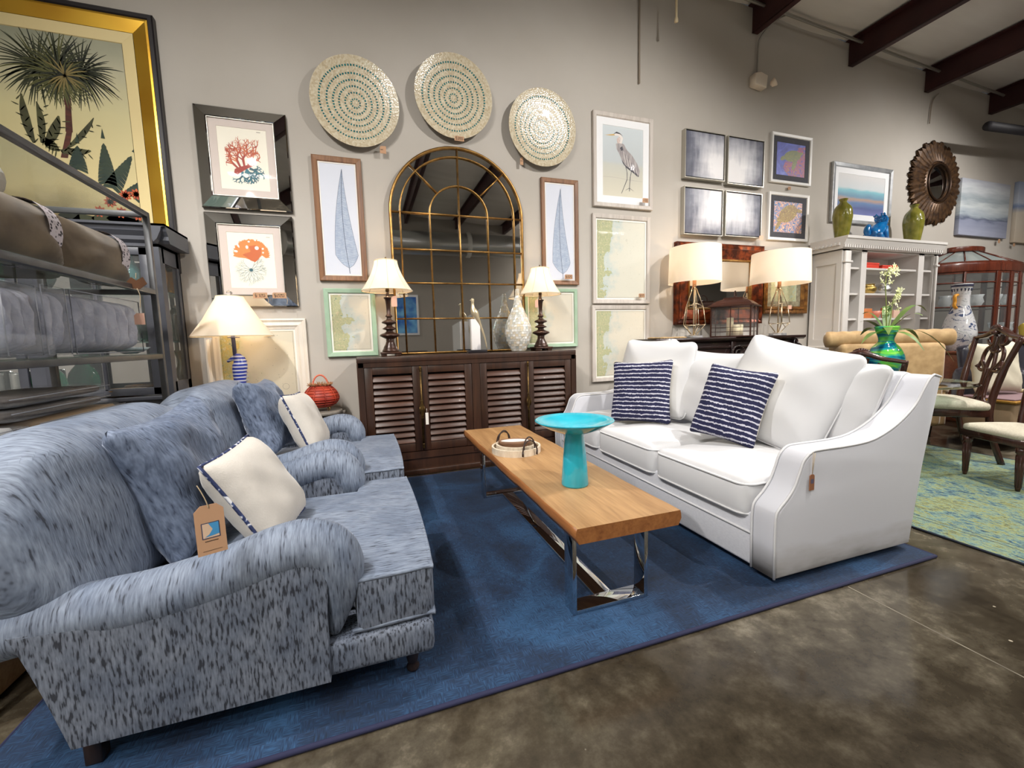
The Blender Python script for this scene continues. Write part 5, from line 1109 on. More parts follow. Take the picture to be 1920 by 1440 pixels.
for x in (1.72, 2.45):
    for y in (SY0+.1, SY1-.1): b = B(BLKW); b.box(x-.025-so.x, x+.025-so.x, y-.025-so.y, y+.025-so.y, 0, zb-so.z+.002); b.out('foot', t)
ys_ = [SY0+.135, 2.105, 2.775, SY1-.135]
def piped_rect(cx, cy, hx_, hy_, z, r=.05, n=6):
    P_ = []
    for sx, sy, a0 in ((1, 1, 0), (-1, 1, 90), (-1, -1, 180), (1, -1, 270)):
        for i in range(n+1): a = R(a0+90*i/n); P_.append((cx+sx*(hx_-r)+r*math.cos(a), cy+sy*(hy_-r)+r*math.sin(a), z))
    Q_ = []
    for p, q in zip(P_, P_[1:]+P_[:1]):
        k = max(1, int(math.dist(p, q)/.04)); Q_ += [tuple(a+(c-a)*i/k for a, c in zip(p, q)) for i in range(k)]
    return Q_
for i, nm in enumerate(('seat cushion',)*3):
    ya, yb = ys_[i]+.006, ys_[i+1]-.006; cy = (ya+yb)/2-so.y; hy_ = (yb-ya)/2; x0, x1 = 1.60, 2.30; cx = (x0+x1)/2-so.x; hx_ = (x1-x0)/2
    b = B(WSD); b.slab(2*hx_, 2*hy_, .185, WSD, M=TRS((cx, cy, .355-so.z), 0, R(90)), r=.06, e=.13, puff=.42, n=26, k=2.6, wr=.002, seed=i); cu = b.out('seat_cushion', t)
    b = B(WSD)
    for zz in (.425, .285): b.tube(piped_rect(cx, cy, hx_-.004, hy_-.004, zz-so.z, .06), .0055, n=7, closed=True)
    b.out('piping', cu)
def bigpillow(label, pos, yaw, tilt, roll, w, h, th, seed):
    t = thing('back_cushion', label, 'cushion', pos, rot=(Matrix.Rotation(R(yaw), 4, 'Z') @ Matrix.Rotation(R(tilt), 4, 'X') @ Matrix.Rotation(R(roll), 4, 'Y')).to_euler(), group='loose white back cushions')
    b = B(WSD); b.slab(w, h, th, WSD, r=.05, e=1.0, puff=.12, n=34, k=2.0, wr=.006, seed=seed, sag=-.02); b.out('cover', t)
    b = B(WSD); b.tube([(x, 0, z-.02*(1-(2*x/w)**2)*(z > 0)*(2*z/h)) for x, z, _ in piped_rect(0, 0, w/2, h/2, 0, .05, 8)], .006, n=7, closed=True); b.out('piping', t)
    return t
bigpillow('white loose back cushion beside the far arm of the white sofa, partly covered', (2.26, 3.08, .79), -90, -14, 0, .64, .62, .24, 11)
bigpillow('white back cushion in the middle of the sofa between the striped pillows', (2.31, 2.40, .745), -88, -16, 2, .64, .53, .24, 12)
bigpillow('white back cushion behind the big tilted one next to the near arm', (2.46, 1.70, .72), -96, -18, 6, .56, .52, .22, 13)
bigpillow('big white piped cushion standing behind the striped pillow by the far arm', (2.13, 2.78, .80), -70, -12, 3, .60, .58, .20, 14)
bigpillow('biggest white piped cushion tilted to one side above the near seat', (2.29, 1.83, .775), -74, -24, 14, .62, .62, .22, 15)
def stripe():
    m, nt, b = _new('navy_stripe_cloth'); b.inputs['Roughness'].default_value = .85
    tc = nd(nt, 'ShaderNodeTexCoord'); sp = nd(nt, 'ShaderNodeSeparateXYZ'); nt.links.new(tc.outputs['Object'], sp.inputs[0])
    n = nd(nt, 'ShaderNodeTexNoise', Scale=1, Detail=3, Roughness=.8); nt.links.new(coords(nt, (16, 1, 26)), n.inputs[0])
    n2 = nd(nt, 'ShaderNodeTexNoise', Scale=1, Detail=2, Roughness=.9); nt.links.new(coords(nt, (120, 1, 90)), n2.inputs[0])
    a = nd(nt, 'ShaderNodeMath', _operation='MULTIPLY_ADD'); a.inputs[1].default_value = .024; nt.links.new(n.outputs[0], a.inputs[0]); nt.links.new(sp.outputs[2], a.inputs[2])
    c_ = nd(nt, 'ShaderNodeMath', _operation='MULTIPLY_ADD'); c_.inputs[1].default_value = .012; nt.links.new(n2.outputs[0], c_.inputs[0]); nt.links.new(a.outputs[0], c_.inputs[2])
    s = nd(nt, 'ShaderNodeMath', _operation='MULTIPLY'); s.inputs[1].default_value = 33.0; nt.links.new(c_.outputs[0], s.inputs[0])
    f = nd(nt, 'ShaderNodeMath', _operation='FRACT'); nt.links.new(s.outputs[0], f.inputs[0])
    nt.links.new(ramp(nt, f.outputs[0], [(0, hexc((30, 32, 72))), (.70, hexc((27, 29, 66))), (.73, hexc((206, 206, 218))), (.96, hexc((206, 206, 218))), (1, hexc((30, 32, 72)))]), b.inputs['Base Color']); return m
STR = stripe(); CREAM = mat('cream_canvas', (220, 212, 192), .85)
throw('throw_pillow', 'navy and white striped pillow on the far part of the white sofa', 'pillow', (1.94, 2.70, .705), -60, -13, -3, .48, .48, .15, STR, CREAM, seed=21, pinch=.08, wr=.006, group='navy striped pillows')
throw('throw_pillow', 'navy and white striped pillow leaning on the biggest white cushion', 'pillow', (2.02, 1.93, .71), -72, -21, 7, .40, .46, .15, STR, CREAM, seed=22, pinch=.08, wr=.006, group='navy striped pillows')
CARD = mat('glossy_card', (206, 206, 206), .3)
for (px, py, yw, lb) in ((1386, 852, 20, 'white booklet lying on the near seat cushion below the striped pillow'), (1283, 797, -20, 'white booklet lying between the two striped pillows')):
    q = at_z(px, py, .462); b = B(CARD); b.box(-.045, .045, -.03, .03, 0, .003); b.box(-.03, .055, -.02, .035, .003, .006); b.box(-.04, -.01, -.02, .02, .006, .0065, mat('ink_grey', (70, 72, 80), .6)); o = b.out('booklet', loc=(q.x, q.y, .462)); o.rotation_euler = (0, R(-3), R(yw)); tag(o, lb, 'booklet')
q = at_y(1523, 905, SY0-.008)
t = thing('kraft_tag', 'small kraft swing tag hanging by string from the near arm of the white sofa', 'price tag', (q.x, SY0-.006, q.z))
b = B(mat('kraft_dark', (150, 100, 70), .7)); b.prism([(-.014, -.035), (.014, -.035), (.014, .03), (.008, .036), (-.008, .036), (-.014, .03)], -.0015, .0015, ax='y'); b.flat([(-.009, -.004), (.009, -.004), (.009, .016), (-.009, .016)], -.0018, mat('logo_dusk', (92, 88, 110), .6)); b.out('card', t, fixn=False)
q2 = at_y(1526, 849, SY0-.006); b = B(STRING); b.tube([(0, 0, .033), (q2.x-q.x-.002, 0, q2.z-q.z)], .0012, n=5); b.tube([(0, 0, .033), (q2.x-q.x+.004, -.004, q2.z-q.z)], .0012, n=5); b.out('string', t)

# ------------------------------------------------------------------ carved dark sideboard behind the sofa
DM = wood('black_mahogany', (20, 12, 12), (46, 28, 26), .22, axis=0, coat=.5)
SBX0, SBX1, SBY0, SBY1, SBH = 2.78, 4.74, 3.60, 3.92, 1.09
t = thing('carved_sideboard', 'near black carved sideboard standing behind the white sofa', 'sideboard', (SBX0, SBY0, 0)); w_ = SBX1-SBX0; d_ = SBY1-SBY0
b = B(DM); b.prism([(-.05, SBH-.015), (-.03, SBH-.035), (.0, SBH-.045), (.0, SBH), (-.05, SBH)][0:0] or [(-.055, SBH), (-.055, SBH-.02), (-.03, SBH-.045), (d_, SBH-.045), (d_, SBH)], -.05, w_+.05, ax='x', bev=.004); b.out('top', t)
b = B(DM); b.box(0, w_, 0, d_, .12, SBH-.045, bev=.01)
for x in (.03, w_/2-.03, w_-.09): b.box(x, x+.06, -.025, 0, .12, SBH-.045, bev=.01)
for z in (.25, .82, .97): b.box(.0, w_, -.015, 0, z, z+.03, bev=.006)
b.out('body', t)
b = B(DM); rnd = random.Random(7)
for k in range(40):
    a = 2*PI*k/20; r0 = .02 if k < 20 else .045; cx, cz = w_*.52, .92
    b.tube(smooth([(cx+r0*math.cos(a), -.02, cz+r0*math.sin(a)*.8), (cx+r0*1.8*math.cos(a+.3), -.05, cz+r0*1.5*math.sin(a+.3)), (cx+r0*2.2*math.cos(a+.8), -.03, cz+r0*1.7*math.sin(a+.8))], 3), [.006]*3+[.008]*2+[.003]*2, n=6)
for sx in (.06, w_-.06):
    b.tube(smooth([(sx, -.03, SBH-.06), (sx-.03, -.06, SBH-.09), (sx+.02, -.07, SBH-.13), (sx, -.04, SBH-.18)], 4), .014, n=7)
b.out('carving', t)
for x in (.06, w_-.06):
    for y in (.05, d_-.05): b = B(DM); b.lathe([(.03, 0), (.045, .02), (.05, .05), (.035, .08), (.045, .12)], c=(x, y, 0), n=16); b.out('foot', t)
b = B(mat('jute_mat', (196, 168, 128), .9, var=(150, 122, 86), scale=(70, 70, 70), bump=.5, bscale=(120, 120, 120)))
q = [at_y(px, 631, 3.58).x for px in (1250, 1300)]; b.slab(.34, .26, .016, M=TRS(((2.98), 3.70, SBH+.008), R(0), R(90)), r=.05, e=.2, puff=0, n=10, wr=.003); tag(b.out('jute_mat', loc=(0, 0, 0)), 'crumpled tan jute mat on the end of the carved sideboard', 'mat')

# wire lamps
def wire_lamp(label, px0, px1, pyb, pyt, y):
    a, c_ = at_y(px0, 520, y), at_y(px1, 520, y); cx = (a.x+c_.x)/2; r = (c_.x-a.x)/2*.93; zb_ = at_y((px0+px1)/2, pyb, y).z; zt_ = at_y((px0+px1)/2, pyt, y).z
    t = thing('wire_table_lamp', label, 'table lamp', (cx, y, SBH), group='geometric wire lamps with drum shades'); SG = mat('champagne_wire', (206, 190, 164), .25, metal=.8)
    b = B(mat('crystal_block', (236, 236, 240), .05, trans=.8)); b.box(-.065, .065, -.065, .065, 0, .025, bev=.003); b.out('base', t)
    zs_ = zb_-SBH; b = B(SG); b.lathe([(.05, .025), (.05, .032), (.012, .034)], n=24); b.tube([(0, 0, .03), (0, 0, zs_+.02)], .008, n=8)
    h = zs_-.05; lv = [(.03, .035), (.105, .20*h/.4), (.085, .42*h), (.06, .68*h), (.02, h)]
    lv = [(.032, .04, 0), (.115, .27*h, 0), (.09, .62*h, .6), (.018, h, .3)]; P_ = []
    for r_, z, o_ in lv: P_.append([Vector((r_*math.cos(o_*0+k*2*PI/5+.4), r_*math.sin(k*2*PI/5+.4), z+(.035 if (k % 2 and o_) else 0))) for k in range(5)])
    for k in range(5):
        for i in range(3): b.tube([P_[i][k], P_[i+1][k]], .0048, n=6)
        b.tube([P_[2][k], P_[2][(k+1) % 5]], .004, n=6)
        if k % 2: b.tube([P_[1][k], (P_[1][(k+1) % 5]+P_[0][(k+1) % 5])/2], .004, n=6)
        b.tube([P_[1][k], P_[1][(k+1) % 5]*.9+Vector((0, 0, .0))], .004, n=6)
    b.out('wire_body', t)
    b = B(mat('copper_socket', (206, 150, 110), .4, metal=.6)); b.lathe([(.017, zs_-.05), (.019, zs_-.03), (.019, zs_+.05), (.012, zs_+.06)], n=16); b.out('socket', t)
    b = B(SHD); b.lathe([(r, zs_), (r*.96, zt_-SBH)], n=56, cap=False); b.out('lamp_shade', t, fixn=False)
    b = B(SG); zt2 = zt_-SBH
    for k in range(3): b.tube([(0, 0, zt2-.01), (r*.95*math.cos(k*2.09), r*.95*math.sin(k*2.09), zt2-.01)], .002, n=5)
    b.tube([(0, 0, zs_+.05), (0, 0, zt2+.01)], .003, n=6); b.lathe([(.009, zt2), (.009, zt2+.045), (.003, zt2+.05)], n=10); b.out('harp', t)
    bulb(t, (zs_+zt2)/2, 25)
wire_lamp('gold wire lamp with cream drum shade between the chart column and the lantern', 1261, 1342, 531, 464, 3.70)
wire_lamp('gold wire lamp with cream drum shade next to the white bookcase', 1421, 1501, 533, 474, 3.72)
# lantern with candles
LB = mat('dark_bronze_lantern', (64, 36, 26), .4, metal=.4)
q = at_y(1382, 624, 3.66); sh_ = (at_y(1418, 600, 3.66).x-at_y(1347, 600, 3.66).x)/2*.72; zt_ = at_y(1382, 575, 3.66).z-SBH; s = sh_
t = thing('candle_lantern', 'dark metal lantern holding cream pillar candles between the wire lamps', 'lantern', (q.x, 3.70, SBH), R(32))
b = B(LB); b.box(-s, s, -s, s, 0, .012, bev=.002)
for sx in (-1, 1):
    for sy in (-1, 1): b.box(sx*s-.007, sx*s+.007, sy*s-.007, sy*s+.007, 0, zt_)
for z in (.055, .10):
    for k in (-1, 1): b.box(-s, s, k*s-.003, k*s+.003, z, z+.005); b.box(k*s-.003, k*s+.003, -s, s, z, z+.005)
for k in (-1, 1): b.box(-.004, .004, k*s-.004, k*s+.004, 0, zt_); b.box(k*s-.004, k*s+.004, -.004, .004, 0, zt_)
b.out('frame', t)
b = B(LB); rp_ = [(1.16, 0), (1.16, .014), (1.05, .02), (.95, .04), (.78, .065), (.52, .085), (.5, .09), (.5, .1)]
rings = [[b.bm.verts.new((s*k*sx, s*k*sy, zt_+z)) for sx, sy in ((-1, -1), (1, -1), (1, 1), (-1, 1))] for k, z in rp_]
for a, c_ in zip(rings, rings[1:]):
    for k in range(4): b.face([a[k], a[(k+1) % 4], c_[(k+1) % 4], c_[k]], None, False)
b.face(rings[-1], None, False); b.face(rings[0][::-1], None, False); b.out('roof', t)
b = B(LB); b.tube([(.045*math.cos(k*PI/12), 0, zt_+.115+.06*math.sin(k*PI/12)) for k in range(-3, 16)], .005, n=8); b.lathe([(.03, zt_+.10), (.012, zt_+.115)], n=10); b.out('handle', t)
b = B(GLASS)
for k in (-1, 1): b.add([(-s, k*s, .012), (s, k*s, .012), (s, k*s, zt_), (-s, k*s, zt_)], [(0, 1, 2, 3)]); b.add([(k*s, -s, .012), (k*s, s, .012), (k*s, s, zt_), (k*s, -s, zt_)], [(0, 1, 2, 3)])
b.out('glass_pane', t, fixn=False)
for i, (x, y, r_, h, lb) in enumerate(((-.045, -.03, .036, .12, 'short cream pillar candle in the lantern, on the side of the chart column'), (.05, -.045, .034, .125, 'short cream pillar candle in the lantern, on the side of the bookcase'), (.0, .045, .036, .2, 'tall cream pillar candle at the back of the lantern'))):
    mm = Matrix.Rotation(R(32), 4, 'Z') @ Vector((x, y, 0)); b = B(mat('candle_wax', (236, 222, 186), .5)); b.lathe([(r_, 0), (r_, h-.003), (r_-.003, h), (.008, h-.003)], n=24); b.tube([(0, 0, h-.004), (0, 0, h+.01)], .0015, INK, n=5); tag(b.out('pillar_candle', loc=(q.x+mm.x, 3.70+mm.y, SBH+.0125)), lb, 'candle', 'pillar candles in the lantern')

# ------------------------------------------------------------------ white bookcase
WP = mat('white_painted_wood', (214, 210, 206), .45); BKY0, BKY1 = 3.57, 3.93
gx = lambda px, py=600: at_y(px, py, BKY0).x
gz = lambda py, px=1665: at_y(px, py, BKY0).z
BX0, BX1 = 5.36, 7.12; BH = 2.22; t = thing('white_bookcase', 'tall white bookcase with dentil cornice and cubby shelves', 'bookcase', (BX0, BKY0, 0)); w_ = BX1-BX0; d_ = BKY1-BKY0
UB = gz(645)                                  # underside of the open upper part
vx = [gx(1587)-BX0, gx(1609)-BX0, gx(1619)-BX0, gx(1715)-BX0, gx(1725)-BX0, gx(1743)-BX0]
b = B(WP)
b.box(0, .03, .0, d_, UB, BH-.12); b.box(w_-.03, w_, 0, d_, UB, BH-.12)
b.box(0, w_, d_-.02, d_, UB, BH-.12); b.box(.03, vx[0], 0, .03, UB, BH-.12); b.box(vx[5], w_-.03, 0, .03, UB, BH-.12)
b.box(vx[1], vx[2], 0, d_-.02, UB, BH-.12); b.box(vx[3], vx[4], 0, d_-.02, UB, BH-.12); b.box(0, w_, 0, d_, BH-.16, BH-.12); b.out('carcass', t)
for x in (.0, vx[5]+.0):
    b = B(WP); x2 = x+ (vx[0] if x == 0 else w_-vx[5]); b.box(x+.01, x2-.01, -.03, .0, UB, BH-.16, bev=.012); b.box(x-.005, x2+.005, -.04, .0, BH-.30, BH-.275, bev=.006); b.box(x-.005, x2+.005, -.04, .0, UB, UB+.05, bev=.006); b.out('pilaster', t)
b = B(WP)
b.prism([(-.03, BH-.14), (-.03, BH-.10), (-.045, BH-.09), (-.07, BH-.035), (-.08, BH-.03), (-.08, BH), (d_, BH), (d_, BH-.14)], -.05, w_+.05, ax='x')
for k in range(46): x = -.05+k*(w_+.08)/46; b.box(x, x+.022, -.055, -.03, BH-.13, BH-.095)
for k in range(9): y = .0+k*.047; b.box(-.075, -.045, y, y+.024, BH-.10, BH-.07)
b.out('cornice', t)
b = B(WP); b.ring(0, 1, 0, 1, [(0, 0)]) if False else None
b.box(-.012, 0, .0, .06, UB, BH-.15); b.box(-.012, 0, d_-.06, d_, UB, BH-.15); b.box(-.012, 0, .06, d_-.06, BH-.30, BH-.15); b.box(-.012, 0, .06, d_-.06, UB, UB+.08); b.out('side_panel', t)
SZ = [gz(503), gz(550), gz(596)]
for z in SZ:
    for a, c_ in ((vx[0]-.02, vx[1]), (vx[2], vx[3]), (vx[4], vx[5]+.02)): b = B(WP); b.box(a, c_, .02, d_-.02, z-.022, z); b.out('shelf', t)
b = B(WP); b.box(-.03, w_+.03, -.07, d_, UB-.04, UB, bev=.008); b.box(-.01, w_+.01, -.045, d_, .08, UB-.04); b.box(-.02, w_+.02, -.06, d_, 0, .08, bev=.006); b.out('base_cabinet', t)
for k in range(3):
    b = B(WP); x = .04+k*(w_-.08)/3; b.box(x+.01, x+(w_-.08)/3-.01, -.06, -.045, UB-.26, UB-.07, bev=.004); dr = b.out('drawer', t)
    b = B(BR); b.lathe([(.012, 0), (.014, .01), (.008, .02)], M=TRS((x+(w_-.08)/6, -.06, UB-.165), 0, R(90))); b.out('knob', dr)
# things in the bookcase
def obj1(name, label, cat, b, loc, group=None, rz=0):
    o = b.out(name, loc=loc); o.rotation_euler = (0, 0, rz); return tag(o, label, cat, group)
REDB = mat('red_box', (214, 66, 48), .5)
for k, (px0, px1, lb) in enumerate(((1620, 1632, 'small red box at the divider end of the top middle shelf of the bookcase'), (1634, 1664, 'widest red box on the top middle shelf of the bookcase'), (1668, 1694, 'flat red box slightly open on the top middle shelf of the bookcase'))):
    x0, x1 = gx(px0, 500), gx(px1, 500); b = B(REDB); h = (.07, .075, .05)[k]; b.box(0, x1-x0, 0, .12, 0, h, bev=.004); b.box(.0, x1-x0, -.004, .124, h-.02, h+.003, bev=.003); obj1('red_box', lb, 'box', b, (x0, BKY0+.08, SZ[0]+.001), 'red boxes in the bookcase', (0, R(2), R(-3))[k])
for k, (px, c_, lb) in enumerate(((1624, (206, 204, 200), 'silver crumpled metal pot on the second shelf of the bookcase'), (1647, (196, 166, 96), 'gold metal pot between two silver pots on the second shelf'), (1676, (206, 206, 204), 'silver metal pot on the second shelf behind the orchid'))):
    b = B(mat('pot_metal_%d' % k, c_, .25, metal=.85, bump=.6, bscale=(40, 40, 40))); b.lathe(smooth([(.06, 0), (.085, .03), (.09, .07), (.07, .10), (.075, .12), (.068, .12)], 3), n=20); obj1('metal_pot', lb, 'pot', b, (gx(px, 540), BKY0+.12, SZ[1]+.001), 'metal pots in the bookcase')
for k, (px, c_, h, r_, lb) in enumerate(((1620, (226, 214, 196), .11, .05, 'white cup on the third shelf of the bookcase'), (1636, (200, 120, 70), .12, .075, 'terracotta box on the third shelf of the bookcase'), (1655, (214, 130, 104), .09, .08, 'coral patterned dish on the third shelf of the bookcase'), (1674, (216, 96, 50), .13, .035, 'orange glass tumbler on the third shelf behind the orchid'), (1690, (226, 190, 170), .1, .06, 'pink and orange box on the third shelf near the divider'))):
    b = B(mat('shelf_item_%d' % k, c_, .4))
    if k in (1, 4): b.box(-r_, r_, -.05, .05, 0, h, bev=.005)
    elif k == 2: b.lathe([(.03, 0), (.05, .01), (r_, h), (r_-.006, h), (.04, .015), (0, .012)], n=24)
    else: b.lathe([(r_*.7, 0), (r_, h), (r_-.005, h), (r_*.65, .008), (0, .006)], n=24)
    obj1(('cup', 'box', 'dish', 'tumbler', 'box')[k], lb, ('cup', 'box', 'dish', 'tumbler', 'box')[k], b, (gx(px, 590), BKY0+.1, SZ[2]+.001))
WCE = mat('white_ceramic', (214, 216, 220), .25)
for k, (px, i, lb) in enumerate(((1592, 0, 'white covered dish in the upper narrow cubby beside the bookcase pilaster'), (1591, 1, 'white covered dish in the second narrow cubby beside the bookcase pilaster'), (1728, 0, 'stack of small white dishes in the upper far narrow cubby'))):
    b = B(WCE); b.lathe([(.04, 0), (.06, .02), (.062, .04), (.05, .06), (.02, .07), (.0, .07)], n=20); obj1('white_dish', lb, 'dish', b, (gx(px, 520)+.0, BKY0+.11, SZ[i]+.001), 'white dishes in narrow cubbies')
b = B(mat('grey_metal', (120, 122, 124), .3, metal=.6))
# vases and foo dog on top
OLV = mat('olive_crackle_glaze', (108, 108, 36), .12, var=(136, 130, 56), scale=(14, 14, 14), coat=.5)
def olive(label, px, pyt, y):
    c_ = at_y(px, 440, y); h = at_y(px, pyt, y).z-BH; k = h/.36; t = thing('olive_vase', label, 'vase', (c_.x, y, BH), group='olive vases on the bookcase')
    b = B(OLV); pr = smooth([(.07, 0), (.078, .05), (.098, .17), (.10, .22), (.085, .28), (.045, .32), (.034, .335), (.045, .355), (.046, .36), (.036, .36)], 4); b.lathe([(r*k*.78, z*k) for r, z in pr], n=36); b.out('body', t)
olive('olive green glazed vase on the bookcase in front of the silver framed seascape', 1578, 373, 3.66); olive('olive green glazed vase on the bookcase below the sunburst mirror', 1711, 384, 3.70)
BLG = mat('cobalt_turquoise_glaze', (10, 124, 196), .1, coat=.6, var=(6, 100, 170), scale=(12, 12, 12))
c_ = at_y(1643, 443, 3.68); t = thing('foo_dog', 'bright blue glazed guardian lion figurine on the bookcase between olive vases', 'figurine', (c_.x, 3.68, BH))
b = B(BLG); b.box(-.15, .15, -.06, .06, 0, .03, bev=.01)
b.tube(smooth([(-.12, 0, .07), (-.06, 0, .10), (.02, 0, .15), (.07, 0, .20), (.085, 0, .24)], 5), [.055, .065, .07, .075, .078, .08, .08, .08, .08, .078, .076, .074, .07, .068, .066, .064, .062, .06, .058, .055, .05], n=16)
b.lathe([(0, -.075), (.05, -.05), (.072, 0), (.055, .045), (0, .065)], c=(.08, 0, .265), n=18)
b.tube([(.11, 0, .255), (.165, 0, .235)], [.045, .03], n=12); b.tube([(.115, 0, .22), (.155, 0, .20)], [.035, .024], n=12)
for sy in (-.045, .045):
    b.tube([(.07, sy, .18), (.10, sy, .09), (.11, sy, .03)], [.035, .028, .026], n=10); b.tube([(.11, sy, .04), (.145, sy, .035)], [.028, .02], n=10)
    b.tube([(-.07, sy*1.2, .10), (-.03, sy*1.4, .05), (.02, sy*1.4, .04)], [.05, .035, .024], n=10); b.lathe([(0, 0), (.016, .02), (0, .04)], c=(.05, sy, .31), n=8)
b.tube(smooth([(-.15, 0, .07), (-.18, 0, .13), (-.15, 0, .18), (-.12, 0, .16)], 4), [.03, .034, .036, .036, .034, .032, .03, .028, .026, .022, .018, .014, .01], n=10)
rnd = random.Random(6)
for k in range(26):
    a = rnd.uniform(0, 6.28); u_ = rnd.uniform(-.6, 1); r_ = .068; b.lathe([(0, -.014), (.014, 0), (0, .014)], c=(.06+r_*math.cos(a)*math.sqrt(max(0, 1-u_*u_))-.02, r_*math.sin(a)*math.sqrt(max(0, 1-u_*u_)), .27+r_*u_), n=8)
b.out('body', t); b = B(mat('brown_mouth', (120, 84, 60), .4)); b.tube([(.145, 0, .222), (.17, 0, .218)], [.02, .012], n=8); b.out('mouth', t)

# ------------------------------------------------------------------ green rug and dining set
def vintage():
    m, nt, b = _new('overdyed_rug_pile'); b.inputs['Roughness'].default_value = .9
    n = nd(nt, 'ShaderNodeTexNoise', Scale=1, Detail=8, Roughness=.75, Distortion=1.2); nt.links.new(coords(nt, (3, 3, 1)), n.inputs[0])
    n2 = nd(nt, 'ShaderNodeTexNoise', Scale=1, Detail=5, Roughness=.8, Distortion=.8); nt.links.new(coords(nt, (60, 16, 1)), n2.inputs[0])
    a = nd(nt, 'ShaderNodeMath', _operation='MULTIPLY_ADD'); a.inputs[1].default_value = .6; nt.links.new(n2.outputs[0], a.inputs[0])
    h_ = nd(nt, 'ShaderNodeMath', _operation='MULTIPLY'); h_.inputs[1].default_value = .4; nt.links.new(n.outputs[0], h_.inputs[0]); nt.links.new(h_.outputs[0], a.inputs[2])
    nt.links.new(ramp(nt, a.outputs[0], [(.38, hexc((20, 32, 50))), (.45, hexc((54, 86, 108))), (.49, hexc((118, 148, 136))), (.53, hexc((146, 146, 78))), (.58, hexc((44, 62, 70))), (.66, hexc((160, 166, 122)))]), b.inputs['Base Color']); return m
t = thing('vintage_rug', 'faded green, blue and yellow patterned rug under the dining chairs', 'rug', (2.86, .55, 0))
b = B(vintage()); b.prism([(0, 0), (2.2, 0), (2.2, 2.55), (0, 2.55)], .001, .010, bev=.003, seg=2)
b.out('pile', t); b = B(mat('border_navy', (40, 46, 60), .9))
for i_ in (.0, .16, .20): b.tube([(i_, i_, .008 if i_ == 0 else .0085), (2.2-i_, i_, .008 if i_ == 0 else .0085), (2.2-i_, 2.55-i_, .008 if i_ == 0 else .0085), (i_, 2.55-i_, .008 if i_ == 0 else .0085)], .006 if i_ == 0 else .0028, closed=True, n=6)
b.out('border', t)
MAH = wood('carved_mahogany', (40, 20, 16), (74, 40, 30), .25, axis=2, coat=.3); CRM = mat('cream_seat_cloth', (206, 198, 180), .9, var=(190, 182, 162), scale=(90, 90, 90), bump=.2, bscale=(150, 150, 150))
def chair(label, loc, rz, s=1.0, group='carved mahogany dining chairs', shell=True):
    t = thing('dining_chair', label, 'dining chair', loc, rz, group); t.scale = (s, s, s)
    sh = .45
    b = B(CRM); M = TRS((0, -.01, sh-.0), 0, R(90)); b.slab(.53, .47, .075, CRM, M=M, r=.06, e=.3, puff=.5, n=16); b.out('seat', t)
    b = B(MAH); b.prism([(-.265, -.235), (.265, -.235), (.235, .235), (-.235, .235)], sh-.085, sh-.02, bev=.008); b.out('seat_rail', t)
    for sx in (-1, 1):
        b = B(MAH); b.lathe([(.014, 0), (.019, .03), (.024, .2), (.03, .30), (.026, .31), (.034, .32), (.034, sh-.08)], c=(sx*.225, -.20, 0), n=14)
        for k in range(8): a = k*PI/4; b.tube([(sx*.225+.017*math.cos(a), -.2+.017*math.sin(a), .03), (sx*.225+.027*math.cos(a), -.2+.027*math.sin(a), .29)], .004, n=5)
        b.out('leg', t)
        b = B(MAH); p_ = smooth([(sx*.225, .31, 0), (sx*.22, .25, .2), (sx*.215, .22, .42), (sx*.235, .26, .7), (sx*.285, .33, .985)], 5); b.tube(p_, [.022]*8+[.024]*8+[.02]*(len(p_)-16), n=8); b.out('back_post', t)
    b = B(MAH); cr = smooth([(-.30, .335, .975), (-.24, .335, .985), (-.15, .337, 1.0), (-.07, .34, 1.03), (0, .34, 1.045), (.07, .34, 1.03), (.15, .337, 1.0), (.24, .335, .985), (.30, .335, .975)], 5)
    b.tube(cr, [.020+.014*(1-abs(i/(len(cr)-1)-.5)*2)**2 for i in range(len(cr))], n=10, flat=.8)
    if shell:
        for k in range(9): a = R(20+17.5*k); b.tube([(0, .325, 1.03), (.07*math.cos(a), .318, 1.03+.055*math.sin(a))], [.006, .011], n=6)
    b.lathe([(0, -.02), (.028, -.01), (.03, .01), (0, .022)], c=(0, .315, 1.02), n=10); b.out('crest_rail', t)
    b = B(MAH)
    def sp(pts, r=.013): b.tube([(x, .245+.1*((z-.45)/.55), z) for x, z in smooth(pts, 5)], r, n=7, flat=1.2)
    for sx in (-1, 1):
        sp([(sx*.10, .45), (sx*.05, .50), (sx*.035, .62), (sx*.05, .72), (sx*.12, .80), (sx*.105, .88), (sx*.04, .93), (sx*.05, 1.0)]); sp([(sx*.02, .5), (sx*.015, .62), (sx*.04, .75), (sx*.02, .88), (sx*.03, 1.0)], .011)
        sp([(sx*.05, .72), (sx*.10, .715), (sx*.14, .74), (sx*.12, .80)], .012); b.lathe([(0, -.02), (.02, 0), (0, .02)], c=(sx*.14, .29, .745), n=10)
        sp([(sx*.13, .96), (sx*.10, .93), (sx*.03, .92)], .011)
    sp([(0, .46), (0, .62), (0, .74)], .014); sp([(-.05, .88), (0, .86), (.05, .88)], .012)
    b.box(-.12, .12, .228, .262, .44, .48, bev=.006); b.out('splat', t)
    return t
TBX, TBY, TBH = 4.15, 2.42, .69
def face(x, y, tx, ty): return math.atan2(ty-y, tx-x)+PI/2
chair('carved dining chair with its openwork back before the leather sofa, seat under the glass', (4.72, 2.28, .0105), face(4.72, 2.28, 4.15, 2.80), 1.04)
chair('carved dining chair nearest the white sofa arm, cream seat in front of the glass table', (4.33, 1.63, .0105), R(-114), .82)
chair('carved dining chair with shell crest, its back toward the white sofa', (3.80, 2.25, .0105), R(-75)+PI, .90)
chair('carved dining chair near the carved sideboard, only its curved crest above the cushion', (4.02, 2.88, .001), R(34), .92)
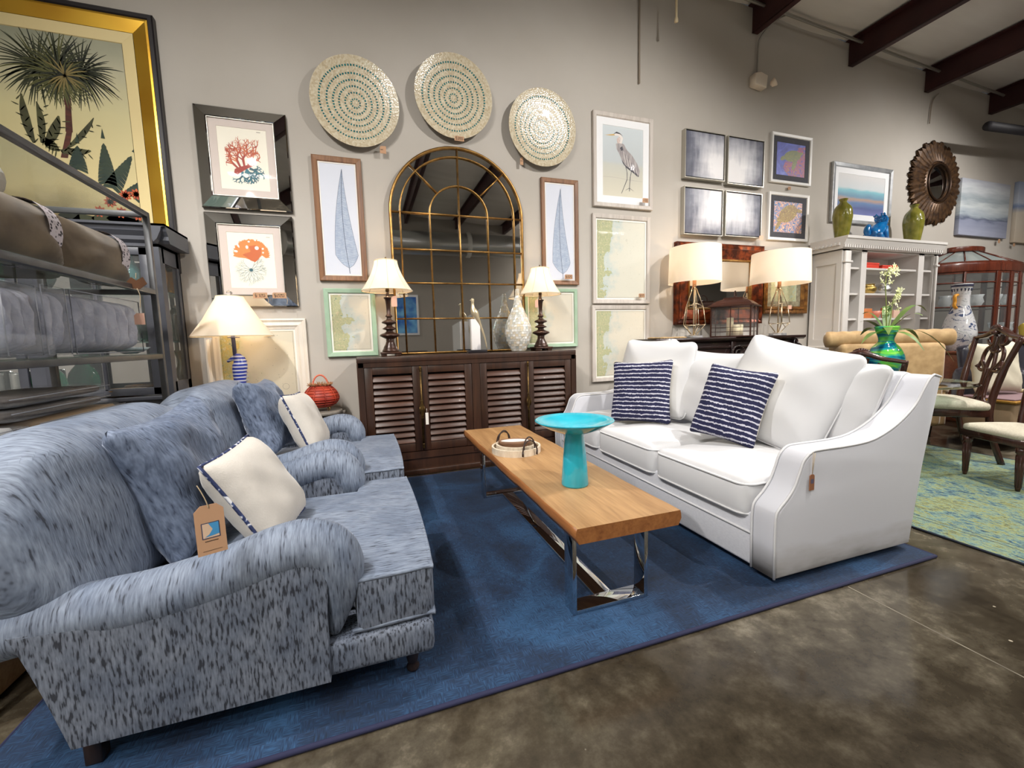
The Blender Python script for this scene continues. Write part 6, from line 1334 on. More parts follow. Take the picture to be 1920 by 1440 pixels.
t = thing('glass_dining_table', 'round clear glass dining table with a thick polished edge', 'dining table', (TBX, TBY, .0))
GL = mat('table_glass', (206, 232, 222), .02, trans=1, ior=1.45); b = B(GL); b.lathe([(0, TBH-.014), (.585, TBH-.014), (.6, TBH-.008), (.6, TBH-.004), (.58, TBH), (0, TBH)], n=72, cap=False); b.out('glass_top', t)
b = B(MAH); b.lathe([(.24, .011), (.25, .03), (.2, .06), (.07, .10), (.05, .2), (.075, .32), (.05, .45), (.06, .58), (.16, TBH-.03), (.16, TBH-.015)], n=32); b.out('pedestal', t)
# orchid in a green and blue glass vase
ox, oy = 4.36, 2.50
t = thing('orchid_vase', 'swirled green and blue glass vase standing on the glass table', 'vase', (ox, oy, TBH))
m, nt, bb = _new('swirl_glass'); bb.inputs['Roughness'].default_value = .08; bb.inputs['Coat Weight'].default_value = .5
n = nd(nt, 'ShaderNodeTexNoise', Scale=1, Detail=2, Distortion=1.5); nt.links.new(coords(nt, (3, 3, 14)), n.inputs[0])
nt.links.new(ramp(nt, n.outputs[0], [(.34, hexc((10, 70, 110))), (.46, hexc((20, 140, 150))), (.54, hexc((90, 190, 70))), (.66, hexc((150, 214, 90)))]), bb.inputs['Base Color'])
vw = .135; vh = at_y(1680, 612, oy).z-TBH
b = B(m); b.lathe([(r*vw/.13, z*vh/.36) for r, z in smooth([(.05, 0), (.07, .02), (.125, .1), (.13, .15), (.10, .21), (.06, .25), (.055, .28), (.08, .34), (.085, .36), (.075, .355), (.05, .28)], 4)], n=36, cap=False); b.out('body', t)
PG = mat('orchid_leaf', (70, 104, 48), .4, var=(120, 140, 70), scale=(8, 8, 8)); PET = mat('orchid_petal', (206, 212, 136), .6, var=(226, 226, 190), scale=(30, 30, 30))
t2 = thing('orchid_plant', 'yellow green orchid sprays and long arching leaves rising from the swirled vase', 'plant', (ox, oy, TBH+vh*.75))
def leaf(b, a, l, lift, droop, w0=.035):
    pts = []; 
    for i in range(9): q = i/8; pts.append(Vector((math.cos(a)*l*q*(1-.1*q), math.sin(a)*l*q*(1-.1*q), .05+lift*math.sin(q*PI*.62)-droop*q*q)))
    L, Q = [], []
    for i, p_ in enumerate(pts):
        d = (pts[min(8, i+1)]-pts[max(0, i-1)]).normalized(); s_ = d.cross(Vector((0, 0, 1))).normalized()*w0*math.sin(PI*min(.98, .12+i/8*.86))
        L.append(b.bm.verts.new(p_+s_)); Q.append(b.bm.verts.new(p_-s_+Vector((0, 0, .004))))
    for i in range(8): b.face([L[i], L[i+1], Q[i+1], Q[i]], None, True)
b = B(PG); rnd = random.Random(8)
for a, l, li, dr in ((200, .3, .06, .14), (170, .22, .12, .0), (20, .42, .10, .16), (340, .5, .12, .36), (60, .3, .25, .0), (130, .2, .2, 0), (300, .3, .06, .2), (240, .28, .1, .1), (0, .34, .3, .1), (315, .25, .18, .02), (100, .3, .1, .1)): leaf(b, R(a-27), l, li, dr)
b.out('leaves', t2, fixn=False)
b = B(mat('orchid_stem', (110, 120, 60), .5)); STM = [smooth([(0, 0, 0), (.04, 0, .2), (.10, .02, .36), (.16, .02, .42)], 5), smooth([(0, 0, 0), (-.02, .0, .25), (-.02, .02, .5), (.02, .02, .62), (.12, .04, .60)], 5)]
for s_ in STM: b.tube(s_, .004, n=6)
b.out('stems', t2)
b = B(PET)
for s_ in STM:
    for p_ in s_[len(s_)//2:]:
        for q in range(2):
            c_ = Vector(p_)+Vector((rnd.uniform(-.04, .04), rnd.uniform(-.04, .04), rnd.uniform(-.05, .03)))
            for k in range(5):
                a = 2*PI*k/5+rnd.random(); d = Vector((math.cos(a), rnd.uniform(-.5, .5), math.sin(a))).normalized(); s2 = d.cross(Vector((0, 1, 0))).normalized()*.007; e_ = c_+d*.032
                b.add([c_, c_+d*.018+s2, e_, c_+d*.018-s2], [(0, 1, 2, 3)], None, False)
b.out('blossoms', t2, fixn=False)

# ------------------------------------------------------------------ far right corner
TANV = mat('tan_velvet', (186, 156, 112), .75, var=(164, 134, 92), scale=(14, 14, 14), sheen=.4)
t = thing('tufted_armchair', 'tan tufted armchair with a rolled top in front of the white bookcase', 'armchair', (5.16, 2.93, 0), R(-36))
b = B(TANV); b.box(-.45, .45, -.08, .28, .12, .98, bev=.05, seg=3); b.box(-.45, .45, .0, .36, .12, .45, bev=.04); b.out('body', t)
b = B(TANV); n = 60; pts = [(-.56+1.12*i/n, .05, 1.03) for i in range(n+1)]; b.tube(pts, [.04]+[.078+.006*abs(math.sin(i*PI/6)) for i in range(1, n)]+[.04], n=20, flat=1.05); b.out('rolled_top', t)
for sx in (-1, 1): b = B(TANV); b.tube([(sx*.46, -.02, .5), (sx*.46, .36, .5)], .06, n=16); b.box(sx*.46-.06, sx*.46+.06, -.02, .36, .12, .5, bev=.03); b.out('arm', t)
for sx in (-1, 1):
    for sy in (0, .3): b = B(BLKW); b.lathe([(.02, 0), (.03, .12)], c=(sx*.38, sy, 0), n=10); b.out('foot', t)
price_tag(1733, 653, 2.93, .05, .11, '', 'pink tag hanging from the tan tufted armchair', m=TAGP)
CHW = wood('chestnut_chest_wood', (84, 42, 24), (128, 70, 40), .35, axis=0, coat=.2)
t = thing('wooden_chest', 'small reddish wooden chest carrying the tall porcelain vase', 'chest', (6.92, 3.22, 0))
b = B(CHW); b.box(-.26, .26, -.2, .2, .06, .81, bev=.01); b.box(-.28, .28, -.22, .22, .0, .06, bev=.008); b.box(-.28, .28, -.22, .22, .81, .84, bev=.008); b.out('body', t)
for k in range(3):
    b = B(CHW); b.box(-.23, .23, -.212, -.2, .1+k*.235, .31+k*.235, bev=.004); dr = b.out('drawer', t); b = B(BR); b.tube([(-.04, -.225, .2+k*.235), (0, -.235, .19+k*.235), (.04, -.225, .2+k*.235)], .004); b.out('handle', dr)
m, nt, bb = _new('painted_porcelain'); bb.inputs['Roughness'].default_value = .08; bb.inputs['Coat Weight'].default_value = .6
n = nd(nt, 'ShaderNodeTexNoise', Scale=1, Detail=6, Roughness=.7, Distortion=2); nt.links.new(coords(nt, (5, 5, 8)), n.inputs[0])
nt.links.new(ramp(nt, n.outputs[0], [(.40, hexc((70, 84, 120))), (.43, hexc((208, 208, 212))), (.56, hexc((212, 212, 214))), (.58, hexc((110, 124, 130))), (.6, hexc((210, 210, 212)))]), bb.inputs['Base Color'])
t = thing('porcelain_vase', 'tall white porcelain vase with painted landscape and orange handles', 'vase', (6.92, 3.20, .84)); vz_ = at_y(1793, 534, 3.2).z-.84; k = vz_/.8
b = B(m); b.lathe([(r*k*.74, z*k) for r, z in smooth([(.12, 0), (.15, .04), (.215, .16), (.215, .26), (.17, .40), (.12, .52), (.105, .6), (.11, .72), (.13, .8), (.115, .8), (.09, .7)], 4)], n=40, cap=False); b.out('body', t)
b = B(mat('porcelain_rim_pattern', (60, 62, 84), .2)); b.lathe([(.098*k, .775*k), (.101*k, .8*k)], n=40, cap=False)
for q in range(16): a = 2*PI*q/16; b.tube([(.086*k*math.cos(a), .086*k*math.sin(a), .755*k), (.083*k*math.cos(a), .083*k*math.sin(a), .72*k)], [.010, .003], n=5)
b.out('rim_band', t)
for sx in (-1, 1): b = B(mat('orange_handle', (216, 150, 50), .3)); b.tube(smooth([(sx*.078*k, 0, .68*k), (sx*.13*k, 0, .66*k), (sx*.12*k, 0, .60*k), (sx*.13*k, 0, .55*k), (sx*.088*k, 0, .52*k)], 4), .018*k, n=8); b.out('handle', t)
# bow front china cabinet
CAB = wood('cherry_mahogany', (66, 28, 18), (108, 50, 32), .25, axis=2, coat=.4); CGL = mat('cabinet_glass', (235, 240, 240), .03, alpha=.08, spec=1.0)
CX, CY, CR_, CTZ = 8.28, 3.92, .95, 2.0
t = thing('china_cabinet', 'bow fronted mahogany china cabinet with glazed doors and a glass canopy', 'cabinet', (CX, CY, 0)); n = 24
def bow(r, a0=180, a1=360, n=24, k=.62): return [(r*math.cos(R(a0+(a1-a0)*i/n)), k*r*math.sin(R(a0+(a1-a0)*i/n))) for i in range(n+1)]
b = B(CAB); b.prism(bow(CR_), .0, .72, sm=False, bev=.01); b.prism(bow(CR_+.02), .68, .74, bev=.01); b.prism(bow(CR_+.02), CTZ-.14, CTZ-.02, bev=.015); b.prism(bow(CR_), CTZ-.16, CTZ-.0); b.box(-CR_, CR_, -.03, 0, .72, CTZ-.1); b.out('body', t)
b = B(CAB); st_ = [181, 196, 225, 254, 270, 286, 315, 344, 359]
for a in st_:
    x, y = CR_*math.cos(R(a)), .62*CR_*math.sin(R(a)); w0 = .035 if a in (196, 254, 286, 344, 181, 359, 270) else .012; b.box(-w0, w0, -.015, .015, .74, CTZ-.14, M=TRS((x, y, 0), math.atan2(.62*math.cos(R(a)), -math.sin(R(a)))), bev=.003)
b.out('mullions', t)
b = B(CAB)
for z in (1.05, 1.4, 1.72): b.tube([(x, y, z) for x, y in bow(CR_-.0)], .010, n=5)
b.out('glazing_bars', t)
b = B(CGL); bw = bow(CR_-.005)
for (x0, y0), (x1, y1) in zip(bw, bw[1:]): b.add([(x0, y0, .74), (x1, y1, .74), (x1, y1, CTZ-.14), (x0, y0, CTZ-.14)], [(0, 1, 2, 3)], None, True)
b.out('glass_front', t, fixn=False)
b = B(MIR); b.box(-CR_+.04, CR_-.04, -.045, -.032, .76, CTZ-.16); b.out('mirror_back', t)
for z in (1.02, 1.40): b = B(mat('shelf_glass', (190, 220, 214), .03, trans=.9, ior=1.4)); b.prism(bow(CR_-.06), z, z+.01); b.out('glass_shelf', t)
zt_ = CTZ+.19; b = B(mat('frosted_canopy_glass', (150, 160, 158), .3, alpha=.8)); o_ = bow(CR_*.96, n=8); i_ = bow(.30, n=8)
o_ = [(x, y) for x, y in o_]; 
for q in range(8): b.add([(o_[q][0], o_[q][1], CTZ), (o_[q+1][0], o_[q+1][1], CTZ), (i_[q+1][0], i_[q+1][1]-.05, zt_), (i_[q][0], i_[q][1]-.05, zt_)], [(0, 1, 2, 3)], None, False)
b.out('canopy_glass', t, fixn=False)
b = B(CAB)
for q in range(9): b.tube([(o_[q][0], o_[q][1], CTZ+.004), (i_[q][0], i_[q][1]-.05, zt_+.004)], .008, n=5)
b.prism([(x, y-.05) for x, y in bow(.34)], zt_, zt_+.07, bev=.01); b.out('canopy_cap', t)
def goblet(k, z, a, r): return (CX+r*math.cos(R(a)), CY-.06+.62*r*math.sin(R(a)), z)
CRY = mat('cut_crystal', (225, 230, 232), .08, trans=.6, ior=1.45)
for k in range(9):
    z = 1.4105 if k < 5 else 1.0305; a = (203, 218, 236, 262, 282)[k] if k < 5 else (206, 226, 258, 284)[k-5]; p_ = goblet(k, z, a, .74); b = B(CRY)
    if k % 2: b.lathe([(.035, 0), (.008, .012), (.008, .06), (.04, .09), (.05, .15), (.046, .15), (.03, .09)], n=14, cap=False)
    else: b.lathe([(.05, 0), (.075, .05), (.06, .11), (.075, .15), (.07, .15), (.055, .11)], n=14, cap=False)
    obj1('crystal_glass', ('cut crystal glass on the upper shelf inside the china cabinet' if k < 5 else 'cut crystal glass on the lower shelf inside the china cabinet'), 'glassware', b, p_, 'crystal on the upper cabinet shelf' if k < 5 else 'crystal on the lower cabinet shelf')
# dark leather sofa, pillow, bench
LEA = mat('black_leather', (34, 34, 44), .3, coat=.3, var=(50, 50, 62), scale=(5, 5, 5)); t = thing('leather_sofa', 'dark navy leather sofa behind the dining chair, running out of the picture', 'sofa', (7.12, 2.42, 0), 0)
b = B(LEA); b.box(-.9, .9, -.1, .5, .1, .42, bev=.05, seg=3); b.out('seat_base', t); b = B(LEA); b.slab(1.75, .50, .2, M=TRS((0, .42, .68), 0, R(-8)), r=.10, e=.5, n=16); b.out('backrest', t)
for sx in (-1, 1): b = B(LEA); b.slab(.62, .56, .2, M=TRS((sx*.86, .18, .42), R(90), 0), r=.12, e=.5, n=12); b.out('arm', t)
b = B(LEA); b.slab(1.5, .45, .16, M=TRS((0, .12, .46), 0, R(90)), r=.08, e=.3, n=14); b.out('seat_cushion', t)
throw('throw_pillow', 'large cream pillow seen through the openwork back of the dining chair', 'pillow', (5.66, 2.33, .735), -12, -10, 0, .5, .5, .16, mat('cream_pillow', (206, 198, 178), .85), seed=31)
t = thing('tan_bench', 'tan upholstered bench with a gold edge carrying an open book', 'bench', (5.80, 2.24, 0), 0); GE = mat('gold_trim', (176, 130, 60), .35, metal=.6)
b = B(mat('tan_bench_cloth', (140, 118, 92), .8)); b.box(-.45, .45, -.18, .18, .08, .44, bev=.02); b.out('body', t); b = B(GE); b.box(-.47, .47, -.20, .20, .44, .465, bev=.008); b.out('gold_edge', t)
b = B(mat('mauve_top', (130, 106, 110), .7)); b.box(-.45, .45, -.18, .18, .465, .48, bev=.005); b.out('top', t)
q = Vector((6.10, 2.18, 0)); b = B(mat('cream_pages', (214, 200, 160), .7)); b.box(-.13, .13, -.1, .1, .004, .03, bev=.006); b.box(-.14, .14, -.11, .11, 0, .005, mat('book_cover', (120, 90, 70), .6)); obj1('book', 'cream open book lying on the tan bench with gold edge', 'book', b, (q.x, q.y, .481), rz=R(0))
throw('throw_pillow', 'bright yellow pillow cut by the edge of the picture', 'pillow', (7.42, 2.80, 1.03), 10, -10, 0, .3, .26, .12, mat('yellow_cloth', (206, 184, 84), .8), seed=33)

# ------------------------------------------------------------------ left: slate cabinet and glass shelf rack
SLT = mat('slate_painted_wood', (66, 72, 84), .4, var=(58, 62, 72), scale=(6, 6, 6)); TPE = mat('slate_side_lit_warm', (96, 86, 78), .45)  # second tone holds warm light on the slate side; replaced below
SLT = TPE = mat('slate_cabinet_paint', (80, 82, 90), .4, var=(70, 72, 80), scale=(5, 5, 5))
DX0, DX1, DY0, DY1, DH = -2.75, -1.31, 3.60, 3.93, 1.96
t = thing('display_cabinet', 'slate grey glazed display cabinet with crown moulding behind the shelf rack', 'cabinet', (DX0, DY0, 0)); w_ = DX1-DX0; d_ = DY1-DY0; BZ = .80
b = B(SLT); b.box(0, w_, 0, d_, 0, BZ-.03); b.box(-.02, w_+.02, -.02, d_, BZ-.03, BZ, bev=.006); b.box(0, w_, 0, d_, DH-.14, DH-.08); b.box(-.02, w_+.02, -.025, d_, 0, .09, bev=.006)
b.box(0, w_, d_-.015, d_, BZ, DH-.1)
for x0, x1, y0, y1 in ((0, .06, 0, .04), (w_-.06, w_, 0, .04), (w_/2-.04, w_/2+.04, 0, .04), (w_-.03, w_, .04, .07), (w_-.03, w_, d_-.06, d_), (0, .03, 0, d_)): b.box(x0, x1, y0, y1, BZ, DH-.12)
b.box(w_-.03, w_, .04, d_, BZ, BZ+.09); b.box(w_-.03, w_, .04, d_, DH-.24, DH-.12); b.out('body', t)
b = B(SLT); b.prism([(0, DH-.12), (-.02, DH-.10), (-.02, DH-.075), (-.045, DH-.045), (-.05, DH-.02), (-.07, DH-.015), (-.07, DH), (d_, DH), (d_, DH-.12)], -.07, w_+.07, ax='x'); b.prism([(w_-.0, DH-.12), (w_+.02, DH-.1), (w_+.045, DH-.045), (w_+.05, DH-.02), (w_+.07, DH-.015), (w_+.07, DH), (w_-.02, DH)], -.07, d_, ax='y'); b.out('crown', t)
for k in range(2):
    b = B(SLT); x0 = .065+k*(w_/2-.02); x1 = x0+w_/2-.11
    for a, c_, e, f in ((x0, x0+.045, BZ+.01, DH-.15), (x1-.045, x1, BZ+.01, DH-.15), (x0, x1, BZ+.01, BZ+.06), (x0, x1, DH-.2, DH-.15), ((x0+x1)/2-.01, (x0+x1)/2+.01, BZ+.05, DH-.2)): b.box(a, c_, -.018, .004, e, f, bev=.002)
    dr = b.out('door', t); b = B(CGL); b.add([(x0+.04, -.007, BZ+.05), (x1-.04, -.007, BZ+.05), (x1-.04, -.007, DH-.19), (x0+.04, -.007, DH-.19)], [(0, 1, 2, 3)]); b.out('pane', dr, fixn=False)
b = B(CGL); b.add([(w_-.012, .07, BZ+.09), (w_-.012, d_-.06, BZ+.09), (w_-.012, d_-.06, DH-.24), (w_-.012, .07, DH-.24)], [(0, 1, 2, 3)]); b.out('side_pane', t, fixn=False)
b = B(MIR); b.box(.03, w_-.03, d_-.022, d_-.016, BZ+.01, DH-.15); b.out('mirror_back', t)
for z in (1.17, 1.53): b = B(mat('shelf_glass', (190, 220, 214), .03, trans=.9, ior=1.4)); b.box(.03, w_-.035, .05, d_-.03, z, z+.008); b.out('glass_shelf', t)
GG = mat('green_glass', (60, 130, 104), .05, trans=.7); AM = mat('amber_glass', (170, 120, 50), .05, trans=.6); TG = mat('teal_glass', (90, 150, 150), .06, trans=.6); SI = mat('smoke_silver', (170, 172, 168), .12, metal=.7)
def vs_(label, x, y, z, pr, m, nm='glass_vase', cat='vase', g=None):
    b = B(m); b.lathe(smooth(pr, 3), n=24); obj1(nm, label, cat, b, (x, y, z), g)
vs_('tall teal glass bottle on the upper shelf of the slate cabinet', -1.52, 3.70, 1.5385, [(.04, 0), (.05, .03), (.05, .13), (.025, .19), (.018, .23), (.024, .25)], TG)
vs_('amber glass vase on the upper shelf near the side pane of the slate cabinet', -1.40, 3.80, 1.5385, [(.03, 0), (.045, .05), (.05, .14), (.03, .24), (.022, .26)], AM)
vs_('round green glass bowl vase on the middle shelf of the slate cabinet', -1.62, 3.72, 1.1785, [(.05, 0), (.10, .06), (.11, .12), (.08, .2), (.07, .22)], GG)
vs_('smoked silver flask on the middle shelf near the side pane of the slate cabinet', -1.40, 3.78, 1.1785, [(.04, 0), (.05, .04), (.05, .2), (.03, .26), (.034, .28)], SI)
vs_('curvy clear glass vase on the bottom of the slate cabinet by the side pane', -1.41, 3.74, .8005, [(.04, 0), (.03, .05), (.05, .13), (.03, .22), (.05, .3), (.048, .31)], SI)
vs_('amber glass dish on the bottom of the slate cabinet', -1.66, 3.72, .8005, [(.05, 0), (.12, .02), (.14, .045), (.13, .045)], AM, 'glass_dish', 'dish')
vs_('emerald glass jug on the bottom of the slate cabinet, in the middle', -2.05, 3.72, .8005, [(.05, 0), (.09, .06), (.08, .16), (.03, .24), (.045, .3)], mat('emerald_glass', (20, 150, 110), .08, trans=.4))
for k in range(5): vs_('slim silvered glass cylinder in the row on the bottom of the slate cabinet', -2.6+.1*k, 3.70, .8005, [(.03, 0), (.032, .02), (.032, .18), (.03, .185)], SI, 'glass_cylinder', 'glassware', 'silvered cylinders in the slate cabinet')
vs_('pale green footed vase on the upper shelf of the slate cabinet, far side', -2.2, 3.72, 1.5385, [(.05, 0), (.02, .03), (.06, .12), (.05, .2), (.07, .24)], TG); vs_('wide green glass bowl on the middle shelf of the slate cabinet, far side', -2.2, 3.72, 1.1785, [(.05, 0), (.12, .07), (.14, .14), (.13, .14)], GG, 'glass_bowl', 'bowl')
# rack
RK = mat('grey_rack_metal', (104, 106, 108), .4, metal=.5, var=(88, 88, 90), scale=(8, 8, 8)); SGL = mat('rack_glass', (150, 176, 166), .03, alpha=.22, spec=1.0)
QX0, QX1, QY0, QY1, QZ = -1.68, -1.15, 1.62, 3.09, 1.91
t = thing('shelf_rack', 'grey metal shelf rack with glass shelves holding bedding', 'shelf', (QX0, QY0, 0)); w_ = QX1-QX0; d_ = QY1-QY0; p_ = .028
SHZ = [1.475, 1.10, .72, .25]
for x in (0, w_-p_):
    for y in (0, d_-p_): b = B(RK); b.box(x, x+p_, y, y+p_, 0, QZ, bev=.002); b.out('post', t)
for z in [QZ]+SHZ:
    b = B(RK); zz = z if z == QZ else z-.006
    b.box(p_, w_-p_, 0, p_, zz-p_, zz, bev=.002); b.box(p_, w_-p_, d_-p_, d_, zz-p_, zz, bev=.002); b.box(0, p_, p_, d_-p_, zz-p_, zz, bev=.002); b.box(w_-p_, w_, p_, d_-p_, zz-p_, zz, bev=.002); b.out('rail', t)
    b = B(SGL); b.box(.01, w_-.01, .01, d_-.01, zz+.0005, zz+.0055); b.out('glass_shelf', t)
VEL = mat('taupe_velvet', (120, 104, 82), .7, var=(88, 74, 58), scale=(6, 6, 6), sheen=.35)
m, nt, bb = _new('leopard_trim'); bb.inputs['Roughness'].default_value = .8; vo = nd(nt, 'ShaderNodeTexVoronoi', Scale=1); nt.links.new(coords(nt, (60, 60, 60)), vo.inputs[0]); nt.links.new(ramp(nt, vo.outputs['Distance'], [(0, hexc((44, 40, 48))), (.30, hexc((50, 46, 54))), (.42, hexc((206, 198, 204)))]), bb.inputs['Base Color']); LEO = m
def bolster(label, y0, y1, seed):
    t = thing('velvet_bolster', label, 'pillow', (-1.325, (y0+y1)/2, SHZ[0]), group='velvet bolsters on the rack'); L = y1-y0
    b = B(VEL); b.slab(L, .27, .22, M=TRS((0, 0, .135), R(90), R(-8)), r=.06, e=.8, puff=.1, n=22, k=2.0, wr=.004, seed=seed); b.out('cover', t)
    b = B(LEO); ya = L/2-.19; n = 28
    ring_a = [(.121*math.copysign(abs(math.cos(2*PI*i/n))**.85, math.cos(2*PI*i/n)), .138*math.sin(2*PI*i/n)+.135) for i in range(n)]
    for i in range(n):
        (xa, za), (xb, zb_) = ring_a[i], ring_a[(i+1) % n]; sh = lambda z: -.14*(z-.135)
        b.add([(xa-sh(za), ya, za), (xb-sh(zb_), ya, zb_), (xb*.98-sh(zb_), ya+.085, .135+(zb_-.135)*.98), (xa*.98-sh(za), ya+.085, .135+(za-.135)*.98)], [(0, 1, 2, 3)], None, True)
    b.out('leopard_band', t)
bolster('taupe velvet bolster with leopard band on the rack, overlapped by the other one', 2.47, 3.05, 2); bolster('taupe velvet bolster with leopard band on the rack, cut by the picture edge', 1.90, 2.50, 4)
WRB = mat('white_ribbed_towel', (206, 204, 196), .85, bump=.4, bscale=(10, 90, 10)); b = B(WRB); sp2 = []
for i in range(60): a = i*.33; r_ = .03+.075*i/59; sp2.append((r_*math.cos(a), r_*math.sin(a)))
for (x0, z0), (x1, z1) in zip(sp2, sp2[1:]): b.add([(x0, -.35, z0), (x1, -.35, z1), (x1, .35, z1), (x0, .35, z0)], [(0, 1, 2, 3)], None, True)
o = b.out('rolled_throw', loc=(-1.50, 2.1, SHZ[0]+.37), fixn=False)
tag(o, 'white ribbed rolled throw lying behind the velvet bolsters', 'blanket')
b = B(mat('folded_beige_quilt', (150, 138, 118), .8, bump=.3, bscale=(20, 20, 20))); b.box(-.13, .13, -.5, .5, 0, .125, bev=.04, seg=3); b.box(-.13, .13, -.5, .5, .125, .258, bev=.04, seg=3); obj1('folded_quilt', 'beige quilt folded at the back of the top rack shelf under the rolled throw', 'quilt', b, (-1.52, 2.25, SHZ[0]+.0005))
PLA = mat('clear_plastic_bag', (225, 228, 235), .08, alpha=.13, spec=1.0, bump=1.0, bscale=(16, 16, 16)); GQ = mat('grey_blue_quilt', (172, 174, 186), .8, var=(126, 130, 146), scale=(9, 9, 9), bump=.3, bscale=(90, 90, 90))
BQ = mat('brown_quilt', (96, 82, 66), .75, var=(74, 62, 50), scale=(9, 9, 9), bump=.3, bscale=(90, 90, 90)); CQ = mat('golden_quilt', (150, 122, 84), .7, bump=.3, bscale=(40, 40, 40)); WQ = mat('white_quilt', (206, 206, 206), .8)
def bagged(label, y0, y1, z, h, m, ns, vert=True, dx=.0, wd=.34, group='bagged quilts on the rack', seed=0):
    t = thing('bagged_quilt', label, 'quilt', (-1.19-wd/2+dx, (y0+y1)/2, z), group=group); L = y1-y0
    b = B(m); rnd = random.Random(seed)
    for k in range(ns):
        if vert: ya = -L/2+.015+k*(L-.03)/ns; yb = ya+(L-.03)/ns; b.slab((yb-ya)*1.04, h-.03, wd-.03, M=TRS((0, (ya+yb)/2, (h)/2), R(90), 0), r=.03, e=.38, puff=.12, n=16, wr=.006, seed=seed+k, k=2.0)
        else: za = .008+k*(h-.02)/ns; zb_ = za+(h-.02)/ns; b.slab(L-.03, wd-.03, (zb_-za)*1.03, M=TRS((0, 0, (za+zb_)/2), R(90), R(90)), r=.04, e=.14, puff=.12, n=14, wr=.0015, seed=seed+k)
    b.out('quilt', t)
    b = B(PLA); b.slab(L+.012, h-.004, wd+.012, M=TRS((0, 0, h/2), R(90), 0), r=.03, e=.2, puff=.05, n=22, wr=.006, seed=seed+9); b.out('plastic_bag', t)
    b = B(mat('zip_piping', (150, 152, 160), .4)); 
    P2 = [(wd/2+.006, -L/2+.01, h-.016), (wd/2+.006, L/2-.01, h-.016), (wd/2+.006, L/2-.01, .012), (wd/2+.006, -L/2+.01, .012)]; b.tube(P2 if vert else P2[:2], .0025 if vert else .002, closed=vert, n=6); b.out('zip', t)
bagged('largest grey blue quilt in clear plastic, at the far end of its shelf', 2.33, 2.93, SHZ[1], .30, GQ, 6, seed=1)
bagged('grey blue quilt in clear plastic, squeezed between two other bags', 2.16, 2.32, SHZ[1], .30, GQ, 2, seed=2)
bagged('grey blue quilt in clear plastic at the picture edge of the middle shelf', 1.96, 2.15, SHZ[1], .29, GQ, 3, seed=3)
b = B(PLA); b.slab(.34, .09, .12, M=TRS((0, 0, .045), R(90)), r=.03, e=.3, n=14); obj1('plastic_packet', 'small clear plastic packet lying in front of the grey quilts', 'packet', b, (-1.20, 1.99, SHZ[1]+.001))
b = B(mat('shell_dish', (180, 196, 200), .2)); b.lathe([(.03, 0), (.08, .02), (.1, .035), (.09, .035)], n=20, sx=.9); obj1('shell_dish', 'shallow iridescent dish at the far end of the middle rack shelf', 'dish', b, (-1.27, 3.0-.02, SHZ[1]+.001))
bagged('brown quilt in a crinkled clear bag on the lower shelf, under two thin ones', 2.06, 2.68, SHZ[2], .15, CQ, 2, vert=False, seed=5)
bagged('thin brown quilt, lower of the two stacked flat', 1.95, 2.58, SHZ[2]+.152, .05, BQ, 1, vert=False, seed=6, dx=-.01); bagged('thin brown quilt, topmost of the stack beside the armchair back', 1.95, 2.58, SHZ[2]+.203, .05, BQ, 1, vert=False, seed=7, dx=-.01)
bagged('white quilt in clear plastic in front of the brown quilts', 1.80, 2.02, SHZ[2], .15, WQ, 2, vert=False, seed=8, dx=.0)
t = thing('brown_leather_tag', 'dark brown leaf shaped tag hanging from the far end of the rack', 'tag', tuple(at_x(256, 530, -1.13)))
b = B(mat('brown_tag', (96, 60, 34), .5)); b.prism([(-.045, 0), (-.02, .028), (.0, .012), (.03, .03), (.045, -.005), (.01, -.035), (-.02, -.03)], -.002, .002, ax='y'); b.out('card', t); b = B(STRING); b.tube(smooth([(0, -.003, .02), (.003, -.003, .05)]), .002, n=5); b.tube(smooth([(0, -.003, -.03), (.01, -.003, -.07), (.004, -.003, -.13)]), .002, n=5); b.out('string', t)
q = at_x(262, 598, -1.13); price_tag(262, 598, q.y, .045, .06, '', 'small pink tag on a string below the brown leaf shaped tag', m=TAGP)
# crates on the bottom of the rack
PINE = wood('pine_box', (176, 128, 78), (214, 170, 116), .5, axis=0)
b = B(PINE); b.box(-.2, .2, -.2, .2, 0, .16, bev=.004); obj1('wooden_box', 'pale pine box on the bottom shelf of the rack, under the other', 'box', b, (-1.40, 1.86, SHZ[3]-.24), 'pine boxes under the rack'); b = B(PINE); b.box(-.19, .19, -.19, .19, 0, .2, bev=.004); obj1('wooden_box', 'pale pine box behind the blue armchair, on the lower rack shelf', 'box', b, (-1.40, 1.86, SHZ[3]+.001), 'pine boxes under the rack')

# ------------------------------------------------------------------ what the mirrors show: the other side of the showroom
DUC = mat('duct_foil', (176, 176, 174), .28, metal=.85, bump=.4, bscale=(5, 5, 5)); t = thing('air_duct', 'large silver round air duct across the opposite wall', 'duct', (3, -3.9, 3.75))
b = B(DUC); b.tube([(-6, 0, 0), (9, 0, 0)], .3, n=28); b.out('pipe', t)
for k in range(6): b = B(mat('duct_collar', (200, 198, 192), .5)); b.lathe([(.31, -.06), (.335, -.05), (.335, .05), (.31, .06)], M=TRS((-4.6+2.2*k, 0, 0), 0, 0, R(90)), n=28, cap=False); b.out('collar', t)
PW = mat('white_partition', (214, 212, 208), .7)
b = B(PW); b.prism([(-.2, 0), (2.6, 0), (2.6, 2.3), (1.2, 2.3), (-.2, 1.5)], 0, .1, ax='y'); o = b.out('wall_partition', loc=(2.2, -2.4, 0)); o.rotation_euler = (0, 0, R(18)); struct(o)
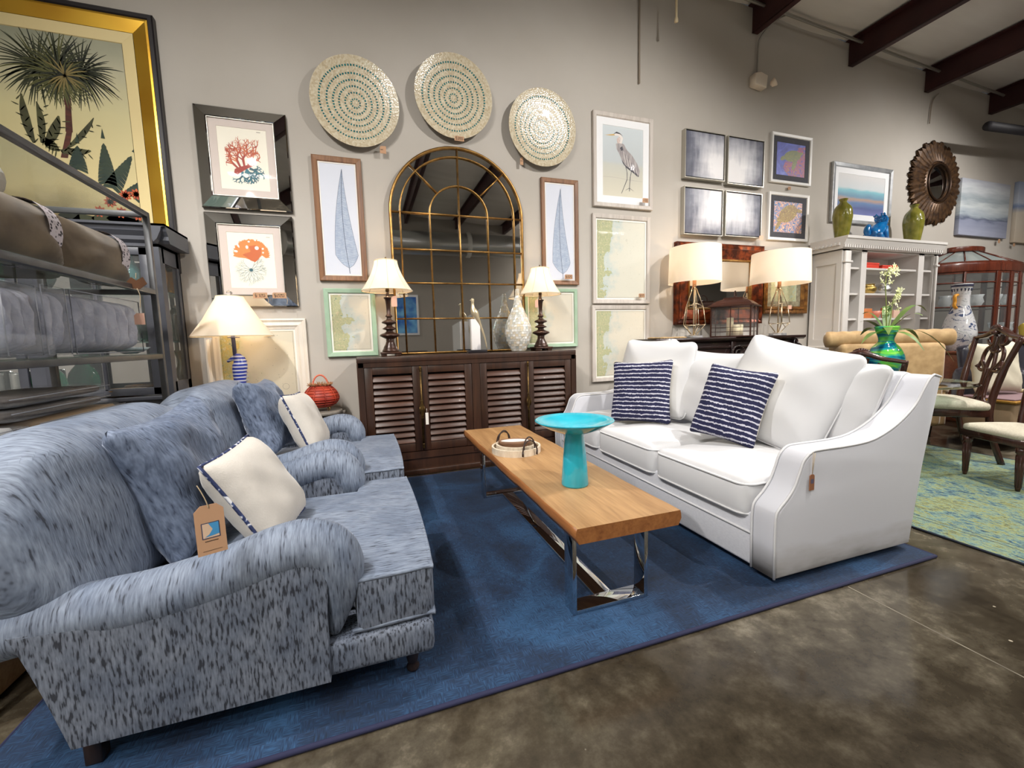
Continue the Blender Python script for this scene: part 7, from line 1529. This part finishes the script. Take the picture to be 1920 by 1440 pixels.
def back_pic(label, x, z, w, h, m, fm, y=YB+.002):
    t = thing('framed_picture', label, 'framed print', (x, y, z), group='pictures on the opposite side of the room'); b = B(fm)
    b.bm.verts.ensure_lookup_table(); b.box(0, w, 0, .03, 0, h, bev=.004); b.out('frame', t); b = B(m); b.box(.06, w-.06, .03, .034, .06, h-.06); b.out('print', t)
BLP = mat('blue_painting', (30, 90, 170), .5, var=(110, 170, 210), scale=(4, 4, 4)); GRP = mat('green_painting', (96, 130, 90), .5, var=(200, 200, 170), scale=(6, 6, 6))
back_pic('blue abstract in a white frame seen in the arched mirror', .55, 1.35, 1.0, 1.2, BLP, WHT); back_pic('green landscape in a gold frame on the opposite wall', 4.6, 1.3, .9, 1.1, GRP, GF); back_pic('brown portrait in a gold frame on the opposite wall', -1.2, 1.2, .8, 1.0, mat('brown_painting', (110, 70, 46), .5, var=(180, 140, 100), scale=(5, 5, 5)), GF); back_pic('pale seascape on the opposite wall', 6.4, 1.3, 1.2, .9, SEA, WHT)
back_pic('blue seascape on the opposite wall', 8.6, 1.3, 1.1, .9, BLP, SILV); back_pic('large green painting on the opposite wall', 10.4, 1.2, 1.4, 1.2, GRP, GF)
b = B(mat('door_green_daylight', (160, 200, 210), .4, emit=(150, 210, 170), es=1.2)); b.box(0, 2.4, 0, .03, 2.9, 3.7); struct(b.out('window_1', loc=(-2.6, YB+.01, 0)))
# long dark sofas and cabinets opposite so that reflections are not empty
for k, (x, y, w_, h, c_, lb) in enumerate(((-.6, -4.6, 2.2, .85, (70, 60, 52), 'brown cabinet against the opposite wall'), (4.2, -4.4, 2.4, .8, (206, 200, 190), 'cream sofa against the opposite wall'), (8.2, -4.4, 2.2, .9, (60, 44, 36), 'dark dresser against the opposite wall'))):
    t = thing(('cabinet', 'sofa', 'dresser')[k], lb, ('cabinet', 'sofa', 'dresser')[k], (x, y, 0)); m_ = mat('far_furniture_%d' % k, c_, .5); b = B(m_)
    if k == 1: b.box(0, w_, -.4, .4, .1, .42, bev=.04); b.box(0, w_, -.4, -.15, .4, .85, bev=.05); b.out('body', t); [B(m_).box(x_, x_+.2, -.4, .4, .1, .62, bev=.05).out('arm', t) for x_ in (-.1, w_-.1)]
    else: b.box(0, w_, -.25, .25, .1, h, bev=.01); b.box(-.03, w_+.03, -.27, .27, h, h+.03, bev=.005); b.out('body', t); [B(m_).box(.04+q*(w_-.08)/4+.01, .04+(q+1)*(w_-.08)/4-.01, .25, .265, .14, h-.04, bev=.004).out('door', t) for q in range(4)]
